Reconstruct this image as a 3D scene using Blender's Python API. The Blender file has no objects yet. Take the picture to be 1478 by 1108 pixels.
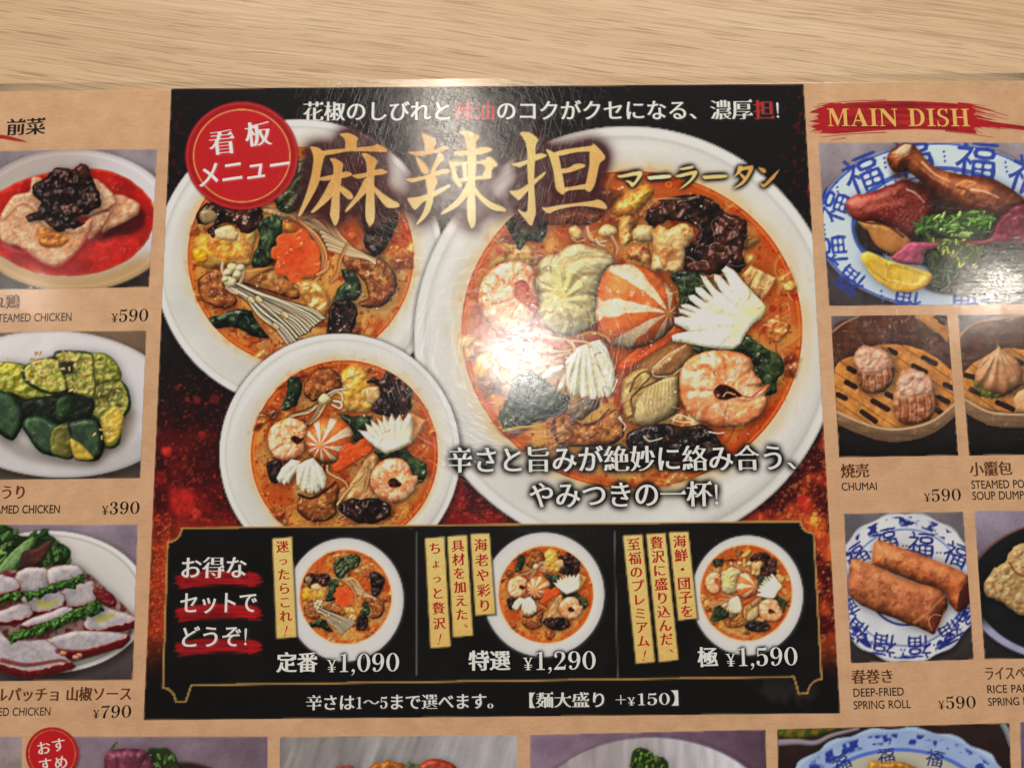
import bpy, math
import numpy as np
from mathutils import Matrix, Vector

# ------------------------------------------------------------------ camera, light, exposure
SC = bpy.context.scene
COL = SC.collection
PW, PH = 1478.0, 1108.0                       # frame the layout was measured in
FOC = 1120.0                                  # focal length in the same units
CX, CY = PW / 2, PH / 2

def _isect(a, b, c, d):
    a, b, c, d = (np.array([*p, 1.0]) for p in (a, b, c, d))
    q = np.cross(np.cross(a, b), np.cross(c, d))
    return q[:2] / q[2]

_TL, _TR, _BR, _BL = (247, 128), (1160, 121), (1213, 1029), (207, 1039)   # printed feature panel
_v = _isect(_TL, _BL, _TR, _BR)
YW = np.array([_v[0] - CX, _v[1] - CY, FOC]); YW /= np.linalg.norm(YW)
XW = np.array([1.0, -0.0089, 0.0]); XW -= YW * XW.dot(YW); XW /= np.linalg.norm(XW)
ZW = np.cross(XW, YW)                         # camera space: x right, y down, z forward
if ZW[2] > 0: ZW = -ZW
DIST = FOC * 0.22 / 960                       # the panel is 22 cm wide
P0 = np.array([0.0, 0.0, DIST])

def plane(px, py, z=0.0):
    """photo position -> metres on the table-parallel plane at height z"""
    px = np.asarray(px, float); py = np.asarray(py, float)
    r = np.stack([(px - CX) / FOC, (py - CY) / FOC, np.ones_like(px)], -1)
    t = (ZW.dot(P0) + z) / (r @ ZW)
    q = r * t[..., None] - P0
    return q @ XW, q @ YW

cam_d = bpy.data.cameras.new('camera'); cam = bpy.data.objects.new('camera', cam_d); COL.objects.link(cam)
cam_d.sensor_fit = 'HORIZONTAL'; cam_d.sensor_width = 36.0; cam_d.lens = FOC / PW * 36.0
cam_d.clip_start = 0.01; cam_d.clip_end = 50.0
_R = Matrix(((XW[0], -XW[1], -XW[2]), (YW[0], -YW[1], -YW[2]), (ZW[0], -ZW[1], -ZW[2])))
CAMP = Vector((-P0.dot(XW), -P0.dot(YW), -P0.dot(ZW)))
cam.matrix_world = Matrix.Translation(CAMP) @ _R.to_4x4()
cam_d.dof.use_dof = True; cam_d.dof.aperture_fstop = 7.0; cam_d.dof.focus_distance = DIST * 0.985
SC.camera = cam

w = bpy.data.worlds.new('World'); SC.world = w; w.use_nodes = True
w.node_tree.nodes['Background'].inputs[0].default_value = (1.0, 0.97, 0.93, 1)
w.node_tree.nodes['Background'].inputs[1].default_value = 0.07

def mirror_lamp(px, py, height, size, watt, col=(1.0, 0.9, 0.78), shape='DISK', size_y=None, name='ceiling_lamp', spread=None):
    """a ceiling lamp whose reflection is seen at (px, py) on the sheet"""
    x, y = (float(v) for v in plane(px, py))
    p = Vector((x, y, 0)); v = (p - CAMP).normalized(); v.z = -v.z
    loc = p + v * (height / v.z)
    d = bpy.data.lights.new(name, 'AREA'); o = bpy.data.objects.new(name, d); COL.objects.link(o)
    d.shape = shape; d.size = size; d.energy = watt; d.color = col
    if size_y: d.size_y = size_y
    if spread: d.spread = spread
    o.location = loc
    o.rotation_euler = (p - loc).to_track_quat('-Z', 'Y').to_euler()
    return o

mirror_lamp(748, 508, 1.5, 0.14, 3.6, (1.0, .96, .90))
mirror_lamp(655, 205, 1.5, 0.12, 3.1, size_y=0.40, shape='ELLIPSE')
mirror_lamp(1438, 418, 1.5, 0.06, 1.9)
mirror_lamp(40, 428, 1.5, 0.025, 0.45)
def added_light(x, y, z, size, watt, col):  # added unseen area light that brightens the sheet, kept out of its reflections
    d = bpy.data.lights.new('added_light', 'AREA'); o = bpy.data.objects.new('added_light', d); COL.objects.link(o)
    d.shape = 'SQUARE'; d.size = size; d.energy = watt; d.color = col
    o.location = (x, y, z); o.rotation_euler = (Vector((0, 0, 0)) - o.location).to_track_quat('-Z', 'Y').to_euler()
added_light(-.60, 1.60, 1.10, .25, 15.5, (1.0, .95, .87))
added_light(.70, 1.60, 1.10, .25, 15.5, (1.0, .95, .88))
SC.view_settings.view_transform = 'Standard'; SC.view_settings.look = 'None'
SC.view_settings.gamma = 1.0; SC.view_settings.use_curve_mapping = False
SC.view_settings.exposure = 0.0
E0 = 0.80                                     # paper white over its picture value

# ------------------------------------------------------------------ ink canvas: a small procedural printing press
class Canvas:
    def __init__(s, x0, y0, x1, y1, col=(0, 0, 0)):
        s.x0, s.y0, s.w, s.h = int(x0), int(y0), int(x1 - x0), int(y1 - y0)
        s.a = np.empty((s.h, s.w, 3), np.float32); s.a[:] = np.array(col) / 255.0
    def win(s, bx, pad=10):
        xa = max(int(bx[0] - pad) - s.x0, 0); ya = max(int(bx[1] - pad) - s.y0, 0)
        xb = min(int(bx[2] + pad) + 1 - s.x0, s.w); yb = min(int(bx[3] + pad) + 1 - s.y0, s.h)
        if xb <= xa or yb <= ya: return None
        X, Y = np.meshgrid(np.arange(xa, xb) + s.x0 + 0.0, np.arange(ya, yb) + s.y0 + 0.0)
        return (slice(ya, yb), slice(xa, xb)), X, Y
    def sample(s, x, y):
        fx = np.clip(x - s.x0, 0, s.w - 1.001); fy = np.clip(y - s.y0, 0, s.h - 1.001)
        ix = fx.astype(int); iy = fy.astype(int); fx = (fx - ix)[..., None]; fy = (fy - iy)[..., None]
        a = s.a
        return (a[iy, ix] * (1 - fx) + a[iy, ix + 1] * fx) * (1 - fy) + (a[iy + 1, ix] * (1 - fx) + a[iy + 1, ix + 1] * fx) * fy

CV = None
CLIP = []            # list of sdf functions that limit what is painted and registered
CUR = None           # part that registered regions belong to
REG = []             # regions that become meshes
NREG = [0]

def setcv(c):
    global CV
    CV = c

def C3(c): return np.array(c, np.float32) / 255.0
def sst(a, b, x):
    t = np.clip((x - a) / (b - a), 0, 1); return t * t * (3 - 2 * t)
def mix(a, b, t):
    t = np.asarray(t)[..., None] if np.ndim(t) else t
    return a * (1 - t) + b * t
def T(x0, y0, s): return lambda pts: [(x0 + x / s, y0 + y / s) for x, y in pts]

_lat = {}
def noise(X, Y, sc, seed=0):
    if seed not in _lat: _lat[seed] = np.random.RandomState(seed * 7 + 11).rand(128, 128).astype(np.float32) * 2 - 1
    L = _lat[seed]
    x = X / sc + seed * 3.7; y = Y / sc + seed * 5.3
    ix = np.floor(x).astype(int); iy = np.floor(y).astype(int); fx = x - ix; fy = y - iy
    fx = fx * fx * (3 - 2 * fx); fy = fy * fy * (3 - 2 * fy)
    ix &= 127; iy &= 127; jx = (ix + 1) & 127; jy = (iy + 1) & 127
    return (L[iy, ix] * (1 - fx) + L[iy, jx] * fx) * (1 - fy) + (L[jy, ix] * (1 - fx) + L[jy, jx] * fx) * fy
def fbm(X, Y, sc, o=3, seed=0, ang=0.0, st=1.0):
    if ang or st != 1.0:
        c, s = math.cos(ang), math.sin(ang); X, Y = (X * c + Y * s) / st, (-X * s + Y * c)
    r = 0; k = 1.0; t = 0
    for i in range(o):
        r = r + noise(X, Y, sc, seed + i) * k; t += k; k *= 0.5; sc *= 0.5
    return r / t * 1.5

def spline(p, closed=True, n=5):
    p = np.array(p, float)
    if len(p) < 3: return p
    if closed: a, b, c, d = np.roll(p, 1, 0), p, np.roll(p, -1, 0), np.roll(p, -2, 0)
    else:
        q = np.vstack([2 * p[0] - p[1], p, 2 * p[-1] - p[-2]]); a, b, c, d = q[:-3], q[1:-2], q[2:-1], q[3:]
    t = np.linspace(0, 1, n, endpoint=False)[None, :, None]
    a, b, c, d = (v[:, None, :] for v in (a, b, c, d))
    r = 0.5 * (2 * b + (c - a) * t + (2 * a - 5 * b + 4 * c - d) * t ** 2 + (3 * b - a - 3 * c + d) * t ** 3)
    r = r.reshape(-1, 2)
    return r if closed else np.vstack([r, p[-1]])

def pdist(P, X, Y, closed=True, want_t=False):
    """distance to a polyline (and where along it / on which side)"""
    P = np.asarray(P, float); Q = np.roll(P, -1, 0) if closed else P[1:]; A = P if closed else P[:-1]
    best = np.full(X.shape, 1e18); inside = np.zeros(X.shape, bool)
    tt = np.zeros(X.shape); sd = np.zeros(X.shape)
    ln = np.hypot(*(Q - A).T); cum = np.concatenate([[0], np.cumsum(ln)]); tot = max(cum[-1], 1e-9)
    for k, ((ax, ay), (bx, by)) in enumerate(zip(A, Q)):
        dx, dy = bx - ax, by - ay; l2 = dx * dx + dy * dy
        if l2 < 1e-12: continue
        u = np.clip(((X - ax) * dx + (Y - ay) * dy) / l2, 0, 1)
        ex = X - ax - u * dx; ey = Y - ay - u * dy; d2 = ex * ex + ey * ey
        m = d2 < best; best = np.where(m, d2, best)
        if want_t:
            tt = np.where(m, (cum[k] + u * ln[k]) / tot, tt); sd = np.where(m, np.sign(dx * ey - dy * ex), sd)
        if closed:
            c = ((ay > Y) != (by > Y))
            if dy: inside ^= c & (X < dx * (Y - ay) / dy + ax)
    d = np.sqrt(best)
    if want_t: return d, tt, sd
    return np.where(inside, d, -d) if closed else d

def bbox(P): P = np.asarray(P); return (P[:, 0].min(), P[:, 1].min(), P[:, 0].max(), P[:, 1].max())
def polysdf(P): return lambda X, Y: pdist(P, X, Y)
def ellsdf(cx, cy, rx, ry):
    def f(X, Y):
        r = np.hypot((X - cx) / rx, (Y - cy) / ry); return (1 - r) * min(rx, ry)
    return f
def clipd(d, X, Y):
    for f in CLIP: d = np.minimum(d, f(X, Y))
    return d

def _box(a, r, ax):
    n = 2 * r + 1; p = [(0, 0)] * a.ndim; p[ax] = (r + 1, r)
    c = np.cumsum(np.pad(a, p, mode='edge'), axis=ax, dtype=np.float64)
    i = [slice(None)] * a.ndim; j = list(i); i[ax] = slice(n, None); j[ax] = slice(None, -n)
    return ((c[tuple(i)] - c[tuple(j)]) / n).astype(np.float32)
def blur(a, s):
    r = max(int(round(s)), 0)
    if r < 1: return a
    for _ in range(3 if s > 2 else 2):
        a = _box(_box(a, r, 0), r, 1)
    return a

def greens(pts, n, cols, seed=1, ln=11, wd=5.0, up=-1.2, name=None, label=None):
    """many small toothed leaves heaped inside an outline"""
    P = spline(pts); rs = np.random.RandomState(seed); b = bbox(P); k = 0
    food(None, pts, tuple(v * .45 for v in cols[0]), R=4, sh=.35, soft=2, regn=False)
    for _ in range(n * 6):
        x = rs.uniform(b[0], b[2]); y = rs.uniform(b[1], b[3])
        if pdist(P, np.array([[x]]), np.array([[y]]))[0, 0] < 0: continue
        a = up + rs.uniform(-1.1, 1.1); L = ln * rs.uniform(.6, 1.3); w = wd * rs.uniform(.6, 1.2); c, s_ = math.cos(a), math.sin(a)
        q = []
        for t, u in ((0, .15), (.2, .7), (.3, .45), (.5, 1), (.6, .6), (.8, .75), (1, 0), (.8, -.7), (.65, -.5), (.5, -1), (.35, -.5), (.2, -.75)):
            q.append((x + c * L * (t - .5) - s_ * w * u * .5, y + s_ * L * (t - .5) + c * w * u * .5))
        cc = np.array(cols[rs.randint(len(cols))], float) * rs.uniform(.75, 1.2)
        food(None, q, tuple(np.minimum(cc, 250)), tuple(cc * .7), a + 1.57, R=2.5, k=.6, sh=.35, shoff=(1, 1), shr=1, sharp=True, regn=False, edge=0)
        stroke([(x - c * L * .4, y - s_ * L * .4), (x + c * L * .4, y + s_ * L * .4)], .9, .5, tuple(np.minimum(cc * 1.3, 250)), 0, .5, sp=False)
        k += 1
        if k >= n: break
    if name: reg(name, P, label=label, grow=2)

def crisp(cv, a=.75, b=.35):
    """the local contrast of a printed, sharpened photograph"""
    q = cv.a + a * (cv.a - blur(cv.a, 1.4)) + b * (cv.a - blur(cv.a, 7))
    g = q.mean(-1, keepdims=True); q = g + (q - g) * 1.05; g = np.clip(q, 0, 1)
    cv.a = np.clip(q + .10 * (g * g * (3 - 2 * g) - g) * 2, .012, .97)      # print contrast

def raster(conts, X, Y):
    """even-odd coverage of contours on the pixel grid, 3x3 supersampled"""
    h, w = X.shape; x0, y0 = X[0, 0] - 0.5, Y[0, 0] - 0.5; S = 3
    g = np.zeros((h * S, w * S + 1), np.int32)
    for P in conts:
        P = np.asarray(P, float); Q = np.roll(P, -1, 0)
        for (ax, ay), (bx, by) in zip(P, Q):
            if ay == by: continue
            lo, hi = (ay, by) if ay < by else (by, ay)
            ra = max(int(math.ceil((lo - y0) * S - 0.5)), 0); rb = min(int(math.ceil((hi - y0) * S - 0.5)), h * S)
            if rb <= ra: continue
            rows = np.arange(ra, rb); yy = (rows + 0.5) / S + y0
            xs = ax + (yy - ay) * (bx - ax) / (by - ay)
            ci = np.clip(np.ceil((xs - x0) * S - 0.5).astype(int), 0, w * S)
            g[rows, ci] ^= 1
    m = (np.cumsum(g, 1)[:, :-1] & 1).astype(np.float32)
    return m.reshape(h, S, w, S).mean((1, 3))

def reg(name, P=None, sdf=None, bx=None, label=None, parent=None, step=1.15, grow=0.0):
    NREG[0] += 1
    r = dict(name=name, P=None if P is None else np.asarray(P), sdf=sdf, bx=bx if bx else bbox(P), clip=list(CLIP),
             parent=parent or CUR, z=NREG[0], step=step, label=label, cv=CV)
    REG.append(r); return r

BK = 0.44; WET = 0.42
LDIR = np.array([-0.42, -0.62, 0.66])
def food(name, pts, col, col2=None, g=0.0, R=9, k=0.8, bump=(), amb=0.62, dif=0.42, spec=0.0, sp=24, mott=(), rim=None,
         soft=1.0, sh=0.35, shoff=(1.5, 2.5), shr=6, hf=None, cf=None, sharp=False, regn=True, label=None, edge=0.7, tint=(255, 244, 226)):
    P = np.asarray(pts, float) if sharp else spline(pts)
    if edge:                                   # ragged outline
        q = P.copy(); P = P + np.stack([noise(q[:, 0], q[:, 1], 5, 31), noise(q[:, 0], q[:, 1], 5, 37)], 1) * edge
    wn = CV.win(bbox(P), 14)
    if wn is None: return
    sl, X, Y = wn
    d0 = pdist(P, X, Y); d = clipd(d0, X, Y)
    dst = CV.a[sl]
    if sh:
        m = sst(-soft, soft, d0); m2 = blur(np.roll(np.roll(m, int(round(shoff[0])), 1), int(round(shoff[1])), 0), shr)
        cl = sst(-1, 1, clipd(np.full_like(d0, 9.0), X, Y))
        dst *= (1 - min(sh * .95, .7) * np.clip(m2, 0, 1) * cl)[..., None]
    t = np.clip(d0 / R, 0, 1); h = R * k * np.sqrt(np.clip(1 - (1 - t) ** 2, 0, 1))
    for i, b in enumerate(bump):
        sc, am = b[0], b[1]; an = b[2] if len(b) > 2 else 0.0; st = b[3] if len(b) > 3 else 1.0
        h = h + am * BK * fbm(X, Y, sc, 2 if sc < 12 else 3, 3 + i * 5 + int(P[0, 0]) % 17, an, st)
    if hf: h = h + 0.6 * hf(X, Y, d0)
    h = blur(h, 1)
    gy, gx = np.gradient(h); nz = 1 / np.sqrt(1 + gx * gx + gy * gy)
    nl = (-gx * LDIR[0] - gy * LDIR[1] + LDIR[2]) * nz
    c = np.empty(X.shape + (3,), np.float32); c[:] = C3(col)
    if col2 is not None:
        u = X * math.cos(g) + Y * math.sin(g); lo, hi = [f(P[:, 0] * math.cos(g) + P[:, 1] * math.sin(g)) for f in (np.min, np.max)]
        c = mix(c, C3(col2), np.clip((u - lo) / (hi - lo + 1e-6), 0, 1))
    for i, m in enumerate(mott):               # (scale, colour, amount, threshold)
        th = m[3] if len(m) > 3 else 0.0
        c = mix(c, C3(m[1]), m[2] * sst(th - 0.25, th + 0.35, fbm(X, Y, m[0], 3, 40 + i * 4 + int(P[0, 1]) % 13)))
    if cf: c = cf(X, Y, d0, c)
    if rim: c = mix(c, C3(rim[1]), rim[2] * (1 - sst(0, rim[0], d0 + noise(X, Y, 4, 9) * rim[0] * 0.35)))
    s = amb + 0.04 + 0.82 * dif * nl / LDIR[2]
    s = s * (0.94 + 0.06 * sst(0, 0.6 * R, d0))
    v1 = fbm(X, Y, 11, 3, 91); v2 = fbm(X, Y, 7, 3, 95)
    c = c * (1 + .07 * np.stack([v1, .75 * v1 + .25 * v2, .6 * v1 + .4 * v2], -1))
    c = c * (1 + 0.045 * noise(X, Y, 2.1, 77) + 0.05 * noise(X, Y, 5.3, 78))[..., None]
    c = c * s[..., None]
    if spec:
        hv = np.array([LDIR[0], LDIR[1], LDIR[2] + 1]); hv /= np.linalg.norm(hv)
        nh = np.clip((-gx * hv[0] - gy * hv[1] + hv[2]) * nz, 0, 1)
        c = c + 0.62 * spec * (nh ** sp)[..., None] * C3(tint) * sst(0, 3, d0)[..., None]
    if WET:                                    # broth glints
        mb = h + 1.3 * fbm(X, Y, 7, 2, 61 + int(P[0, 0]) % 9); qy, qx = np.gradient(mb); hv = np.array([LDIR[0] * .8, LDIR[1] * .8, 1.7]); hv /= np.linalg.norm(hv)
        gl = sst(.975, .998, (-qx * hv[0] - qy * hv[1] + hv[2]) / np.sqrt(1 + qx * qx + qy * qy)) * sst(.05, .45, fbm(X, Y, 16, 2, 70 + int(P[0, 1]) % 7)) * sst(1, 4, d0)
        c = mix(c, C3((255, 246, 232)), gl * WET)
    a = sst(-soft, soft, d)[..., None]
    CV.a[sl] = dst * (1 - a) + np.clip(c, 0, 1) * a
    if regn and name: reg(name, P, label=label)
    return P

def stroke(pts, w0, w1=None, col=(235, 215, 180), k=0.5, op=1.0, soft=0.7, sp=True, n=6, dark=0.0):
    P = spline(pts, False, n) if sp else np.asarray(pts, float)
    w1 = w0 if w1 is None else w1
    wn = CV.win(bbox(P), max(w0, w1) + 4)
    if wn is None: return
    sl, X, Y = wn
    d, t, sd = pdist(P, X, Y, False, True); wd = (w0 + (w1 - w0) * t) / 2
    a = sst(-soft, soft, clipd(wd - d, X, Y)) * op
    u = np.clip(d / np.maximum(wd, 0.5), 0, 1) * sd
    c = C3(col)[None, None] * (1 - k * (0.5 + 0.5 * u) ** 1.5)[..., None]
    if dark: CV.a[sl] *= (1 - dark * sst(-2.5, 1.5, clipd(wd + 1 - d, X, Y)))[..., None]
    CV.a[sl] = CV.a[sl] * (1 - a[..., None]) + np.clip(c, 0, 1) * a[..., None]

def fill(P, col, op=1.0, soft=0.7, col2=None, g=0.0, fn=None):
    """flat ink inside a polygon (or an sdf given as (fn, bbox))"""
    if isinstance(P, tuple) and callable(P[0]): f, bx = P
    else: P = np.asarray(P, float); f, bx = polysdf(P), bbox(P)
    wn = CV.win(bx, 4 + soft * 2)
    if wn is None: return
    sl, X, Y = wn; d = f(X, Y); a = (sst(-soft, soft, clipd(d, X, Y)) * op)[..., None]
    c = np.empty(X.shape + (3,), np.float32); c[:] = C3(col)
    if col2 is not None:
        u = X * math.cos(g) + Y * math.sin(g); c = mix(c, C3(col2), np.clip((u - u.min()) / (u.max() - u.min()), 0, 1))
    if fn: c = fn(X, Y, d, c)
    CV.a[sl] = CV.a[sl] * (1 - a) + np.clip(c, 0, 1) * a

def hairs(L, col, name='brush_hair', parent=None):
    """separate bristle marks: list of (points, w0, w1), one printed region"""
    Q = [(spline(p, False, 6), a, b) for p, a, b in L]
    def f(X, Y):
        r = np.full(X.shape, -9.0)
        for P, a, b in Q:
            d, t, sd = pdist(P, X, Y, False, True); r = np.maximum(r, (a + (b - a) * t) / 2 - d)
        return r
    for p, a, b in L: stroke(p, a + 1.5, b + 1.5, col, 0, 1)
    allp = np.vstack([q[0] for q in Q]); reg(name, sdf=f, bx=bbox(allp), parent=parent, step=.55)

def dots(f, bx, n, r, col, op=0.8, seed=1, ring=0.0, rv=0.6):
    rs = np.random.RandomState(seed); k = 0
    for _ in range(n * 4):
        x = rs.uniform(bx[0], bx[2]); y = rs.uniform(bx[1], bx[3])
        if f(np.array([[x]]), np.array([[y]]))[0, 0] < 1: continue
        q = r * rs.uniform(1 - rv, 1 + rv); o = op * rs.uniform(0.4, 1)
        wn = CV.win((x - q, y - q, x + q, y + q), 2)
        if wn is not None:
            sl, X, Y = wn; d = np.hypot(X - x, (Y - y) * 1.15)
            a = sst(0.7, -0.7, d - q) * o
            if ring: a = a * (1 - ring * sst(0.6, -0.6, d - q * 0.6))
            a = a * sst(-0.5, 0.5, clipd(np.full_like(d, 9.0), X, Y))
            CV.a[sl] = mix(CV.a[sl], C3(col), a)
        k += 1
        if k >= n: break

def curls(f, bx, n, ln, wd, col, op=0.6, seed=1, k=0.0):
    rs = np.random.RandomState(seed)
    for _ in range(n):
        x = rs.uniform(bx[0], bx[2]); y = rs.uniform(bx[1], bx[3]); a = rs.uniform(0, 6.28); c = rs.uniform(-0.5, 0.5)
        p = [(x, y)]
        for i in range(4):
            a += c + rs.uniform(-.25, .25); x += math.cos(a) * ln / 4; y += math.sin(a) * ln / 4; p.append((x, y))
        if min(f(np.array([[q[0]]]), np.array([[q[1]]]))[0, 0] for q in p) < 2: continue
        stroke(p, wd * 0.6, wd * rs.uniform(.6, 1.3), col, k, op * rs.uniform(.4, 1))
# ------------------------------------------------------------------ lettering
_tc = bpy.data.curves.new('lettering', 'FONT'); _to = bpy.data.objects.new('lettering', _tc); COL.objects.link(_to)
_gc = {}
def _outl(s):
    _tc.body = s; dg = bpy.context.evaluated_depsgraph_get(); dg.update()
    ev = _to.evaluated_get(dg); k = ev.to_curve(dg); out = []
    for sp in k.splines:
        b = sp.bezier_points; n = len(b); pts = []
        for i in range(n):
            p, q = b[i], b[(i + 1) % n]
            p0, p1, p2, p3 = (np.array(v[:2]) for v in (p.co, p.handle_right, q.handle_left, q.co))
            L = np.linalg.norm(p3 - p0)
            dv = p3 - p0; cr = max(abs(dv[0] * (v - p0)[1] - dv[1] * (v - p0)[0]) for v in (p1, p2))
            if cr < 1e-4 * max(L, 1e-6): pts.append(p0); continue
            m = 5 if L > 0.12 else 3
            for t in np.arange(m) / m:
                pts.append((1 - t) ** 3 * p0 + 3 * (1 - t) ** 2 * t * p1 + 3 * (1 - t) * t * t * p2 + t ** 3 * p3)
        out.append(np.array(pts))
    ev.to_curve_clear(); return out

def _area(P): Q = np.roll(P, -1, 0); return 0.5 * np.sum(P[:, 0] * Q[:, 1] - Q[:, 0] * P[:, 1])
def _offs(conts, ax, ay):
    if not conts: return conts
    big = max(conts, key=lambda p: abs(_area(p))); sg = 1 if _area(big) > 0 else -1
    r = []
    for P in conts:
        e = np.roll(P, -1, 0) - P; l = np.hypot(e[:, 0], e[:, 1])[:, None] + 1e-9; n = np.stack([e[:, 1], -e[:, 0]], 1) / l * sg
        m = n + np.roll(n, 1, 0); m = m / np.maximum(np.sum(m * m, 1, keepdims=True) / 2, 0.35)
        m = np.clip(m, -1.5, 1.5)
        r.append(P + m * np.array([ax, ay]))
    return r

def _uroko(conts, th, sx=1.0):
    """small triangles on the right ends of thin level strokes, as in book type"""
    big = max(conts, key=lambda p: abs(_area(p))); sg = 1 if _area(big) > 0 else -1
    r = []
    for P in conts:
        n = len(P); o = []
        for i in range(n):
            a, b, c, d = P[i - 1], P[i], P[(i + 1) % n], P[(i + 2) % n]
            if sg < 0: pass
            e = c - b; o.append(b)
            # outer contour runs counter-clockwise for sg=1: a right cap goes up
            if abs(e[0]) < 0.012 and 0.01 < e[1] * sg < th and abs((b - a)[1]) < 0.02 and (b - a)[0] * sg > 0.1 and abs((d - c)[1]) < 0.02 and (d - c)[0] * sg < -0.1:
                if sg > 0:
                    o.append(c + np.array([0.0, 0.0])); o.append(c + np.array([-0.055, 0.105])); o.append(c + np.array([-0.19, 0.0])); o.append(None)
                else: pass
            elif sg < 0 and abs(e[0]) < 0.012 and -th < e[1] < -0.01 and abs((b - a)[1]) < 0.02 and (b - a)[0] > 0.1 and abs((d - c)[1]) < 0.02 and (d - c)[0] < -0.1:
                o[-1] = b + np.array([-0.19, 0.0]); o.append(b + np.array([-0.055, 0.105])); o.append(b)
        q = []; skip = False
        for v in o:
            if v is None: skip = True; continue
            if skip: skip = False; continue
            q.append(v)
        r.append(np.array(q))
    return r

def E(cx, cy, rx, ry, n=28, a0=0.0):
    t = np.arange(n) / n * 2 * math.pi + a0
    return np.stack([cx + rx * np.cos(t), cy + ry * np.sin(t)], 1)
def _A(l): return np.array(l, float)
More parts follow.
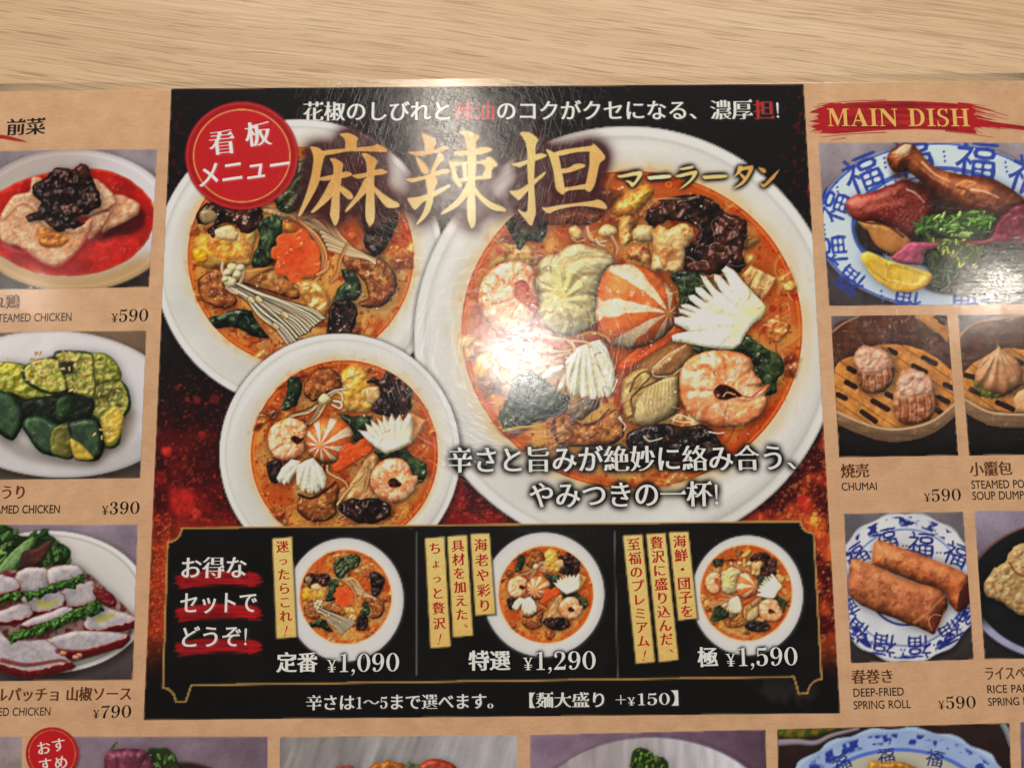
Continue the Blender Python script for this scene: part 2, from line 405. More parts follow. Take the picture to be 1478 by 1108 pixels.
# own drawings for a few serif figures and capitals (em units)
OWN = {
 '1': ([_A([(.10, 0), (.42, 0), (.42, .022), (.325, .045), (.325, .69), (.29, .69), (.10, .625), (.105, .60), (.215, .62), (.215, .045), (.10, .022)])], .5),
 '0': ([E(.28, .34, .245, .35), E(.28, .34, .125, .322)[::-1]], .56),
 '2': ([spline([(.05, .50), (.07, .62), (.16, .685), (.27, .69), (.40, .65), (.455, .53), (.42, .40), (.30, .26), (.17, .12), (.40, .115), (.45, .17), (.475, .20), (.455, .06), (.44, .0), (.24, .0), (.04, .0), (.05, .05), (.20, .22), (.30, .38), (.335, .52), (.31, .62), (.23, .655), (.15, .63), (.13, .58), (.16, .50), (.12, .45)], True, 3)], .53),
 '3': ([spline([(.05, .53), (.09, .64), (.18, .69), (.30, .685), (.41, .63), (.43, .52), (.38, .42), (.30, .37), (.41, .33), (.47, .22), (.44, .09), (.34, .01), (.21, -.01), (.10, .02), (.04, .11), (.06, .18), (.12, .20), (.165, .15), (.13, .07), (.20, .025), (.29, .05), (.345, .17), (.31, .30), (.22, .34), (.19, .36), (.21, .38), (.29, .43), (.315, .54), (.28, .63), (.20, .655), (.14, .61), (.165, .54), (.12, .48), (.07, .49)], True, 3)], .53),
 '5': ([spline([(.10, .68), (.12, .675), (.28, .665), (.43, .69), (.42, .60), (.34, .575), (.15, .585), (.13, .585), (.115, .42), (.13, .41), (.25, .445), (.38, .41), (.465, .30), (.45, .13), (.35, .02), (.20, -.01), (.08, .03), (.035, .11), (.06, .18), (.12, .19), (.16, .14), (.14, .06), (.20, .025), (.29, .05), (.34, .16), (.335, .31), (.27, .40), (.18, .40), (.11, .36), (.075, .37), (.085, .52)], True, 3)], .53),
 '7': ([spline([(.05, .52), (.06, .60), (.075, .68), (.09, .675), (.25, .67), (.47, .68), (.47, .65), (.37, .45), (.29, .22), (.27, .02), (.24, -.01), (.17, -.005), (.145, .03), (.18, .22), (.28, .42), (.41, .575), (.25, .58), (.10, .575), (.07, .52)], True, 3)], .52),
 '9': ([spline([(.27, .69), (.40, .64), (.48, .50), (.48, .30), (.40, .10), (.27, .0), (.14, .0), (.07, .06), (.075, .13), (.13, .155), (.175, .115), (.17, .05), (.22, .025), (.30, .08), (.355, .20), (.365, .33), (.30, .27), (.20, .255), (.09, .31), (.04, .43), (.07, .58), (.15, .665)], True, 3), spline([(.265, .66), (.20, .62), (.16, .53), (.165, .40), (.22, .31), (.29, .31), (.35, .38), (.365, .46), (.355, .58), (.32, .64)], True, 3)[::-1]], .54),
 ',': ([spline([(.05, .05), (.09, .10), (.15, .09), (.17, .03), (.14, -.07), (.06, -.14), (.05, -.125), (.11, -.06), (.11, -.005), (.06, .01)], True, 3)], .23),
 '!': ([spline([(.10, .66), (.15, .70), (.20, .66), (.17, .22), (.13, .22)], True, 4), E(.15, .055, .052, .056, 14)], .34),
 '+': ([_A([(.04, .33), (.26, .33), (.26, .08), (.30, .08), (.30, .33), (.52, .33), (.52, .365), (.30, .365), (.30, .62), (.26, .62), (.26, .365), (.04, .365)])], .58),
 'M': ([_A([(.0, 0), (.22, 0), (.22, .025), (.135, .04), (.14, .55), (.36, .0), (.39, .0), (.62, .57), (.62, .04), (.54, .025), (.54, 0), (.84, 0), (.84, .025), (.75, .04), (.75, .64), (.84, .655), (.84, .68), (.62, .68), (.43, .21), (.24, .68), (.0, .68), (.0, .655), (.09, .64), (.09, .04), (.0, .025)])], .88),
 'A': ([_A([(-.01, 0), (.22, 0), (.22, .025), (.13, .04), (.185, .19), (.41, .19), (.46, .04), (.38, .025), (.38, 0), (.69, 0), (.69, .025), (.62, .04), (.38, .69), (.34, .69), (.08, .04), (-.01, .025)]), _A([(.205, .235), (.30, .50), (.39, .235)])], .70),
 'I': ([_A([(.03, 0), (.35, 0), (.35, .025), (.26, .04), (.26, .64), (.35, .655), (.35, .68), (.03, .68), (.03, .655), (.12, .64), (.12, .04), (.03, .025)])], .40),
 'N': ([_A([(.0, 0), (.22, 0), (.22, .025), (.135, .04), (.135, .54), (.58, -.01), (.63, -.01), (.63, .64), (.71, .655), (.71, .68), (.49, .68), (.49, .655), (.58, .64), (.58, .22), (.20, .68), (.0, .68), (.0, .655), (.085, .64), (.085, .04), (.0, .025)])], .75),
 'D': ([np.vstack([_A([(.03, .655), (.12, .64), (.12, .04), (.03, .025), (.03, 0), (.30, 0)]), spline([(.32, 0), (.50, .04), (.63, .18), (.66, .34), (.63, .50), (.50, .64), (.32, .68)], False, 4), _A([(.03, .68)])]), np.vstack([_A([(.26, .04), (.26, .64)]), spline([(.32, .64), (.43, .60), (.50, .48), (.515, .34), (.50, .20), (.43, .08), (.32, .04)], False, 4)])], .72),
 'S': ([spline([(.43, .51), (.42, .58), (.43, .68), (.39, .68), (.33, .66), (.24, .69), (.12, .66), (.055, .56), (.06, .45), (.14, .37), (.27, .31), (.345, .24), (.34, .12), (.26, .03), (.16, .03), (.08, .10), (.055, .21), (.03, .21), (.035, .10), (.03, .0), (.07, .0), (.11, .02), (.22, -.01), (.36, .02), (.455, .13), (.455, .25), (.38, .34), (.24, .41), (.16, .48), (.165, .60), (.25, .655), (.33, .63), (.39, .55), (.405, .51)], True, 3)], .52),
 'H': ([_A([(.03, 0), (.33, 0), (.33, .025), (.25, .04), (.25, .325), (.52, .325), (.52, .04), (.44, .025), (.44, 0), (.75, 0), (.75, .025), (.66, .04), (.66, .64), (.75, .655), (.75, .68), (.44, .68), (.44, .655), (.52, .64), (.52, .365), (.25, .365), (.25, .64), (.33, .655), (.33, .68), (.03, .68), (.03, .655), (.11, .64), (.11, .04), (.03, .025)])], .80),
}
OWN['\u00a5'] = ([_A([(-.01, .60), (.19, .60), (.19, .58), (.145, .57), (.25, .345), (.345, .57), (.30, .58), (.30, .60), (.46, .60), (.46, .58), (.405, .57), (.29, .315), (.29, .255), (.42, .255), (.42, .225), (.29, .225), (.29, .155), (.42, .155), (.42, .125), (.29, .125), (.29, .04), (.35, .025), (.35, 0), (.12, 0), (.12, .025), (.185, .04), (.185, .125), (.05, .125), (.05, .155), (.185, .155), (.185, .225), (.05, .225), (.05, .255), (.185, .255), (.185, .315), (.05, .57), (-.01, .58)])], .50)

for _k in OWN:
    _c = OWN[_k][0]
    if len(_c) > 1 and _k != '!' and _area(_c[0]) * _area(_c[1]) > 0: OWN[_k][0][1] = _c[1][::-1]
def glyph(ch, face='mincho'):
    key = (ch, face)
    if key in _gc: return _gc[key]
    if ch == ' ': r = ([], .33)
    elif ch in OWN and (face in ('mincho', 'bold') or not ch.isalpha()): r = OWN[ch] if face != 'bold' else (_offs(OWN[ch][0], .014, .003), OWN[ch][1])
    else:
        o = _outl(ch); adv = 1.0
        if ord(ch) < 0x2000:
            allx = [p[0] for q in _outl(ch + '\u53e3')[len(o):] for p in q]; adv = min(allx) - 0.127
        if face == 'mincho':
            kana = 0x3040 <= ord(ch) <= 0x30ff
            o = _offs(o, 0.020, 0.003) if kana else _offs(o, 0.027, -0.017)
            if not kana and ord(ch) > 0x2e80: o = _uroko(o, 0.10)
        elif face == 'heavy': o = _offs(o, 0.028, 0.010)
        elif face == 'medium': o = _offs(o, 0.014, 0.010)
        elif face == 'bold':
            o = _offs(o, 0.034, 0.004)
            if ord(ch) > 0x3100: o = _uroko(o, 0.12)
        elif face == 'brush': o = [spline(p, True, 2) for p in _offs(o, 0.010, 0.006)]
        elif face == 'light': o = _offs(o, 0.004, -0.012)
        r = (o, adv)
    _gc[key] = r; return r

def lean(x): return 0.0439 - (x - 227) / 959.0 * 0.1023      # how the sheet's verticals converge in the frame

def line(s, x0, x1, y0, y1, em, face='mincho', asc=0.36, slant=0.0, base=False, track=0.0):
    """contours in frame px of a string whose ink spans x0..x1; y0/y1 = em centre (or baseline) at both ends"""
    px = 0.0; cs = []; own = []
    for i, ch in enumerate(s):
        o, adv = glyph(ch, face)
        sc = 0.78 if ch == '\u00a5' else 1.0
        for P in o: cs.append(P * sc + np.array([px, 0])); own.append(i)
        px += adv * sc + track
    xa = min(p[:, 0].min() for p in cs); xb = max(p[:, 0].max() for p in cs)
    out = []
    for P in cs:
        u = (P[:, 0] - xa) / (xb - xa); v = (P[:, 1] - (0 if base else asc)) * em
        X = x0 + u * (x1 - x0); Y = y0 + u * (y1 - y0)
        out.append(np.stack([X + v * (lean(X) + slant), Y - v], 1))
    return out, own

def place(ch, cx, cy, em, ang=0.0, face='mincho', sx=1.0, shear=0.0, flip=False):
    """one character, its em box centred on (cx, cy), turned by ang degrees (clockwise in the frame)"""
    o, adv = glyph(ch, face); a = math.radians(ang); c, s = math.cos(a), math.sin(a); out = []
    for P in o:
        u = (P[:, 0] - adv / 2) * em * sx; v = -(P[:, 1] - 0.36) * em
        u = u + v * shear
        out.append(np.stack([cx + u * c - v * s, cy + u * s + v * c], 1))
    return out

def shadow(conts, col=(10, 8, 8), r=3.0, gain=1.6, op=0.85, off=(0, 0), pad=None):
    allp = np.vstack(conts); wn = CV.win(bbox(allp), pad or int(r * 4 + 4))
    if wn is None: return
    sl, X, Y = wn
    m = raster([P + np.array(off) for P in conts], X, Y)
    m = np.clip(blur(m, r) * gain, 0, 1) * op
    m = m * sst(-1, 1, clipd(np.full_like(X, 9.0), X, Y))
    CV.a[sl] = mix(CV.a[sl], C3(col), m)

def ink(conts, col, op=1.0):
    allp = np.vstack(conts); wn = CV.win(bbox(allp), 3)
    if wn is None: return
    sl, X, Y = wn; m = raster(conts, X, Y) * op
    m = m * sst(-1, 1, clipd(np.full_like(X, 9.0), X, Y))
    CV.a[sl] = mix(CV.a[sl], C3(col), m)

TXT = []
def text(name, conts, col, parent=None, label=None, grad=None):
    """register lettering as a mesh of its own; grad(x, y) -> colour array overrides col"""
    NREG[0] += 1
    TXT.append(dict(name=name, c=conts, col=col, parent=parent, label=label, grad=grad, z=NREG[0]))
# ------------------------------------------------------------------ the noodle bowls
BOWL = {}
def begin_bowl(key, name, label, plate, soup):
    """plate / soup = (cx, cy, rx, ry)"""
    global CUR, CLIP
    cx, cy, rx, ry = plate
    c = Canvas(cx - rx - 8, cy - ry - 8, cx + rx + 8, cy + ry + 8, (20, 16, 16)); setcv(c)
    CLIP = []; n0 = len(REG)
    BOWL[key] = dict(cv=c, plate=plate, soup=soup, name=name, label=label, n0=n0)
    CUR = key
    def f(X, Y, d, col):
        r = np.hypot((X - soup[0]) / soup[2], (Y - soup[1]) / soup[3])
        rp = np.hypot((X - cx) / rx, (Y - cy) / ry)
        k = rx / 300.0
        a = np.arctan2(Y - cy, X - cx)
        v = 0.985 + 0.02 * fbm(X, Y, 60 * k + 10, 2, 5) + 0.012 * noise(X, Y, 2.2, 8)
        v = v - 0.10 * sst(0.0, 1.0, np.cos(a - 2.4)) * sst(0.97, 0.8, rp) * 0.35          # soft shade of the well
        v = v + 0.05 * sst(0.945, 0.965, rp) * (1 - sst(0.985, 1.0, rp)) - 0.05 * sst(0.93, 0.948, rp) * (1 - sst(0.948, 0.966, rp))
        v = v - 0.20 * sst(0.984, 1.0, rp)
        g1 = np.clip(np.cos(a + 2.2), 0, 1) ** 3; g2 = np.clip(np.cos(a - .9), 0, 1) ** 3
        v = v + .07 * g1 * sst(.86, .90, rp) * (1 - sst(.91, .94, rp)) + .05 * g2 * sst(.80, .85, rp) * (1 - sst(.86, .90, rp)) - .07 * g2 * sst(.90, .94, rp) - .05 * g1 * (1 - sst(.78, .86, rp))
        c = C3((211, 209, 205))[None, None] * v[..., None]
        # oily halo where the broth meets the glaze
        h = (1 - sst(1.0, 1.085 + 0.04 * noise(X, Y, 22, 3), r)) * (0.55 + 0.25 * noise(X, Y, 40, 12))
        c = mix(c, C3((205, 158, 92)), np.clip(h, 0, 1) * 0.75)
        c = mix(c, C3((214, 196, 150)), (1 - sst(1.0, 1.18, r)) * 0.22)
        st = sst(0.5, 0.95, fbm(X, Y, 16 * k + 3, 3, 14)) * (1 - sst(1.02, 1.14, r))
        return mix(c, C3((196, 140, 80)), st * 0.3)
    fill((ellsdf(*plate), (cx - rx, cy - ry, cx + rx, cy + ry)), (210, 208, 205), fn=f)
    reg('plate', sdf=ellsdf(*plate), bx=(cx - rx, cy - ry, cx + rx, cy + ry))
    sx, sy, srx, sry = soup
    def g(X, Y, d, col):
        k = srx / 200.0
        n = fbm(X, Y, 46 * k + 8, 4, 21); n2 = fbm(X, Y, 20 * k + 4, 3, 27)
        c = mix(C3((184, 92, 40)), C3((212, 150, 78)), sst(-0.35, 0.4, n))
        c = mix(c, C3((170, 70, 30)), sst(0.05, 0.6, n2) * 0.42)
        c = mix(c, C3((196, 164, 108)), sst(0.05, 0.6, fbm(X, Y, 60 * k, 2, 33)) * 0.55)
        e = 1 - sst(0, 16 * k + 3, d + 6 * k * noise(X, Y, 24, 4))
        c = mix(c, C3((186, 70, 22)), e * 0.75)
        c = mix(c, C3((226, 140, 66)), sst(1.5, 3, d) * (1 - sst(4, 6.5, d)) * 0.55)
        c = mix(c, C3((128, 40, 18)), sst(0.45, 0.8, noise(X, Y, 5 * k + 1.5, 51)) * 0.45)
        return c * (0.97 + 0.05 * noise(X, Y, 2.0, 61))[..., None]
    fill((ellsdf(*soup), (sx - srx, sy - sry, sx + srx, sy + sry)), (200, 120, 50), soft=1.2, fn=g)
    reg('soup', sdf=ellsdf(*soup), bx=(sx - srx, sy - sry, sx + srx, sy + sry))
    sf = ellsdf(*soup); bb = (sx - srx, sy - sry, sx + srx, sy + sry)
    k = srx / 200.0
    CLIP = [sf]
    rs = np.random.RandomState(int(cx))
    for i in range(46):                        # things sunk in the broth
        x = rs.uniform(bb[0], bb[2]); y = rs.uniform(bb[1], bb[3]); q = rs.uniform(9, 26) * k; a0 = rs.uniform(0, 6)
        col = [(206, 166, 96), (150, 74, 34), (120, 52, 26), (214, 150, 70), (182, 140, 84), (96, 60, 36)][rs.randint(6)]
        P = [(x + q * rs.uniform(.5, 1.5) * math.cos(a0 + t), y + q * rs.uniform(.4, 1.0) * math.sin(a0 + t)) for t in np.arange(8) / 8 * 6.283]
        food(None, P, col, R=8 * k + 2, k=.5, bump=((12 * k + 2, 5 * k + 1, a0, 2), (5 * k + 1, 2 * k)), mott=((9 * k + 2, (236, 190, 120), .35, .1), (8 * k + 2, (150, 60, 26), .5, .0)), spec=.35, soft=4 * k + 1.5, sh=.12, regn=False)
    for i in range(40):
        x = rs.uniform(bb[0], bb[2]); y = rs.uniform(bb[1], bb[3]); a = rs.uniform(0, 6.28); p = []
        for t in range(5): p.append((x, y)); a += rs.uniform(-.6, .6); x += 13 * k * math.cos(a); y += 13 * k * math.sin(a)
        stroke(p, 5 * k + .4, 4 * k + .4, (214, 160, 96), .4, .45, soft=1.2)
    dots(sf, bb, int(130), 2.6 * k + .6, (150, 34, 16), 0.6, 5)
    dots(sf, bb, int(90), 3.4 * k + .6, (226, 160, 66), 0.55, 6, 0.6)
    dots(sf, bb, 60, 1.6 * k + .5, (240, 200, 130), 0.6, 7)
    curls(sf, bb, 40, 26 * k, 1.8 * k + .5, (226, 160, 94), 0.4, 9)
    curls(sf, bb, 40, 22 * k, 2.4 * k + .5, (120, 40, 20), 0.4, 19)

def end_bowl(key):
    global CLIP, CUR
    crisp(BOWL[key]['cv'], .65, .14); BOWL[key]['n1'] = len(REG); CLIP = []; CUR = None

def woodear(pts, name='wood_ear_mushroom', c=(50, 26, 22), c2=(84, 44, 34), **k):
    a = dict(R=7, k=0.9, bump=((26, 15), (12, 6.5)), amb=0.44, dif=0.46, spec=0.55, sp=34, sh=0.5, mott=((22, (24, 14, 15), 0.8, -0.1), (12, (104, 58, 42), 0.5, 0.2)), edge=2.5, tint=(214, 208, 212))
    a.update(k); P = food(name, pts, c, c2, 0.8, **a)
    return P
def leaf(pts, ang=0.5, name='green_leaf', c=(42, 56, 32), c2=(60, 74, 42), **k):
    a = dict(R=6, k=0.7, bump=((20, 8, ang, 4.0), (7, 2.2, ang, 3.0), (9, 2.5)), amb=0.38, dif=0.62, spec=0.35, sp=22, sh=0.45, mott=((16, (18, 28, 22), 0.75, 0.0), (9, (92, 108, 70), 0.55, 0.25)), edge=1.6)
    a.update(k); return food(name, pts, c, c2, ang, **a)
def shiitake(pts, name='shiitake_mushroom', c=(158, 100, 50), c2=(126, 72, 38), **k):
    a = dict(R=12, k=0.7, bump=((16, 3.5), (6, 2.6), (3, 1.0)), amb=0.60, dif=0.44, spec=0.12, sp=14, sh=0.45, mott=((14, (104, 52, 26), 0.6, 0.0), (6, (206, 150, 86), 0.5, 0.15)), rim=(4, (84, 36, 24), 0.7), edge=1.5)
    a.update(k); return food(name, pts, c, c2, 1.2, **a)

def shrimp(pts, hole, ctr, nseg=11, a0=0.3, lab=None, span=6.28):
    k = (bbox(pts)[2] - bbox(pts)[0]) / 120.0
    def ph(X, Y): return (np.arctan2(Y - ctr[1], X - ctr[0]) + a0) / 6.2832 * nseg + 0.35 * noise(X, Y, 26 * k, 4)
    def hf(X, Y, d):
        q = ph(X, Y); u = np.abs(q - np.round(q)); r = np.hypot(X - ctr[0], Y - ctr[1])
        return -3.0 * k * np.exp(-(u * 9) ** 2) * sst(14 * k, 34 * k, r) + 2.2 * k * fbm(X, Y, 12 * k, 3, 7)
    def cf(X, Y, d, c):
        q = ph(X, Y); u = np.abs(q - np.round(q))
        c = mix(c, C3((243, 206, 166)), sst(-.1, .5, fbm(X, Y, 20 * k, 3, 17) + 0.25) * 0.75)
        c = mix(c, C3((214, 112, 62)), np.exp(-(u * 7) ** 2) * 0.5)
        c = mix(c, C3((226, 118, 70)), sst(0.05, 0.5, fbm(X, Y, 13 * k, 3, 23)) * 0.6)
        return mix(c, C3((250, 226, 200)), sst(0.3, 0.7, fbm(X, Y, 9 * k, 2, 29)) * 0.5)
    food('shrimp', pts, (232, 152, 104), (240, 176, 130), 0.7, R=26 * k, k=0.62, amb=0.62, dif=0.40, spec=0.35, sp=30, hf=hf, cf=cf, sh=0.5, rim=(3 * k + .6, (206, 96, 54), 0.5), label=lab, soft=1.0)
    if hole is not None:
        food(None, hole, (104, 40, 24), (60, 24, 18), 0.6, R=4, k=-0.6, amb=.6, dif=.4, sh=0, mott=((5, (30, 14, 12), 0.7),), rim=(2.5, (206, 128, 80), 0.7), regn=False, soft=1.2)

def squid(pts, root, name='squid_slice', ang=0.0, nrib=9, c=(232, 232, 212), amp=1.2, **k):
    """scored white squid: ribs fan out from root"""
    def hf(X, Y, d):
        a = np.arctan2(Y - root[1], X - root[0]); r = np.hypot(X - root[0], Y - root[1])
        return amp * np.cos(a * nrib) * sst(15, 60, r) + .8 * fbm(X, Y, 5, 2, 11)
    def cf(X, Y, d, col):
        col = mix(col, C3((212, 208, 158)), sst(-0.1, 0.6, fbm(X, Y, 34, 2, 3)) * 0.45)
        if amp > 2: col = mix(col, C3((196, 182, 140)), sst(.35, .95, -np.cos(np.arctan2(Y - root[1], X - root[0]) * nrib)) * .6)
        return mix(col, C3((240, 184, 160)), (1 - sst(0, 4.5, d)) * sst(-0.1, 0.5, fbm(X, Y, 22, 2, 6)) * 0.55)
    a = dict(R=9, k=0.55, amb=0.66, dif=0.36, spec=0.12, sp=10, hf=hf, cf=cf, sh=0.5, soft=0.9, sharp=True); a.update(k)
    food(name, pts, c, **a)
    P = np.asarray(pts, float); n = len(P); sg = 1 if np.sum(P[:, 0] * np.roll(P[:, 1], -1) - np.roll(P[:, 0], -1) * P[:, 1]) > 0 else -1
    for i in range(n):                         # cuts running in from the notches
        p, q, r = P[i - 1], P[i], P[(i + 1) % n]; u, v = q - p, r - q
        if (u[0] * v[1] - u[1] * v[0]) * sg < -.35 * np.hypot(*u) * np.hypot(*v):
            d = np.array(root) - q; L = np.hypot(*d) + 1e-6
            stroke([tuple(q), tuple(q + d * min(.33, 26 / L))], 2.2, .8, (164, 158, 130), 0, .55, sp=False, soft=1.0)

def stripeball(pts, apex, n, a0, lab, k=1.0, bow=0.0):
    def cf(X, Y, d, c):
        a = np.arctan2(Y - apex[1], X - apex[0]); r = np.hypot(X - apex[0], Y - apex[1])
        q = (a + a0 + bow * r / 100) / 6.2832 * n; u = np.abs(q - np.round(q)) * 2
        c = mix(C3((214, 110, 52)), C3((230, 200, 164)), sst(0.50, 0.66, u + 0.10 * noise(X, Y, 10, 4)))
        c = mix(c, C3((226, 150, 80)), (1 - sst(2, 9 * k, r)) * 0.8)
        return c * (1 + 0.05 * noise(X, Y, 3, 9))[..., None]
    food('striped_fish_ball', pts, (214, 120, 60), R=46 * k, k=0.78, amb=0.58, dif=0.44, spec=0.30, sp=16, cf=cf, sh=0.55, bump=((5, 0.5),), label=lab, rim=(5, (150, 70, 36), 0.45))

def enoki(lines, w=4.5, c=(232, 206, 168), dark=0.35, name=None):
    for i, p in enumerate(lines):
        q = 1 + 0.07 * math.sin(i * 2.3)
        stroke(p, w, w * 0.8, tuple(min(255, v * q) for v in c), 0.30, 0.95, dark=dark * .55)

# ---- the big bowl on the right
begin_bowl('R', 'noodle_bowl', 'largest printed bowl with striped fish ball, shrimp and white squid', (905, 489, 308, 307), (912, 476, 246, 229))
D = T(600, 280, 4.923); EE = T(880, 280, 4.6156); F = T(640, 460, 4.923); G = T(880, 460, 4.479); B = T(600, 120, 2.4633)
food('egg_flower', EE([(20, 90), (120, 0), (250, -60), (300, -20), (250, 60), (160, 150), (60, 160)]), (208, 150, 62), R=20, bump=((14, 5), (5, 2)), mott=((12, (232, 190, 96), .7), (9, (176, 84, 36), .5)), sh=.1, soft=5, spec=.4, sp=30)
food('shiitake_mushroom', D([(900, 120), (1020, 130), (1180, 110), (1320, 140), (1290, 190), (1200, 225), (1080, 215), (960, 220), (860, 180)]), (140, 78, 34), (176, 104, 46), R=12, bump=((14, 5), (5, 2)), mott=((12, (84, 34, 22), .7),), sh=.3, soft=2)
leaf(D([(640, 190), (760, 165), (900, 180), (935, 220), (910, 320), (870, 350), (800, 330), (740, 400), (700, 330)]), 1.0, c=(34, 34, 28), c2=(58, 60, 48), soft=1.5)
food('mushroom_cap', D([(1090, 260), (1130, 225), (1180, 262), (1172, 312), (1128, 322)]), (214, 158, 92), (234, 196, 140), 0.8, R=9, k=.8, spec=.3, sh=.5)
stroke(D([(1110, 320), (1150, 345), (1200, 330)]), 5, 4, (214, 150, 100))
food('mushroom_cap', D([(1300, 262), (1350, 215), (1418, 240), (1428, 285), (1370, 308), (1312, 302)]), (224, 170, 112), (240, 204, 150), 0.8, R=10, k=.8, spec=.3, sh=.5)
stroke(D([(1215, 240), (1230, 310), (1290, 345), (1350, 340)]), 6, 5, (222, 170, 124)); stroke(D([(1390, 310), (1425, 380), (1420, 420)]), 7, 5, (214, 150, 110))
stroke(D([(1280, 330), (1300, 360), (1340, 372)]), 5, 4, (232, 190, 150)); stroke(D([(1400, 440), (1440, 490), (1460, 455)]), 3, 2, (190, 120, 80))
woodear(EE([(240, 170), (258, 110), (330, 62), (420, 20), (540, 5), (640, 18), (735, 85), (790, 140), (850, 135), (890, 170), (915, 205), (915, 280), (890, 340), (888, 400), (905, 470), (862, 520), (800, 498), (740, 530), (640, 532), (540, 530), (490, 480), (490, 420), (515, 345), (570, 310), (590, 250), (520, 190), (420, 178), (330, 205), (270, 210)]), label='large dark wood ear mushroom at the top of the big bowl')
for q in ([(560, 330), (610, 290), (600, 220), (540, 170)], [(690, 250), (680, 190), (730, 150)], [(640, 350), (700, 320), (690, 260)], [(800, 160), (850, 180), (830, 230), (790, 220)], [(780, 470), (850, 480), (900, 470)], [(520, 480), (560, 450), (650, 470)]):
    stroke(EE(q), 1.6, 1.2, (128, 96, 88), 0, .65)
stroke(EE([(300, 45), (400, 35), (500, 40), (595, 15)]), 6, 3, (206, 176, 140), .2, .5); stroke(EE([(330, 45), (420, 42), (520, 38)]), 3, 2, (50, 26, 20), 0, .8)
food('chicken_piece', EE([(60, 165), (120, 145), (160, 180), (140, 240), (160, 300), (110, 345), (70, 320), (60, 250)]), (206, 150, 82), (226, 176, 112), .6, R=10, bump=((9, 4), (4, 1.5)), spec=.3, mott=((7, (150, 84, 40), .5, .1),), edge=2)
food('chicken_piece', EE([(150, 250), (200, 205), (260, 210), (300, 240), (290, 310), (220, 325), (165, 305)]), (204, 168, 112), (220, 190, 140), .6, R=14, bump=((12, 3),), spec=.25, edge=1.5)
food('chicken_piece', EE([(105, 385), (150, 350), (200, 335), (255, 370), (285, 420), (260, 470), (200, 450), (140, 430)]), (170, 96, 54), (190, 130, 80), .6, R=8, bump=((9, 4), (4, 1.5)), spec=.35, mott=((7, (226, 180, 120), .6, .1), (5, (116, 50, 30), .5, .1)), edge=2)
food('chicken_piece', EE([(288, 250), (332, 212), (400, 232), (470, 200), (545, 225), (552, 290), (512, 350), (490, 420), (492, 495), (430, 526), (340, 515), (280, 490), (296, 380)]), (214, 168, 108), (226, 190, 140), .9, R=14, k=.7, bump=((18, 7, 1.2, 2.0), (7, 2.5)), spec=.3, mott=((10, (158, 92, 44), .6, .12),), sh=.5, edge=2, label='pale meat beside the wood ear')
leaf(EE([(400, 545), (520, 508), (650, 560), (700, 640), (600, 700), (540, 800), (500, 830), (465, 720), (455, 640)]), 0.3)
food('bamboo_shoot', EE([(878, 545), (940, 474), (1112, 562), (1090, 605), (1020, 700), (960, 670)]), (206, 156, 98), (222, 180, 124), .9, R=5, k=.6, bump=((7, 4, 2.0, 6.0),), mott=((7, (152, 92, 48), .5, .1),), spec=.2, sharp=True)
food('bamboo_shoot', EE([(1040, 850), (1090, 830), (1190, 860), (1200, 900), (1130, 990), (1060, 960)]), (190, 116, 58), (204, 140, 80), .9, R=6, k=.6, bump=((8, 4),), mott=((8, (150, 78, 36), .6, .1),), spec=.4, soft=1.6, sh=.2)
leaf(G([(850, 140), (900, 110), (960, 150), (1010, 195), (1110, 250), (1125, 340), (1080, 400), (1075, 480), (1005, 492), (1000, 440), (935, 362), (925, 280), (855, 215)]), 0.8, label='dark leaf right of the large shrimp')
leaf(G([(520, 180), (600, 175), (700, 185), (860, 170), (880, 210), (700, 230), (560, 220)]), 0.1)
food('dumpling', D([(845, 620), (876, 570), (868, 500), (930, 440), (1010, 425), (1080, 370), (1160, 352), (1250, 378), (1330, 400), (1400, 450), (1402, 520), (1330, 600), (1300, 700), (1290, 830), (1285, 920), (1230, 968), (1165, 985), (1100, 1005), (1000, 990), (925, 940), (880, 880), (868, 800), (888, 740)]), (208, 190, 142), (214, 200, 152), .8, R=40, k=.6, amb=.6, dif=.42, spec=.1, sh=.5,
     hf=lambda X, Y, d: (2.6 + 2 * noise(X, Y, 30, 2)) * np.cos((np.arctan2(Y - 428, X - 806) + .45 * np.sin(np.hypot(X - 806, Y - 428) / 24) + .16 * noise(X, Y, 22, 6)) * 11) * sst(6, 30, np.hypot(X - 806, Y - 428)) + 2.5 * fbm(X, Y, 12, 3, 4),
     cf=lambda X, Y, d, c: mix(mix(c, C3((214, 198, 118)), (1 - sst(5, 50, np.hypot(X - 815, Y - 415))) * .8), C3((150, 112, 70)), sst(.62, 1.0, -np.cos((np.arctan2(Y - 428, X - 806) + .45 * np.sin(np.hypot(X - 806, Y - 428) / 24) + .16 * noise(X, Y, 22, 6)) * 11)) * sst(8, 34, np.hypot(X - 806, Y - 428)) * .42), rim=(5, (170, 122, 76), .6), label='pale pleated dumpling')
shrimp(D([(445, 720), (470, 620), (530, 540), (610, 492), (700, 478), (790, 500), (850, 560), (845, 640), (860, 740), (850, 820), (830, 890), (780, 960), (680, 992), (580, 960), (500, 880), (455, 800)]), None, D([(790, 720)])[0], 10, .2, 'shrimp at the left rim of the big bowl')
food('chilli_gap', D([(700, 650), (750, 610), (800, 640), (850, 740), (870, 830), (820, 830), (750, 770), (700, 720)]), (176, 70, 40), (150, 52, 32), 1.0, R=6, k=-.3, sh=0, soft=2.5, bump=((6, 3),), mott=((6, (206, 130, 80), .5),))
food('carrot_slice', G([(50, 310), (90, 262), (250, 130), (420, 40), (475, 80), (380, 160), (240, 250), (100, 340), (62, 342)]), (206, 82, 34), (218, 104, 48), .6, R=5, k=.6, spec=.2, bump=((6, 1.2),), sh=.5, sharp=True)
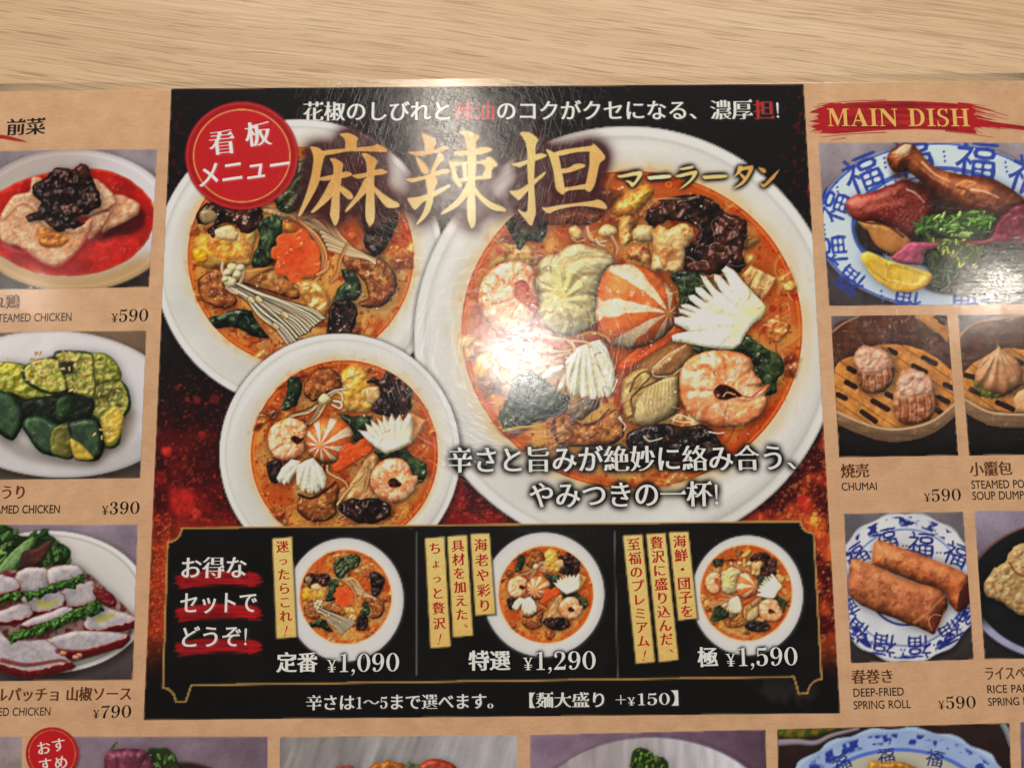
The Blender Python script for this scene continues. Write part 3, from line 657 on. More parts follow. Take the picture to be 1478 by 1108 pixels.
stripeball(EE([(0, 480 + 0), (80, 468), (160, 470), (260, 500), (350, 570), (420, 650), (452, 740), (452, 820), (420, 890), (350, 960), (250, 1010), (150, 1030), (60, 1020), (-10, 1000), (-60, 950), (-90, 860), (-95, 760), (-80, 640), (-50, 550)]), EE([(395, 795)])[0], 9, .42, 'orange and white striped fish ball', 1.0, .22)
food('kelp_piece', G([(268, 330), (360, 250), (490, 162), (545, 230), (470, 320), (400, 372), (290, 376)]), (150, 106, 66), (120, 84, 52), .7, R=7, k=.6, bump=((10, 2),), spec=.3, sh=.35)
for q in ([(280, 320), (370, 240), (490, 170)], [(275, 335), (295, 372), (400, 365), (465, 320)]): stroke(G(q), 1.8, 1.5, (244, 226, 186), 0, .85)
P = squid(EE([(745, 508), (778, 478), (825, 505), (872, 560), (940, 640), (1000, 700), (1036, 748), (1030, 792), (1000, 830), (950, 868), (910, 922), (872, 1000), (820, 1032), (740, 1036), (640, 1020), (560, 1000), (480, 988), (420, 977), (410, 945), (450, 928), (522, 915), (480, 888), (430, 862), (428, 822), (480, 812), (540, 826), (468, 790), (458, 762), (500, 770), (570, 795), (482, 760), (476, 736), (520, 732), (610, 768), (532, 705), (524, 678), (560, 672), (650, 730), (572, 655), (570, 622), (610, 618), (690, 690), (622, 590), (602, 540), (640, 550), (710, 635), (750, 662), (694, 568), (700, 536), (740, 548), (800, 612), (780, 565)]), EE([(960, 860)])[0], nrib=14, label='large white fan of squid, the top one in the big bowl')
stroke(EE([(815, 1000), (850, 900), (930, 800), (1010, 760)]), 14, 20, (214, 208, 138), 0, .38, soft=6)
leaf(F([(400, 690), (450, 560), (500, 440), (620, 380), (700, 420), (820, 510), (890, 560), (870, 650), (720, 720), (560, 760), (430, 785)]), 2.2, c=(30, 42, 26), c2=(48, 62, 38), mott=((14, (16, 22, 14), .6), (7, (80, 96, 58), .3, .2)), edge=3)
stroke(F([(425, 795), (520, 775), (620, 765), (720, 745)]), 4, 3, (190, 170, 74), .3, .8)
shiitake(F([(785, 770), (800, 700), (850, 670), (905, 680), (960, 745), (1080, 742), (1180, 660), (1240, 640), (1275, 700), (1285, 800), (1230, 880), (1050, 910), (860, 900), (795, 850)]), c=(160, 100, 46))
stroke(F([(770, 800), (790, 710), (850, 672), (910, 690), (965, 745), (1080, 735), (1180, 640)]), 3.5, 2.5, (100, 46, 32), .3, .8)
food('kelp_piece', F([(890, 620), (990, 570), (1090, 570), (1110, 620), (1030, 680), (980, 720), (910, 690)]), (120, 100, 72), (80, 58, 44), .4, R=8, sh=.2, soft=2, spec=.2)
comb = dict(amp=3.2, R=7)
squid(F([(850, 385), (905, 385), (880, 450), (856, 512), (830, 508), (812, 490)]), F([(900, 340)])[0], nrib=8, name='squid_piece')
squid(F([(695, 400), (760, 340), (850, 325), (875, 345), (780, 400), (706, 425)]), F([(900, 340)])[0], nrib=10, name='squid_piece')
squid(F([(868, 300), (930, 215), (1000, 182), (1060, 160), (1112, 148), (1165, 212), (1205, 320), (1222, 430), (1196, 530), (1178, 556), (1156, 556), (1146, 540), (1132, 560), (1108, 566), (1096, 548), (1078, 572), (1046, 574), (1032, 550), (1012, 560), (978, 560), (966, 540), (946, 556), (918, 546), (912, 528), (898, 532), (884, 510), (868, 400)]), F([(1000, 60)])[0], nrib=40, amp=3.4, label='small squid comb left of the scallop')
E1 = [F(q) for q in ([(720, 120), (850, 150), (1000, 165), (1040, 190)], [(590, 240), (700, 225), (850, 235), (930, 215)], [(700, 300), (800, 270), (900, 245)], [(860, 140), (920, 190), (925, 230)], [(370, 240), (420, 190), (480, 170)], [(370, 380), (350, 290), (390, 210)], [(420, 430), (380, 370), (370, 300)], [(680, 80), (740, 130), (860, 150)], [(620, 350), (720, 320), (830, 300)], [(440, 330), (520, 290), (640, 280)], [(420, 330), (500, 350), (560, 310)], [(430, 410), (520, 385), (590, 350)])]
enoki(E1, 5.5, (228, 176, 130)); reg('enoki_mushroom', spline(F([(360, 240), (480, 160), (700, 90), (1000, 150), (1040, 190), (900, 260), (700, 330), (560, 420), (430, 440), (370, 380)])))
stroke(F([(980, 120), (1060, 100), (1150, 130), (1180, 160)]), 5, 4, (206, 140, 70))
food('scallop', G([(78, 440), (108, 372), (180, 326), (252, 322), (285, 372), (310, 400), (380, 368), (448, 368), (442, 480), (440, 590), (360, 652), (262, 692), (182, 690), (112, 650), (82, 560)]), (196, 160, 98), (176, 146, 96), .7, R=14, k=.7, bump=((9, 3), (4, 1.4)), spec=.22, sh=.5, mott=((12, (146, 104, 56), .5, .1),), rim=(4, (140, 96, 50), .6), label='tan scallop left of the large shrimp')
food(None, G([(160, 590), (200, 500), (270, 430), (370, 385), (435, 390), (430, 560), (350, 640), (260, 680), (180, 670)]), (190, 166, 116), (200, 180, 134), .7, R=22, k=.6, bump=((7, 1.5),), sh=.4, regn=False)
for j in range(9): stroke(G([(250 + j * 22, 440 - j * 6), (225 + j * 26, 560 - j * 3), (250 + j * 20, 640 - j * 8)]), 1.6, 1.0, (150, 116, 70), 0, .5)
for q in ([(130, 470), (170, 380), (230, 340), (265, 372), (220, 420), (170, 480)], [(150, 600), (140, 520), (190, 460), (280, 415), (340, 385)], [(120, 640), (150, 620), (165, 570)]): stroke(G(q), 3.5, 2.5, (98, 66, 34), .2, .75)
shrimp(G([(450, 400), (460, 330), (510, 262), (600, 218), (720, 202), (840, 220), (912, 262), (935, 350), (985, 400), (980, 440), (1035, 428), (1005, 500), (992, 600), (922, 660), (812, 690), (712, 702), (640, 682), (560, 660), (500, 600), (460, 510)]), G([(668, 470), (715, 422), (790, 440), (860, 498), (800, 512), (740, 530), (690, 512)]), G([(760, 470)])[0], 8, .1, 'largest shrimp, lower right of the big bowl')
stroke(G([(735, 500), (760, 475), (810, 490)]), 2, 2, (226, 170, 110), 0, .8)
food(None, G([(760, 570), (860, 545), (1000, 500), (995, 590), (920, 655), (820, 690), (770, 660)]), (226, 122, 74), (232, 150, 104), .8, R=10, k=.5, bump=((8, 3),), sh=.25, regn=False, mott=((9, (240, 176, 136), .5),), spec=.3, soft=1.5)
stroke(G([(862, 500), (920, 505), (980, 455), (1025, 432)]), 2.2, 2.0, (150, 62, 34), 0, .65); stroke(G([(925, 500), (960, 470), (1010, 440)]), 3, 2, (216, 96, 52), 0, .6)
stroke(G([(672, 345), (676, 362), (690, 368)]), 1.6, 1.0, (60, 30, 20), 0, .8)
woodear(G([(108, 790), (130, 730), (200, 700), (330, 680), (480, 690), (620, 690), (705, 760), (720, 830), (640, 900), (480, 920), (300, 910), (150, 860)]), c=(34, 24, 26), c2=(58, 40, 32), mott=((20, (20, 16, 20), .8), (14, (96, 64, 40), .5, .2)))
for q in ([(220, 760), (260, 790), (340, 770)], [(640, 730), (700, 740), (740, 735)], [(410, 650), (450, 620), (540, 660), (480, 668), (412, 655)], [(80, 650), (60, 640), (100, 690), (90, 720)], [(18, 470), (50, 390), (20, 470)]): stroke(G(q), 2, 1.6, (236, 222, 200), 0, .8)
_R = ellsdf(912, 476, 246, 229)
curls(_R, (680, 260, 1150, 700), 110, 13, 1.5, (248, 226, 184), 0.5, 3)
curls(_R, (680, 260, 1150, 700), 60, 14, 1.8, (110, 44, 26), 0.45, 4)
dots(_R, (690, 270, 1140, 690), 60, 1.3, (255, 240, 214), 0.6, 8)
end_bowl('R')

# ---- the bowl behind it on the left
begin_bowl('L', 'noodle_bowl', 'printed bowl with carrot flower and enoki under the red round badge', (432, 380, 209, 208), (434, 370, 163, 158))
Cc = T(220, 280, 3.6925)
food('cabbage_piece', Cc([(230, 240), (330, 210), (450, 190), (550, 200), (540, 300), (520, 380), (420, 390), (300, 400), (240, 360)]), (210, 150, 68), (224, 184, 112), .3, R=16, bump=((18, 7, .6, 2.5), (7, 2.5)), mott=((14, (226, 170, 50), .6, 0.1), (10, (188, 96, 40), .5, .1)), spec=.3, soft=4, sh=.1)
food('egg_flower', Cc([(215, 300), (260, 290), (300, 320), (290, 360), (230, 365)]), (230, 160, 40), R=8, bump=((8, 4),), spec=.4, soft=2, sh=.2)
enoki([Cc([(600 + i * 26, 90 + i * 6), (700 + i * 30, 100 + (i % 3) * 18), (820 + i * 26, 160 + i * 10), (1000 + i * 14, 260 + i * 9)]) for i in range(8)], 6, (222, 186, 136), .35)
enoki([Cc([(620 + i * 30, -40 + i * 8), (720 + i * 16, 20 + i * 12), (690 + i * 12, 110)]) for i in range(6)], 6, (222, 186, 130), .3)
reg('enoki_mushroom', spline(Cc([(600, -40), (760, -20), (900, 100), (1100, 220), (1190, 350), (1060, 340), (860, 230), (640, 120)])))
shiitake(Cc([(240, 470), (300, 410), (372, 405), (402, 510), (450, 560), (425, 605), (330, 602), (268, 560)]), c=(166, 106, 58), c2=(150, 84, 46), bump=((14, 4, .9, 2.5), (5, 2)))
shiitake(Cc([(480, 470), (560, 420), (660, 400), (720, 440), (785, 520), (755, 562), (640, 525), (560, 500)]), c=(176, 120, 66), c2=(150, 92, 50), bump=((14, 4, .6, 3), (5, 2)))
food('tofu_piece', Cc([(470, 410), (600, 385), (650, 390), (560, 440), (500, 470)]), (186, 128, 70), R=6, spec=.3, soft=1.5)
shiitake(Cc([(1000, 320), (1080, 310), (1180, 325), (1275, 390), (1305, 490), (1255, 580), (1180, 608), (1085, 592), (1150, 545), (1115, 450), (1040, 400)]), c=(140, 84, 44), c2=(120, 66, 38))
stroke(Cc([(1000, 395), (1090, 440), (1125, 500), (1085, 580), (1110, 600)]), 4, 3, (206, 156, 96), .3, .7)
woodear(Cc([(232, 100), (300, 45), (420, 50), (560, 50), (590, 120), (545, 190), (480, 205), (440, 165), (350, 165), (335, 240), (298, 195), (330, 150), (270, 160), (235, 140)]), c=(44, 26, 26))
food('cabbage_piece', Cc([(335, 190), (420, 170), (460, 215), (440, 250), (350, 240)]), (216, 180, 132), R=6, bump=((7, 3, 1.2, 3),), spec=.3, sh=.2)
food('kelp_piece', Cc([(250, 100), (300, 80), (345, 110), (330, 150), (270, 155)]), (140, 118, 84), R=6, spec=.5, sp=40, sh=.2)
leaf(Cc([(640, -90), (760, -170), (900, -200), (980, -160), (960, -60), (820, 20), (760, 90), (690, 100), (640, 20)]), 2.4, label='leaf behind the golden title')
leaf(Cc([(555, 160), (600, 128), (662, 110), (692, 150), (682, 230), (642, 290), (652, 352), (590, 392), (528, 382), (545, 310), (572, 240)]), 1.4, c=(40, 60, 40))
woodear(Cc([(1110, 40), (1200, 20), (1300, 90), (1305, 170), (1232, 300), (1182, 332), (1138, 290), (1128, 200)]), c=(28, 22, 24), c2=(44, 32, 30), label='black wood ear at the right of this bowl')
enoki([Cc([(900 + i * 10, 205 + i * 22), (1000 + i * 12, 260 + i * 16), (1100 + i * 10, 310 + i * 8), (1185, 350 + i * 5)]) for i in range(5)], 5, (220, 190, 150), .3)
carrot = Cc([(630, 318), (638, 288), (665, 272), (660, 238), (690, 212), (730, 212), (765, 205), (800, 178), (832, 200), (845, 238), (885, 262), (902, 310), (890, 350), (905, 385), (880, 430), (845, 440), (812, 445), (782, 478), (740, 476), (715, 440), (672, 430), (648, 395), (662, 355), (634, 340)])
food('carrot_flower', carrot, (208, 84, 38), (216, 98, 46), .8, R=4, k=.5, bump=((5, .9), (14, .8)), spec=.08, sh=.5, cf=lambda X, Y, d, c: mix(c, C3((190, 62, 26)), (1 - sst(8, 26, np.hypot(X - 428, Y - 372) + 5 * noise(X, Y, 7, 3))) * .5), rim=(2.5, (230, 118, 60), .5), label='orange carrot cut as a flower')
enoki([Cc(q) for q in ([(740, 120), (830, 190), (900, 290), (905, 400), (860, 470)], [(780, 140), (880, 230), (925, 330), (910, 420)], [(1040, 270), (1000, 350), (985, 420), (950, 470), (990, 440)], [(880, 430), (930, 400), (940, 360)], [(760, 490), (840, 500), (900, 480)])], 4.5, (220, 150, 96), .35)
food(None, Cc([(1040, 215), (1075, 205), (1090, 235), (1060, 248)]), (196, 100, 54), R=4, regn=False)
leaf(Cc([(1005, 400), (1070, 420), (1110, 480), (1108, 550), (1060, 572), (960, 592), (985, 510), (1022, 470)]), 1.2, c=(40, 52, 44))
woodear(Cc([(950, 600), (1010, 560), (1080, 588), (1092, 640), (1052, 742), (930, 748), (940, 665)]), c=(46, 24, 24), bump=((14, 7, 1.0, 2.0), (6, 3)))
food('cabbage_piece', Cc([(760, 470), (880, 470), (950, 560), (920, 660), (850, 640), (800, 560)]), (206, 150, 84), R=10, bump=((14, 6), (5, 2)), mott=((10, (150, 96, 40), .5),), spec=.6, soft=3, sh=.1)
leaf(Cc([(312, 660), (440, 618), (520, 615), (562, 690), (622, 765), (530, 752), (440, 712), (315, 712)]), 0.2, c=(44, 62, 46), c2=(34, 48, 36))
rs = np.random.RandomState(4)
EL = []
for i in range(26):
    u = i / 25.0; j = rs.uniform(-10, 10); v = u + rs.uniform(-.04, .04)
    EL.append(Cc([(405 + 55 * v, 505 - 30 * v), (500 + 60 * v, 560 - 40 * v), (570 + 130 * v, 640 - 75 * v + j), (660 + 190 * v, 730 - 110 * v - j), (720 + 190 * v + j, 810 - 150 * v)]))
rs.shuffle(EL)
enoki(EL, 3.3, (252, 226, 190), .8)
enoki([Cc([(x, y), (x + 14, y + 12)]) for x, y in ((520, 560), (560, 555), (650, 700), (700, 640))], 7, (238, 204, 150), .5)
reg('enoki_mushroom', spline(Cc([(400, 520), (470, 470), (640, 540), (780, 600), (900, 690), (830, 760), (720, 790), (600, 700), (480, 590)])), label='pale bundle of enoki across this bowl')
for q in ([(385, 440), (372, 400), (376, 365)], [(470, 470), (490, 420), (480, 380)], [(395, 500), (420, 520), (450, 530)]): stroke(Cc(q), 5, 4, (232, 196, 160), .4)
for x, y, r in ((425, 395, 30), (400, 420, 24), (468, 395, 24), (452, 430, 26), (415, 470, 34), (388, 455, 18)):
    food('enoki_cap', Cc([(x + r * math.cos(a) * 1.0, y + r * .9 * math.sin(a)) for a in np.arange(8) / 8 * 6.283]), (226, 200, 148), (236, 216, 172), .8, R=7, k=.9, spec=.2, sh=.4)
_L = ellsdf(434, 370, 163, 158)
curls(_L, (280, 220, 590, 520), 70, 10, 1.3, (248, 230, 190), 0.5, 13); curls(_L, (280, 220, 590, 520), 40, 12, 1.6, (120, 48, 26), 0.4, 14)
dots(_L, (280, 220, 590, 520), 40, 1.1, (255, 244, 220), 0.6, 18)
end_bowl('L')

# ---- the middle bowl in front
begin_bowl('M', 'noodle_bowl', 'middle sized printed bowl with two shrimp, overlapping the other two large bowls', (490.5, 655, 174, 174), (497, 655, 135, 135))
M = T(310, 480, 3.957)
food('egg_flower', M([(700, 260), (780, 180), (850, 200), (900, 300), (920, 440), (800, 460), (730, 420), (690, 330)]), (214, 160, 72), (204, 168, 96), 1.2, R=14, bump=((12, 5), (5, 2)), mott=((10, (232, 180, 60), .6, .1), (9, (180, 96, 40), .4, .1)), spec=.4, soft=4, sh=.05)
leaf(M([(420, 255), (488, 260), (495, 330), (462, 420), (378, 442), (400, 370), (412, 310)]), 1.5, c=(38, 52, 34))
shiitake(M([(508, 300), (560, 222), (640, 198), (712, 240), (722, 318), (640, 350), (560, 392), (508, 352)]), c=(150, 88, 42), c2=(136, 74, 36))
woodear(M([(858, 290), (920, 252), (952, 272), (980, 212), (1030, 203), (1062, 250), (1122, 310), (1118, 440), (1052, 482), (920, 462), (893, 400), (942, 350), (912, 292)]), c=(50, 28, 30), c2=(70, 42, 38))
food('cabbage_piece', M([(860, 320), (930, 310), (940, 370), (890, 410), (860, 370)]), (200, 160, 108), R=5, bump=((6, 3, 1, 2),), spec=.3, sh=.2)
enoki([M([(620 - i * 8, 400 + i * 3), (560 - i * 6, 430 + i * 5), (470 - i * 10, 470 + i * 3), (350 + i * 10, 520 + i * 12)]) for i in range(6)], 4, (226, 190, 144), .35)
enoki([M([(600 + i * 9, 400 + i * 4), (570 + i * 6, 470 + i * 3), (520 + i * 8, 520)]) for i in range(4)], 3.6, (214, 172, 128), .3)
enoki([M(q) for q in ([(660, 360), (690, 340), (720, 350), (725, 390), (680, 390)], [(680, 390), (720, 400), (715, 430), (670, 410)], [(650, 350), (690, 330), (750, 322)])], 3.6, (234, 206, 170), .4)
reg('enoki_mushroom', spline(M([(345, 520), (480, 440), (580, 370), (640, 340), (730, 345), (720, 430), (600, 480), (520, 540), (420, 500)])))
food('enoki_cap', M([(592, 372), (628, 345), (662, 380), (632, 412), (600, 400)]), (216, 190, 136), (232, 212, 164), .8, R=7, k=.8, sh=.4)
leaf(M([(712, 468), (800, 478), (900, 480), (875, 545), (835, 565), (850, 602), (800, 622), (775, 550)]), .4, c=(28, 40, 34))
food('bamboo_shoot', M([(1120, 455), (1205, 500), (1150, 615), (1110, 640)]), (196, 130, 74), (214, 160, 104), .6, R=4, bump=((6, 3, 1.2, 5),), sharp=True)
leaf(M([(918, 670), (1020, 658), (1100, 668), (1142, 720), (1212, 752), (1202, 830), (1150, 862), (1110, 765), (1020, 722), (940, 722)]), .5, c=(40, 54, 38))
food('noodle_nest', M([(690, 955), (780, 850), (880, 700), (935, 715), (900, 880), (940, 950), (800, 970)]), (196, 150, 96), (206, 170, 120), .8, R=8, bump=((8, 4, 2.2, 4),), mott=((9, (166, 88, 50), .5),), spec=.4)
shrimp(M([(303, 610), (320, 540), (380, 498), (450, 488), (525, 530), (530, 590), (520, 640), (505, 690), (480, 712), (420, 732), (350, 712), (310, 662)]), M([(430, 600), (455, 585), (490, 600), (515, 590), (500, 625), (470, 640), (440, 622)]), M([(455, 608)])[0], 9, .2, 'small shrimp left of the striped ball in the middle bowl')
stripeball(M([(520, 590), (560, 520), (610, 490), (660, 484), (730, 500), (780, 552), (795, 610), (775, 680), (730, 730), (670, 745), (590, 735), (535, 685)]), M([(602, 645)])[0], 10, .15, 'striped ball in the middle bowl', .6)
food('carrot_slice', M([(668, 760), (700, 730), (722, 655), (765, 628), (800, 640), (830, 610), (880, 605), (912, 640), (900, 680), (830, 722), (740, 782), (690, 802)]), (196, 74, 32), (206, 92, 42), .6, R=4, spec=.15, bump=((5, 1),))
squid(M([(818, 555), (870, 563), (858, 516), (900, 540), (890, 495), (935, 530), (925, 485), (960, 515), (963, 468), (990, 510), (1010, 458), (1032, 505), (1058, 465), (1075, 505), (1110, 458), (1130, 480), (1132, 560), (1122, 630), (1060, 662), (980, 690), (918, 650), (868, 610)]), M([(1020, 690)])[0], nrib=16, label='squid fan in the middle bowl')
food('black_fungus', M([(300, 740), (380, 735), (370, 850), (320, 850), (300, 790)]), (40, 26, 24), R=4, bump=((8, 3),), spec=.4)
shiitake(M([(468, 970), (488, 922), (520, 935), (560, 945), (640, 900), (700, 848), (712, 900), (700, 960), (682, 1052), (580, 1082), (490, 1042)]), c=(138, 80, 40))
stroke(M([(480, 925), (550, 945), (640, 895), (690, 850)]), 4, 3, (60, 34, 30), .3, .8)
squid(M([(353, 830), (380, 770), (440, 722), (490, 735), (478, 790), (440, 830), (425, 862), (408, 850), (398, 874), (382, 850), (366, 856)]), M([(560, 640)])[0], nrib=26, amp=2.4, name='squid_piece')
squid(M([(462, 790), (480, 750), (520, 726), (560, 713), (612, 770), (636, 832), (630, 880), (616, 892), (606, 880), (598, 908), (578, 916), (568, 900), (552, 918), (530, 914), (520, 895), (504, 910), (488, 896), (482, 876), (468, 872)]), M([(545, 640)])[0], nrib=30, amp=2.6, label='squid comb in the middle bowl')
shrimp(M([(884, 830), (910, 770), (970, 725), (1060, 718), (1112, 760), (1128, 810), (1160, 822), (1142, 900), (1090, 952), (1020, 972), (940, 942), (900, 890)]), M([(988, 852), (1020, 828), (1072, 865), (1042, 886), (1000, 882)]), M([(1030, 860)])[0], 9, .0, 'shrimp at the lower right of the middle bowl')
woodear(M([(703, 1000), (760, 950), (860, 948), (980, 968), (1012, 1010), (982, 1062), (880, 1092), (770, 1060)]), c=(34, 22, 24), c2=(64, 40, 28))
enoki([M(q) for q in ([(640, 760), (650, 800), (740, 850), (760, 890)], [(700, 980), (760, 900), (830, 830), (880, 740)], [(860, 900), (880, 820), (885, 750)], [(800, 880), (850, 830), (870, 780)])], 3.4, (210, 166, 110), .4)
_M = ellsdf(497, 655, 135, 135)
curls(_M, (370, 530, 620, 760), 70, 8, 1.1, (248, 228, 190), 0.55, 23); curls(_M, (370, 530, 620, 760), 40, 10, 1.4, (116, 44, 24), 0.4, 24)
dots(_M, (370, 530, 620, 760), 40, 1.0, (255, 244, 220), 0.6, 28)
end_bowl('M')
# ------------------------------------------------------------------ the printed sheet: feature panel
MAIN = Canvas(-90, 110, 1580, 1190, (200, 160, 120))
PANEL = np.array([_TL, _TR, _BR, _BL], float)
NAMES = {}                                     # part key -> (name, label)
S1 = T(200, 740, 3.5167); S2 = T(590, 740, 3.516); S3 = T(880, 740, 3.517)

def begin_panel():
    global CUR, CLIP
    setcv(MAIN); CLIP = []
    def f(X, Y, d, c):
        n = fbm(X, Y, 30, 4, 3); n2 = fbm(X, Y, 7, 3, 13); b = C3((17, 14, 15))
        c = np.empty(X.shape + (3,), np.float32); c[:] = b
        low = sst(480, 720, Y + 0.06 * (X - 700)) * (1 - sst(900, 990, Y))
        rt = sst(950, 1180, X)
        red = mix(C3((70, 12, 14)), C3((116, 20, 20)), sst(-.4, .6, n))
        red = mix(red, C3((158, 32, 30)), sst(.1, .8, n2) * .35)
        red = mix(red, C3((206, 84, 30)), np.clip(rt * sst(-.3, .3, n) + sst(730, 790, Y) * (1 - sst(240, 420, X)) * .7, 0, 1) * .55)
        red = mix(red, C3((236, 150, 70)), sst(.5, .8, n2) * rt * .6)
        c = mix(c, red, low * np.clip(.9 + .2 * n, 0, 1))
        # bokeh-like squares and specks of the chilli backdrop
        sp = sst(.5, .9, fbm(X, Y, 5, 2, 23)) * low
        c = mix(c, C3((214, 70, 48)), sp * .5)
        up = sst(.45, .8, fbm(X, Y, 7.0, 2, 29)) * (sst(1110, 1160, X) + .5 * (1 - sst(262, 290, X))) * (1 - sst(300, 400, Y))
        c = mix(c, C3((110, 18, 20)), up * .6)
        gl = sst(985, 1030, Y) * .0
        mist = sst(.1, .7, fbm(X, Y, 36, 3, 8)) * sst(960, 1000, Y) * (sst(1040, 1100, X) * (1 - sst(1150, 1215, X)))
        c = mix(c, C3((70, 64, 60)), mist * .4)
        return c
    fill(PANEL, (16, 14, 15), soft=.6, fn=f)
    CUR = 'panel'; NAMES['panel'] = ('feature_panel', 'black feature panel with a red chilli backdrop')
    CLIP = [polysdf(PANEL)]
    rs = np.random.RandomState(12)
    for x, y, s, c, o in ((241, 652, 12, (206, 44, 36), .9), (262, 724, 34, (190, 38, 32), .7), (284, 742, 12, (206, 62, 38), .6), (292, 628, 9, (196, 44, 38), .5), (256, 560, 6, (170, 36, 32), .6), (284, 578, 9, (150, 30, 30), .6),
                          (310, 576, 12, (140, 30, 30), .5), (232, 690, 14, (180, 34, 30), .5), (270, 576, 6, (170, 40, 34), .5), (246, 790, 22, (190, 66, 34), .5), (1160, 728, 20, (190, 34, 26), .7), (1180, 760, 26, (214, 92, 34), .7), (1190, 690, 20, (170, 40, 24), .5), (1195, 800, 16, (206, 84, 30), .5)):
        P = [(x - s / 2 + rs.uniform(-1, 1), y - s / 2 + rs.uniform(-1, 1)), (x + s / 2, y - s / 2 + rs.uniform(-2, 2)), (x + s * .4, y + s / 2), (x - s * .35, y + s * .45)]
        fill(spline(P, True, 4), c, o, soft=1 + s * .12, fn=lambda X, Y, d, q: q * (1 + .25 * fbm(X, Y, 6, 3, 6))[..., None])
    f = lambda X, Y: np.full(X.shape, 9.0)
    dots(f, (232, 540, 345, 770), 260, 1.1, (206, 64, 52), .6, 2); dots(f, (640, 680, 770, 755), 160, 1.0, (190, 50, 44), .6, 14); dots(f, (214, 740, 246, 930), 240, 1.2, (226, 96, 44), .7, 15); dots(f, (1120, 640, 1212, 900), 300, 1.1, (232, 130, 60), .6, 16); dots(f, (214, 740, 246, 920), 110, 1.4, (236, 116, 50), .7, 3)
    dots(f, (645, 690, 770, 755), 60, 1.0, (226, 120, 110), .7, 4); dots(f, (1130, 650, 1212, 900), 170, 1.3, (246, 190, 110), .6, 5)
    dots(f, (1120, 640, 1210, 780), 40, 2.6, (226, 120, 60), .5, 6); dots(f, (1172, 740, 1182, 758), 6, 4, (226, 196, 80), .8, 7)
    dots(f, (238, 225, 262, 250), 4, 1.2, (150, 30, 30), .6, 8)
    reg('panel_backdrop', PANEL, step=2.0)

def comp_bowl(key):
    """lay a bowl print over the main sheet"""
    global CUR, CLIP
    b = BOWL[key]; cx, cy, rx, ry = b['plate']; f = ellsdf(cx, cy, rx, ry)
    fill((ellsdf(cx + 1, cy + 3, rx + 3, ry + 3), (cx - rx - 5, cy - ry - 5, cx + rx + 5, cy + ry + 8)), (10, 8, 8), .55, soft=6)
    wn = CV.win((cx - rx, cy - ry, cx + rx, cy + ry), 3)
    sl, X, Y = wn; a = sst(-.8, .8, clipd(f(X, Y), X, Y))
    CV.a[sl] = mix(CV.a[sl], b['cv'].sample(X, Y), a)
    NAMES[key] = (b['name'], b['label'])
    for r in REG[b['n0']:b['n1']]:
        r['clip'] = r['clip'] + [polysdf(PANEL), f] + ([SETCLIP] if SETCLIP else []); r['cv'] = MAIN; NREG[0] += 1; r['z'] = NREG[0]

def small_bowl(key, newkey, label, soup):
    """the same print, reduced, in the set box"""
    global CUR
    b = BOWL[key]; s0 = b['soup']; kx = soup[2] / s0[2]; ky = soup[3] / s0[3]
    fx = lambda x: (x - s0[0]) * kx + soup[0]; fy = lambda y: (y - s0[1]) * ky + soup[1]
    cx, cy, rx, ry = b['plate']
    if key == 'R': cx, cy, rx, ry = 918, 489, 300, 288
    P = (fx(cx), fy(cy), rx * kx, ry * ky); f = ellsdf(*P)
    bl = Canvas(b['cv'].x0, b['cv'].y0, b['cv'].x0 + b['cv'].w, b['cv'].y0 + b['cv'].h); bl.a = blur(b['cv'].a, 0.55 / kx)
    g = ellsdf(*P[:2], P[2] + 2.5, P[3] + 2.5)
    fill((ellsdf(P[0] + .5, P[1] + 1, P[2] + 2.5, P[3] + 2.5), (P[0] - P[2] - 4, P[1] - P[3] - 4, P[0] + P[2] + 4, P[1] + P[3] + 4)), (120, 120, 118), .25, soft=3)
    wn = CV.win((P[0] - P[2], P[1] - P[3], P[0] + P[2], P[1] + P[3]), 3); sl, X, Y = wn
    a = sst(-.8, .8, f(X, Y))
    src = bl.sample((X - soup[0]) / kx + s0[0], (Y - soup[1]) / ky + s0[1])
    rs_ = np.hypot((X - soup[0]) / soup[2], (Y - soup[1]) / soup[3])
    plate = C3((206, 205, 204))[None, None] * (1 - .05 * sst(.9, 1.0, np.hypot((X - P[0]) / P[2], (Y - P[1]) / P[3])))[..., None]
    src = np.where((rs_ > 1.12)[..., None], plate, src)
    src = mix(src, plate, sst(1.0, 1.12, rs_))
    CV.a[sl] = mix(CV.a[sl], np.clip(src * 1.04, 0, 1), a)
    NAMES[newkey] = (b['name'], label)
    for r in REG[b['n0']:b['n1']]:
        n = dict(r); NREG[0] += 1; n['z'] = NREG[0]; n['parent'] = newkey; n['clip'] = [f]; n['label'] = None; n['step'] = .8; n['cv'] = MAIN
        if r['P'] is not None:
            n['P'] = np.stack([fx(r['P'][:, 0]), fy(r['P'][:, 1])], 1); n['bx'] = bbox(n['P'])
        elif r['name'] == 'plate': n['sdf'] = f; n['bx'] = (P[0] - P[2], P[1] - P[3], P[0] + P[2], P[1] + P[3])
        else: n['sdf'] = ellsdf(*soup); n['bx'] = (soup[0] - soup[2], soup[1] - soup[3], soup[0] + soup[2], soup[1] + soup[3]); n['clip'] = [f]
        if r['name'] not in ('plate', 'soup'): n['clip'] = [f, ellsdf(*soup)]
        REG.append(n)

SETCLIP = None
begin_panel()
SETTOP = np.array([(150, 760.5), (262.5, 760.5), (1155, 752), (1260, 752), (1260, 1100), (150, 1100)], float)
SETCLIP = lambda X, Y: -pdist(SETTOP, X, Y)
CLIP = [polysdf(PANEL)]
comp_bowl('L'); comp_bowl('R'); comp_bowl('M')

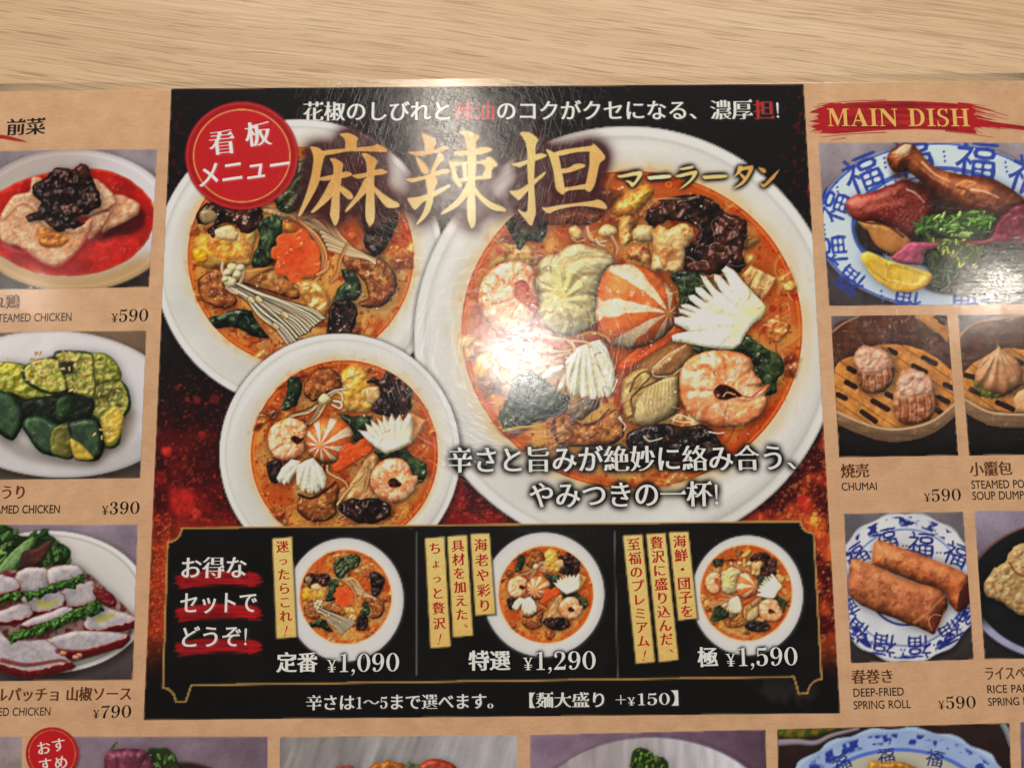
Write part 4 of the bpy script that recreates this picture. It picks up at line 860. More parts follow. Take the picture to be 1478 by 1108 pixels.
# set box
def arc(p, q, bulge, n=7):
    p, q = np.array(p, float), np.array(q, float); m = (p + q) / 2; v = q - p; m = m + np.array([-v[1], v[0]]) * bulge
    t = np.linspace(0, 1, n)[:, None]; return [tuple(x) for x in ((1 - t) ** 2 * p + 2 * (1 - t) * t * m + t * t * q)]
BOX = S1([]) + arc(*S1([(220, 76), (147, 150)]), -.38) + arc(*S1([(123, 885), (188, 958)]), -.38) + S1([(240, 958), (268, 873)]) \
    + S3([(935, 831), (960, 918), (1005, 914)]) + arc(*S3([(1005, 914), (1076, 842)]), -.38) + arc(*S3([(1036, 103), (968, 42)]), -.38)
BOX = np.array(BOX)
fill(BOX, (18, 16, 16), soft=.6, fn=lambda X, Y, d, c: c * (1 + .25 * fbm(X, Y, 50, 3, 4) + .12 * noise(X, Y, 2, 6))[..., None])
CUR = 'set'; NAMES['set'] = ('set_menu_box', 'black box of three set meals with a thin gold outline')
reg('box_panel', BOX, step=2.2)
stroke(list(map(tuple, BOX)) + [tuple(BOX[0])], 2.0, 2.0, (190, 150, 84), 0, .95, sp=False, soft=.6)
fill([(600.2, 767), (601.2, 767), (601.4, 974), (600, 974)], (150, 148, 146), .8, soft=.5); fill([(886.2, 766), (887.2, 766), (892.2, 978), (891, 978)], (150, 148, 146), .8, soft=.5)
small_bowl('L', 'l', 'small bowl with carrot flower under the price 1,090', (498.9, 860.8, 65.7, 67.4))
small_bowl('M', 'm', 'small bowl with two shrimp under the price 1,290', (788, 857.7, 67.8, 69.4))
small_bowl('R', 'r', 'small bowl with fish ball and scallop under the price 1,590', (1077, 854.9, 65.8, 68.5))

# red brush strokes behind the set caption
def brush(P, seed, col=(176, 26, 32), hair=9, name='brush_stroke', parent=None, w=3.0):
    """dry-brush smear: body polygon plus hairs running off both ends"""
    global CUR
    P = np.asarray(P, float)
    fill(P, col, .97, soft=.8, fn=lambda X, Y, d, c: c * (.86 + .22 * fbm(X, Y, 3.2, 2, seed, .02, 14))[..., None])
    c0 = CUR; CUR = parent or CUR; reg(name, P); CUR = c0
for i, (y, dy) in enumerate(((300, 0), (468, 0), (642, 2))):
    c = (172, 24, 30)
    top = [(190, y + 22), (240, y + 8), (330, y - 6), (430, y - 6), (520, y + 2), (600, y + 8), (628, y + 30), (612, y + 38), (630, y + 52), (590, y + 66), (480, y + 60), (380, y + 60), (280, y + 70), (210, y + 84), (225, y + 70), (176, y + 56), (200, y + 44), (182, y + 36)]
    brush(S1(top), 50 + i)
    for j in range(9):
        yy = y + 4 + j * 8.5
        stroke(S1([(200 + (j * 37) % 40, yy + 8), (120 + 70 + (j * 53) % 30, yy + 12)]), 1.6, .6, c, 0, .9); stroke(S1([(560, yy - 2), (590 + (j * 29) % 50, yy + 2)]), 2.0, .6, c, 0, .9)
    stroke(S1([(230, y + 76), (330, y + 68), (460, y + 66), (560, y + 72)]), 1.2, .8, c, 0, .8); stroke(S1([(205, y + 84), (300, y + 73), (400, y + 72)]), 1.0, .6, c, 0, .7)

WHITE = (222, 220, 216)
def cap(name, s, x0, x1, y0, y1, em, col=WHITE, parent=None, label=None, glow=None, face='mincho', **k):
    c, own = line(s, x0, x1, y0, y1, em, face, **k)
    if glow: shadow(c, **glow)
    text(name, c, col, parent, label); return c
DK = dict(col=(8, 7, 8), r=3.0, gain=2.6, op=.8)
GREY = dict(col=(120, 122, 126), r=1.2, gain=1.1, op=.55, off=(.8, 1))
for s, x0, x1, y in (('お得な', 262, 356, 819), ('セットで', 260, 371, 869.5), ('どうぞ!', 263, 356, 918.5)):
    cap('caption_text', s, x0, x1, y + .6, y - .4, 34, parent='set', glow=dict(col=(240, 170, 172), r=1.4, gain=.9, op=.35, off=(1.2, 1.5)))

def strip(q, s, lab, em, off0=0):
    """golden paper strip with upright writing"""
    global CUR
    q = np.array(q, float)
    fill(q + np.array([2.0, 2.0]), (4, 4, 4), .7, soft=2.5)
    fill(q, (232, 200, 124), soft=.5, col2=(220, 182, 104), g=1.2, fn=lambda X, Y, d, c: (c * (1 + .05 * noise(X, Y, 3, 3))[..., None]) * (1 - .25 * (1 - sst(0, 2, d)))[..., None])
    c0 = CUR; CUR = 'set'; reg('gold_strip', q, label=lab); CUR = c0
    top = (q[0] + q[1]) / 2; bot = (q[3] + q[2]) / 2; ax = bot - top; L = np.hypot(*ax); n = len(s)
    cs = []; t = off0
    pitch = (L - off0 * 1.4) / n
    for i, ch in enumerate(s):
        c = top + ax * ((t + pitch * .5) / L); t += pitch
        sh = -.10
        if ch == '\u3001': cs += place(ch, c[0] + em * .55, c[1] - em * .45, em, 0)
        elif ch == '!': cs += [P + np.array([0, 0]) for P in place('!', c[0], c[1] + em * .05, em * 1.15, 14)]
        else:
            k = .82 if ch in 'っょ' else 1.0
            cs += place(ch, c[0], c[1], em * k, -4, 'bold', 1.0, 0.0)
    text('strip_text', cs, (172, 30, 34), 'set')
strip(S1([(678, 130), (778, 121), (803, 630), (700, 637)]), '迷ったらこれ!', 'gold strip beside the carrot flower bowl', 18.5, 3)
strip(S2([(82, 127), (180, 121), (213, 678), (110, 686)]), 'ちょっと贅沢!', None, 18.5, 5)
strip(S2([(195, 118), (295, 112), (327, 622), (225, 630)]), '具材を加えた、', None, 18.5, 5)
strip(S2([(312, 107), (410, 102), (440, 512), (338, 520)]), '海老や彩り', None, 19.5, 6)
strip(S3([(67, 115), (165, 108), (230, 756), (133, 765)]), '至福のプレミアム!', None, 19, 4)
strip(S3([(185, 107), (283, 101), (350, 745), (250, 757)]), '贅沢に盛り込んだ、', None, 19.5, 4)
strip(S3([(300, 98), (400, 94), (445, 535), (348, 545)]), '海鮮・団子を', None, 19.5, 4)
PR = dict(col=(10, 9, 10), r=2.2, gain=2.8, op=.95)
for s, x0, x1, y0, y1, p, px0, px1, b0, b1, em in (('定番', 398.5, 459, 956, 955.4, '¥1,090', 471.5, 576, 969.5, 967.8, 38), ('特選', 676, 737, 953.5, 953, '¥1,290', 755, 860, 966.5, 965, 38), ('極', 1006.5, 1036, 948.5, 948, '¥1,590', 1048, 1151.5, 961, 959.2, 38)):
    cap('set_name', s, x0, x1, y0, y1, 31, parent='set', glow=PR, face='bold')
    cap('price_text', p, px0, px1, b0, b1, em, parent='set', glow=PR, base=True)
CLIP = [polysdf(PANEL)]
CUR = 'panel'
for s, x0, x1, y0, y1 in (('辛さは1〜5まで選べます。', 441.7, 712, 1014, 1011.5), ('【麺大盛り', 764, 872, 1010.5, 1009.5), ('+¥150】', 888.5, 979, 1009, 1007)):
    cap('footnote_text', s, x0, x1, y0, y1, 24.5, parent='panel', glow=dict(col=(90, 92, 96), r=1.2, gain=1.0, op=.6, off=(1, 1)))

# slogan and title
c0, own = line('花椒のしびれと辣油のコクがクセになる、濃厚担!', 437, 1124, 161.5, 159.0, 31)
shadow(c0, (110, 108, 108), 1.2, 1.0, .6, (1, 1))
RED = {7, 8, 21}
text('slogan_text', [c for c, i in zip(c0, own) if i not in RED], WHITE, 'panel')
for rr in ((7, 8), (21,)): text('slogan_text', [c for c, i in zip(c0, own) if i in rr], (178, 44, 48), 'panel', 'red characters in the white slogan')
c1, _ = line('辛さと旨みが絶妙に絡み合う、', 646, 1149, 664.5, 660.5, 41)
shadow(c1, (8, 6, 6), 4, 4.0, .94); text('tagline_text', c1, WHITE, 'panel')
c2, _ = line('やみつきの一杯!', 764, 1036, 715, 713, 41)
shadow(c2, (8, 6, 6), 4, 4.0, .94); text('tagline_text', c2, WHITE, 'panel')

K1 = T(430, 190, 7.387); K2 = T(575, 190, 6.925); K3 = T(730, 185, 6.925); K4 = T(870, 220, 5.474)
T1 = [[(445, 30), (500, 17), (560, 22), (642, 70), (625, 110), (620, 188), (510, 195), (508, 120), (490, 70)],
 [(258, 206), (520, 180), (790, 155), (835, 133), (895, 155), (952, 195), (935, 219), (850, 215), (600, 208), (480, 220), (280, 254)],
 [(130, 165), (190, 165), (240, 185), (262, 212), (300, 225), (275, 290), (245, 420), (225, 540), (170, 660), (90, 800), (30, 897), (3, 885), (60, 740), (110, 590), (150, 430), (165, 290), (150, 210)],
 [(228, 495), (370, 460), (500, 428), (545, 433), (577, 465), (480, 495), (360, 515), (260, 524)],
 [(338, 290), (400, 290), (482, 345), (470, 420), (458, 560), (445, 700), (440, 920), (405, 1000), (380, 985), (343, 895), (345, 850), (362, 700), (375, 500), (378, 390), (365, 330)],
 [(350, 520), (402, 540), (400, 620), (345, 715), (250, 800), (170, 862), (138, 855), (190, 790), (280, 650)],
 [(443, 573), (530, 620), (577, 665), (589, 705), (555, 724), (510, 700), (448, 632)],
 [(583, 465), (720, 440), (820, 410), (880, 400), (932, 412), (957, 437), (900, 457), (780, 472), (660, 502), (610, 490)],
 [(678, 238), (730, 232), (775, 255), (842, 310), (820, 400), (812, 600), (820, 920), (770, 1008), (750, 990), (720, 900), (728, 640), (735, 450), (728, 330), (703, 275)],
 [(715, 500), (762, 520), (762, 610), (690, 690), (600, 780), (525, 852), (502, 845), (560, 760), (640, 650)],
 [(803, 575), (900, 655), (1010, 730), (1065, 755), (1085, 785), (1060, 810), (960, 812), (920, 780), (850, 690), (798, 622)]]
T2 = [[(232, 25), (290, 40), (365, 75), (377, 120), (350, 170), (345, 195), (275, 200), (262, 120)], [(103, 205), (250, 195), (350, 183), (440, 150), (492, 155), (480, 185), (400, 207), (250, 237), (160, 234)],
 [(173, 248), (240, 300), (285, 350), (302, 410), (270, 427), (230, 400), (198, 330)], [(410, 213), (457, 245), (440, 290), (390, 350), (350, 450), (318, 440), (343, 350), (383, 260)],
 [(73, 475), (200, 456), (350, 413), (430, 378), (502, 376), (512, 410), (420, 432), (280, 472), (150, 507), (110, 500)], [(93, 665), (180, 655), (290, 623), (420, 568), (500, 528), (517, 545), (440, 602), (340, 662), (240, 712), (185, 772), (150, 772), (108, 710)],
 [(273, 450), (345, 440), (392, 480), (382, 530), (352, 600), (347, 690), (312, 800), (250, 882), (183, 932), (190, 900), (240, 820), (278, 700), (288, 600), (273, 500)],
 [(558, 195), (680, 190), (800, 168), (890, 153), (937, 185), (880, 212), (760, 237), (640, 240), (573, 225)], [(608, 3), (680, -7), (802, 45), (777, 110), (772, 300), (767, 560), (772, 900), (735, 967), (710, 930), (688, 840), (688, 600), (693, 300), (678, 120), (648, 40)],
 [(505, 290), (550, 310), (565, 340), (600, 470), (640, 540), (600, 552), (555, 480), (530, 400)], [(518, 298), (700, 303), (860, 283), (880, 253), (932, 262), (988, 325), (960, 352), (760, 320), (540, 342)],
 [(863, 290), (982, 325), (932, 385), (917, 467), (843, 442), (868, 370)], [(588, 470), (780, 446), (917, 443), (907, 472), (760, 482), (600, 507)],
 [(690, 500), (722, 560), (692, 640), (600, 742), (500, 802), (428, 832), (438, 800), (538, 720), (638, 610)], [(768, 558), (840, 640), (940, 710), (1040, 750), (1077, 780), (1060, 799), (960, 787), (880, 742), (798, 660), (763, 612)],
 [(640, 330), (680, 328), (683, 480), (655, 480)]]
T3 = [[(143, 45), (235, 46), (322, 110), (300, 170), (295, 260), (285, 450), (285, 600), (300, 830), (287, 900), (265, 967), (240, 970), (200, 920), (140, 850), (123, 810), (160, 830), (205, 838), (218, 800), (225, 640), (222, 540), (215, 400), (215, 250), (193, 130)],
 [(53, 360), (180, 330), (290, 268), (350, 253), (402, 265), (402, 285), (300, 327), (170, 377), (140, 392)], [(33, 630), (120, 620), (210, 568), (330, 478), (395, 435), (387, 470), (300, 552), (210, 642), (140, 717), (108, 705)],
 [(403, 210), (490, 248), (525, 262), (550, 390), (592, 610), (575, 664), (530, 640), (498, 590), (478, 440), (438, 290)], [(488, 245), (600, 213), (850, 178), (880, 156), (992, 280), (950, 332), (850, 272), (840, 237), (700, 242), (540, 277)],
 [(848, 230), (992, 282), (937, 360), (902, 520), (872, 600), (835, 637), (788, 600), (808, 520), (838, 360)], [(548, 410), (620, 400), (700, 360), (780, 360), (792, 385), (730, 412), (640, 442), (558, 450)],
 [(578, 600), (680, 583), (800, 560), (832, 600), (760, 612), (640, 622), (578, 642)], [(356, 790), (400, 795), (520, 773), (860, 728), (905, 713), (960, 728), (1007, 775), (1000, 810), (900, 792), (760, 777), (620, 792), (500, 822), (440, 850), (398, 837)]]
T4 = [[(116, 182), (150, 177), (288, 147), (312, 170), (285, 200), (265, 183), (140, 203)], [(285, 160), (312, 172), (288, 217), (236, 275), (205, 245), (176, 222), (215, 225), (242, 238), (272, 195)], [(350, 196), (375, 188), (525, 176), (530, 203), (400, 214), (370, 217)],
 [(606, 129), (705, 106), (714, 126), (640, 140), (620, 139)], [(578, 183), (720, 146), (748, 160), (718, 212), (662, 262), (603, 294), (650, 250), (690, 212), (704, 178), (610, 198)], [(788, 191), (815, 183), (970, 176), (970, 201), (840, 210), (803, 212)],
 [(1073, 108), (1112, 118), (1085, 162), (1030, 200), (1058, 160)], [(1092, 122), (1165, 106), (1190, 122), (1152, 202), (1102, 258), (1030, 287), (1090, 237), (1130, 187), (1150, 138), (1088, 146)], [(1075, 160), (1090, 165), (1128, 195), (1108, 210)],
 [(1230, 120), (1270, 128), (1292, 150), (1275, 165), (1250, 147)], [(1247, 243), (1275, 250), (1320, 203), (1393, 135), (1352, 207), (1280, 275), (1252, 264)]]
TITLE = [(spline(f(p), True, 3), nm) for f, L, nm in ((K1, T1, 'a'), (K2, T2, 'b'), (K3, T3, 'c'), (K4, T4, 'd')) for p in L]
big = [p for p, n in TITLE if n != 'd']; sub = [p for p, n in TITLE if n == 'd']
wn = CV.win(bbox(np.vstack(big)), 40); sl, X, Y = wn
m = np.zeros(X.shape, np.float32)
for p in big: m = np.maximum(m, raster([p], X, Y))
mm = np.clip(blur(m, 11) * 5.0, 0, 1) * .93 * sst(-1, 1, clipd(np.full_like(X, 9.), X, Y))
CV.a[sl] = mix(CV.a[sl], C3((52, 16, 20)), mm * .95)
mm = np.clip(blur(m, 3) * 1.4, 0, 1) * .8; CV.a[sl] = mix(CV.a[sl], C3((46, 16, 16)), mm)
shadow(sub, (10, 8, 8), 3.4, 3.6, .93)
def goldpaint(conts, f):
    for p in conts:
        fill(p, (226, 178, 92), soft=.6, fn=f)
def goldf(X, Y, d, c):
    u = sst(230, 320, Y); k = np.clip(.5 + .5 * np.sin((X - 470) / 70 + Y / 60), 0, 1)
    c = mix(mix(C3((206, 148, 74)), C3((232, 196, 120)), k), C3((232, 208, 158)), u * .5)
    c = c * (1 + .04 * noise(X, Y, 2.2, 5))[..., None]
    return mix(c, C3((250, 226, 160)), (1 - sst(0, 1.6, d)) * .35)
def goldf2(X, Y, d, c):
    k = sst(890, 1010, X); c = mix(mix(C3((226, 196, 120)), C3((238, 224, 190)), 1 - abs(k * 2 - 1)), C3((206, 146, 70)), sst(1030, 1110, X))
    return mix(c, C3((250, 236, 190)), (1 - sst(0, 1.2, d)) * .3)
TITLEREG = []
def titlereg(name, ps, lab):
    NREG[0] += 1
    f = lambda X, Y, ps=ps: np.max([pdist(p, X, Y) for p in ps], 0)
    REG.append(dict(name=name, P=None, sdf=f, bx=bbox(np.vstack(ps)), clip=[polysdf(PANEL)], parent='panel', z=NREG[0], step=.7, label=lab, cv=MAIN))
for key in 'abc': goldpaint([p for p, n in TITLE if n == key], goldf); titlereg('title_character', [p for p, n in TITLE if n == key], {'a': 'first golden title character', 'b': 'second golden title character', 'c': 'third golden title character'}[key])
goldpaint(sub, goldf2); titlereg('title_reading', sub, 'small golden reading beside the title')

# round red badge
def badge(cx, cy, rx, ry, key, lab, ringk=.855):
    global CUR
    NAMES[key] = ('round_badge', lab); CUR = key
    f = ellsdf(cx, cy, rx, ry); bx = (cx - rx, cy - ry, cx + rx, cy + ry)
    fill((ellsdf(cx + 1, cy + 2.5, rx, ry), bx), (10, 6, 6), .5, soft=3)
    def q(X, Y, d, c):
        r = np.hypot((X - cx) / rx, (Y - cy) / ry)
        c = mix(C3((186, 28, 34))[None, None], C3((158, 20, 28)), sst(.84, .9, r)); c = mix(c, C3((206, 60, 58)), sst(.93, .97, r) * (1 - sst(.97, 1, r)) * .6)
        c = mix(c, C3((222, 160, 92)), sst(ringk - .018, ringk - .008, r) * (1 - sst(ringk + .004, ringk + .014, r)))
        return c * (1 + .03 * noise(X, Y, 3, 2))[..., None]
    fill((f, bx), (180, 30, 34), soft=.8, fn=q); reg('badge_disc', sdf=f, bx=bx)
badge(349, 225, 81.5, 78, 'badge', 'large red round badge over the left bowl')
cs = place('看', 320.5, 206, 39, -6) + place('板', 372.5, 194, 39, -6)
cm, _ = line('メニュー', 288, 418, 254.5, 236, 40, slant=.0)
cs = cs + cm
shadow(cs, (240, 190, 190), 1.4, .9, .5, (1.2, 1.4)); text('badge_text', cs, (232, 228, 226), 'badge')
CLIP = []
BK = 0.30; WET = 0.16
# ------------------------------------------------------------------ the printed sheet: side columns of dish photographs
setcv(MAIN)
L1 = T(0, 120, 3.076); L2 = T(0, 420, 3.26); L3 = T(0, 740, 3.012); R1 = T(1150, 120, 3.259); R2 = T(1180, 440, 3.6946); R3 = T(1180, 730, 3.5738)
B1 = T(0, 1020, 2.956); B2 = T(380, 1020, 3.519); B3 = T(740, 1020, 3.79); B4 = T(1080, 1020, 3.714)
BRN = (92, 54, 28); BLK = (34, 28, 26)

def begin_photo(key, name, lab, quad, bg, bg2=None, g=1.57, tex=.10):
    global CUR, CLIP
    q = np.array(quad, float); NAMES[key] = (name, lab); CUR = key; CLIP = []
    fill(q, bg, soft=.5, col2=bg2, g=g, fn=lambda X, Y, d, c: c * (1 + tex * fbm(X, Y, 30, 4, 7) + .04 * noise(X, Y, 2.2, 3))[..., None])
    reg('photo_backdrop', q, step=2.0); CLIP = [polysdf(q)]
def disc(name, cx, cy, rx, ry, f, rot=0.0, col=(200, 196, 192), soft=1.0, label=None, shadow_=.35):
    """a turned plate: f(r, a, X, Y, c) -> colour"""
    c_, s_ = math.cos(rot), math.sin(rot)
    def sd(X, Y):
        u = (X - cx) * c_ + (Y - cy) * s_; v = -(X - cx) * s_ + (Y - cy) * c_
        return (1 - np.hypot(u / rx, v / ry)) * min(rx, ry)
    R_ = max(rx, ry); bx = (cx - R_, cy - R_, cx + R_, cy + R_); bx = (max(bx[0], -88), max(bx[1], 112), min(bx[2], 1578), min(bx[3], 1188))
    if shadow_: fill((lambda X, Y: sd(X - 3, Y - 5) + 3, bx), (20, 14, 14), shadow_, soft=7)
    def q(X, Y, d, c):
        u = (X - cx) * c_ + (Y - cy) * s_; v = -(X - cx) * s_ + (Y - cy) * c_
        return f(np.hypot(u / rx, v / ry), np.arctan2(v / ry, u / rx), X, Y, c)
    fill((sd, bx), col, soft=soft, fn=q); reg(name, sdf=sd, bx=bx, label=label, step=1.6)
def kanji_ring(ch, cx, cy, rx, ry, spec, col, face='heavy', k=1.0):
    """characters painted on the rim: spec = (angle deg, size, extra turn)"""
    for a, em, t in spec:
        an = math.radians(a); x, y = cx + rx * math.cos(an), cy + ry * math.sin(an)
        ink(place(ch, x, y, em, a + 90 + t, face, 1.0), col, .92)
def wob(cx, cy, rx, ry, n=40, am=.03, k=8, a0=0.0):
    t = np.arange(n) / n * 6.2832; r = 1 + am * np.cos(t * k + a0); return np.stack([cx + rx * r * np.cos(t), cy + ry * r * np.sin(t)], 1)
def frill(pts, name, c, c2, seed=1, label=None, am=3.5, **k):
    """a ruffled salad leaf"""
    P = spline(pts, True, 9); t = np.arange(len(P)); n = np.random.RandomState(seed).randn(len(P), 2)
    ctr = P.mean(0); v = P - ctr; v /= np.hypot(*v.T)[:, None]
    P = P + v * ((np.sin(t * 1.9 + seed) * am * .5)[:, None] + n[:, :1] * am * .35)
    a = dict(R=5, k=.7, bump=((9, 5), (4, 2)), amb=.46, dif=.52, spec=.12, sh=.4, sharp=True, mott=((9, tuple(v * .55 for v in c), .7, .0), (6, tuple(min(255, v * 1.45) for v in c), .5, .2)), label=label); a.update(k)
    return food(name, P, c, c2, .8, **a)

# ---- steamed chicken in red sauce
begin_photo('chicken', 'dish_photo', 'photo of sliced chicken under black sauce in a red pool', [(-60, 218), (227.6, 215), (215, 414.5), (-60, 419)], (148, 138, 146), (46, 36, 32))
disc('plate', 104, 318, 150, 103, lambda r, a, X, Y, c: mix(mix(C3((176, 164, 160))[None, None], C3((206, 200, 206)), sst(-20, 110, X - 104 + .4 * (250 - Y))), C3((176, 146, 108)), sst(30, 70, Y - 318) * sst(.70, .86, r)) * (1 - .10 * sst(.955, 1, r) + .06 * sst(.90, .93, r) * (1 - sst(.93, .96, r)))[..., None])
food('red_sauce', L1([(-60, 520), (0, 480), (120, 422), (300, 383), (450, 383), (560, 420), (650, 490), (686, 560), (680, 640), (640, 720), (560, 790), (430, 842), (280, 857), (130, 832), (0, 765), (-60, 720)]), (178, 34, 30), (166, 26, 26), 1.0, R=4, k=.3, bump=((30, 3),), amb=.72, dif=.3, sh=0, soft=1.2, mott=((34, (196, 52, 40), .5), (30, (128, 20, 20), .5, .2)), rim=(5, (206, 110, 60), .55))
food(None, L1([(470, 600), (560, 560), (640, 570), (620, 650), (520, 680), (440, 690)]), (96, 16, 18), R=20, sh=0, soft=9, regn=False)
stroke(L1([(20, 720), (60, 740), (110, 755)]), 7, 3, (236, 120, 140), 0, .5, soft=3); stroke(L1([(430, 710), (470, 720), (510, 700)]), 5, 3, (206, 80, 76), 0, .5, soft=3)
ck = dict(R=7, k=.6, bump=((10, 3.5, .6, 2.0), (4, 1.6)), spec=.12, sh=.5, mott=((12, (184, 132, 96), .55), (7, (228, 196, 166), .5, .1)), rim=(3.5, (206, 92, 84), .5), edge=1)
food('chicken_slice', L1([(505, 495), (570, 510), (618, 540), (606, 590), (520, 632), (450, 662), (480, 570)]), (202, 150, 116), (190, 136, 104), **ck)
food('chicken_slice', L1([(390, 600), (490, 568), (480, 610), (445, 655), (392, 702)]), (196, 138, 104), **ck)
food('chicken_slice', L1([(400, 430), (440, 433), (500, 488), (512, 540), (430, 582), (340, 592), (330, 480)]), (206, 160, 128), **ck)
food('chicken_slice', L1([(0, 600), (55, 505), (130, 478), (140, 420), (190, 430), (260, 560), (330, 640), (402, 600), (398, 660), (345, 745), (262, 812), (180, 792), (100, 732), (40, 718), (0, 690)]), (212, 164, 130), (196, 142, 108), .9, **ck)
food(None, L1([(170, 650), (230, 620), (290, 660), (310, 700), (250, 730), (180, 720)]), (164, 96, 44), R=5, bump=((7, 4),), spec=.4, sh=0, soft=3, mott=((6, (206, 150, 84), .6),), regn=False)
stroke(L1([(10, 610), (90, 540), (150, 560), (200, 640), (330, 668), (400, 640)]), 5, 4, (140, 88, 64), 0, .5, soft=2.5); stroke(L1([(14, 600), (92, 530), (152, 552), (205, 630), (330, 657)]), 2.5, 2, (236, 204, 178), 0, .5, soft=1.5)
stroke(L1([(100, 735), (180, 792), (262, 812), (340, 748), (398, 662)]), 3, 2.5, (206, 84, 84), 0, .6, soft=1.2)
rs = np.random.RandomState(6)
for i in range(46):
    x = rs.uniform(30, 360); y = rs.uniform(500, 770) + .2 * (180 - abs(x - 180)); a = .5 + rs.uniform(-.25, .25); q = [(x, y), (x + 22 * math.cos(a), y + 22 * math.sin(a)), (x + 44 * math.cos(a + .15), y + 44 * math.sin(a + .15))]
    if min(pdist(spline(L1([(0, 600), (55, 505), (130, 478), (330, 640), (398, 660), (345, 745), (262, 800), (180, 780), (100, 722), (10, 690)])), np.array([[p_[0]]]), np.array([[p_[1]]]))[0, 0] for p_ in L1(q)) < 2: continue
    stroke(L1(q), rs.uniform(.8, 1.6), .6, [(232, 198, 166), (170, 116, 84), (184, 128, 96)][i % 3], 0, .5)
P = L1([(150, 455), (200, 420), (255, 378), (330, 382), (350, 360), (392, 368), (406, 420), (440, 495), (447, 540), (400, 578), (330, 600), (382, 620), (325, 645), (252, 656), (190, 610), (130, 612), (122, 590), (180, 545), (148, 490)])
woodear(P, name='black_sauce', c=(40, 24, 24), c2=(30, 18, 18), bump=((9, 11), (5, 5)), spec=.6, sp=20, mott=((8, (18, 12, 13), .8), (7, (112, 60, 44), .6, .25)), edge=2.5)
woodear(L1([(335, 375), (360, 358), (390, 368), (400, 410), (370, 420), (340, 405)]), name=None, c=(88, 44, 36), regn=False, sh=.2)
# ---- cucumber
begin_photo('cucumber', 'dish_photo', 'photo of chopped cucumber with sesame on a white plate', [(-60, 480), (211.6, 476.7), (202.5, 690), (-60, 693)], (118, 98, 80), (78, 68, 62))
disc('plate', 82, 583, 178, 106, lambda r, a, X, Y, c: C3((203, 198, 200)) * (1 + .05 * np.cos(a + 2.0) - .12 * sst(.94, 1, r) - .08 * sst(0, 60, Y - 610) * sst(20, 120, X - 60) + .02 * fbm(X, Y, 20, 2, 4))[..., None], .05)
fill(spline(L2([(440, 640), (600, 560), (640, 600), (600, 700), (500, 780), (420, 800)])), (120, 104, 84), .55, soft=9)
fill(spline(L2([(40, 680), (200, 760), (360, 800), (460, 790), (400, 830), (150, 800), (0, 720)])), (120, 112, 100), .5, soft=8)
food(None, L2([(0, 360), (120, 350), (280, 300), (430, 300), (560, 420), (600, 520), (560, 640), (470, 760), (340, 770), (200, 740), (100, 640), (0, 660)]), (44, 44, 26), R=8, sh=.3, soft=3, regn=False)
def cskin(P, dx, dy, col=(40, 62, 34)):
    P = spline(P); ctr = P.mean(0)
    def f(X, Y, d, c):
        r = np.hypot(X - ctr[0], Y - ctr[1]); e = pdist(P, X + dx, Y + dy)
        sd = sst(.35, .8, np.sin(np.arctan2(Y - ctr[1], X - ctr[0]) * 9 + noise(X, Y, 9, 3) * 2)) * sst(3, 7, r) * (1 - sst(10, 16, r))
        c = mix(c, C3((206, 196, 112)), sd * .45); c = mix(c, C3((168, 166, 78)), (1 - sst(0, 8, np.abs(d - 7))) * .35)
        return mix(c, C3(col), 1 - sst(-1.2, .8, e + noise(X, Y, 5, 2)))
    return f
fl = dict(R=6, k=.6, bump=((7, 5), (3.5, 2.4)), spec=.40, sp=12, mott=((6, (196, 190, 96), .45, .1), (8, (88, 100, 40), .5, .05)), sh=.45, edge=.6, rim=(2.2, (44, 60, 30), .6))
food('cucumber_piece', L2([(400, 480), (500, 420), (560, 412), (605, 468), (614, 550), (575, 612), (562, 720), (502, 738), (482, 690), (470, 620), (415, 560)]), (98, 92, 44), (66, 70, 36), 1.2, cf=cskin(L2([(400, 480), (500, 420), (560, 412), (605, 468), (614, 550), (575, 612), (562, 720), (502, 738), (482, 690), (470, 620), (415, 560)]), 4, 2), **fl)
food(None, L2([(480, 600), (540, 540), (580, 590), (560, 690), (510, 725), (490, 680)]), (190, 160, 74), R=5, bump=((5, 4),), spec=.3, sh=0, soft=2, regn=False)
food('cucumber_piece', L2([(420, 300), (470, 290), (520, 308), (562, 360), (568, 412), (490, 432), (445, 440), (438, 350)]), (142, 138, 48), (104, 110, 40), .8, **fl)
food('cucumber_piece', L2([(-30, 350), (0, 335), (60, 335), (118, 350), (112, 390), (170, 460), (252, 490), (230, 516), (140, 516), (60, 480), (-30, 470)]), (170, 158, 50), (128, 128, 46), 1.2, **fl)
food(None, L2([(100, 520), (260, 490), (430, 490), (420, 600), (270, 630), (120, 600)]), (24, 32, 22), (30, 36, 24), bump=((8, 4),), spec=.2, regn=False, sh=0, soft=2)
food('cucumber_piece', L2([(265, 520), (300, 490), (350, 500), (340, 560), (300, 600), (268, 590)]), (44, 70, 40), (26, 40, 26), R=5, bump=((6, 3),), spec=.3, sh=.3)
sk = dict(R=9, k=.8, bump=((10, 1.4, 1.0, 3),), spec=.42, sp=9, sh=.5, amb=.34, dif=.62, mott=((8, (52, 84, 46), .5),))
food('cucumber_piece', L2([(-30, 470), (0, 468), (60, 492), (112, 570), (102, 640), (60, 702), (0, 675), (-30, 660)]), (36, 60, 42), (26, 42, 30), 1.2, **sk)
food('cucumber_piece', L2([(108, 640), (130, 592), (200, 592), (275, 625), (330, 625), (345, 780), (270, 782), (190, 757), (150, 712)]), (34, 56, 38), (24, 40, 28), 1.2, **sk)
food(None, L2([(235, 690), (255, 640), (300, 625), (335, 640), (342, 775), (275, 778), (240, 755)]), (112, 108, 54), (86, 84, 42), R=5, bump=((6, 3),), spec=.3, sh=0, regn=False, rim=(1.5, (40, 52, 30), .8))
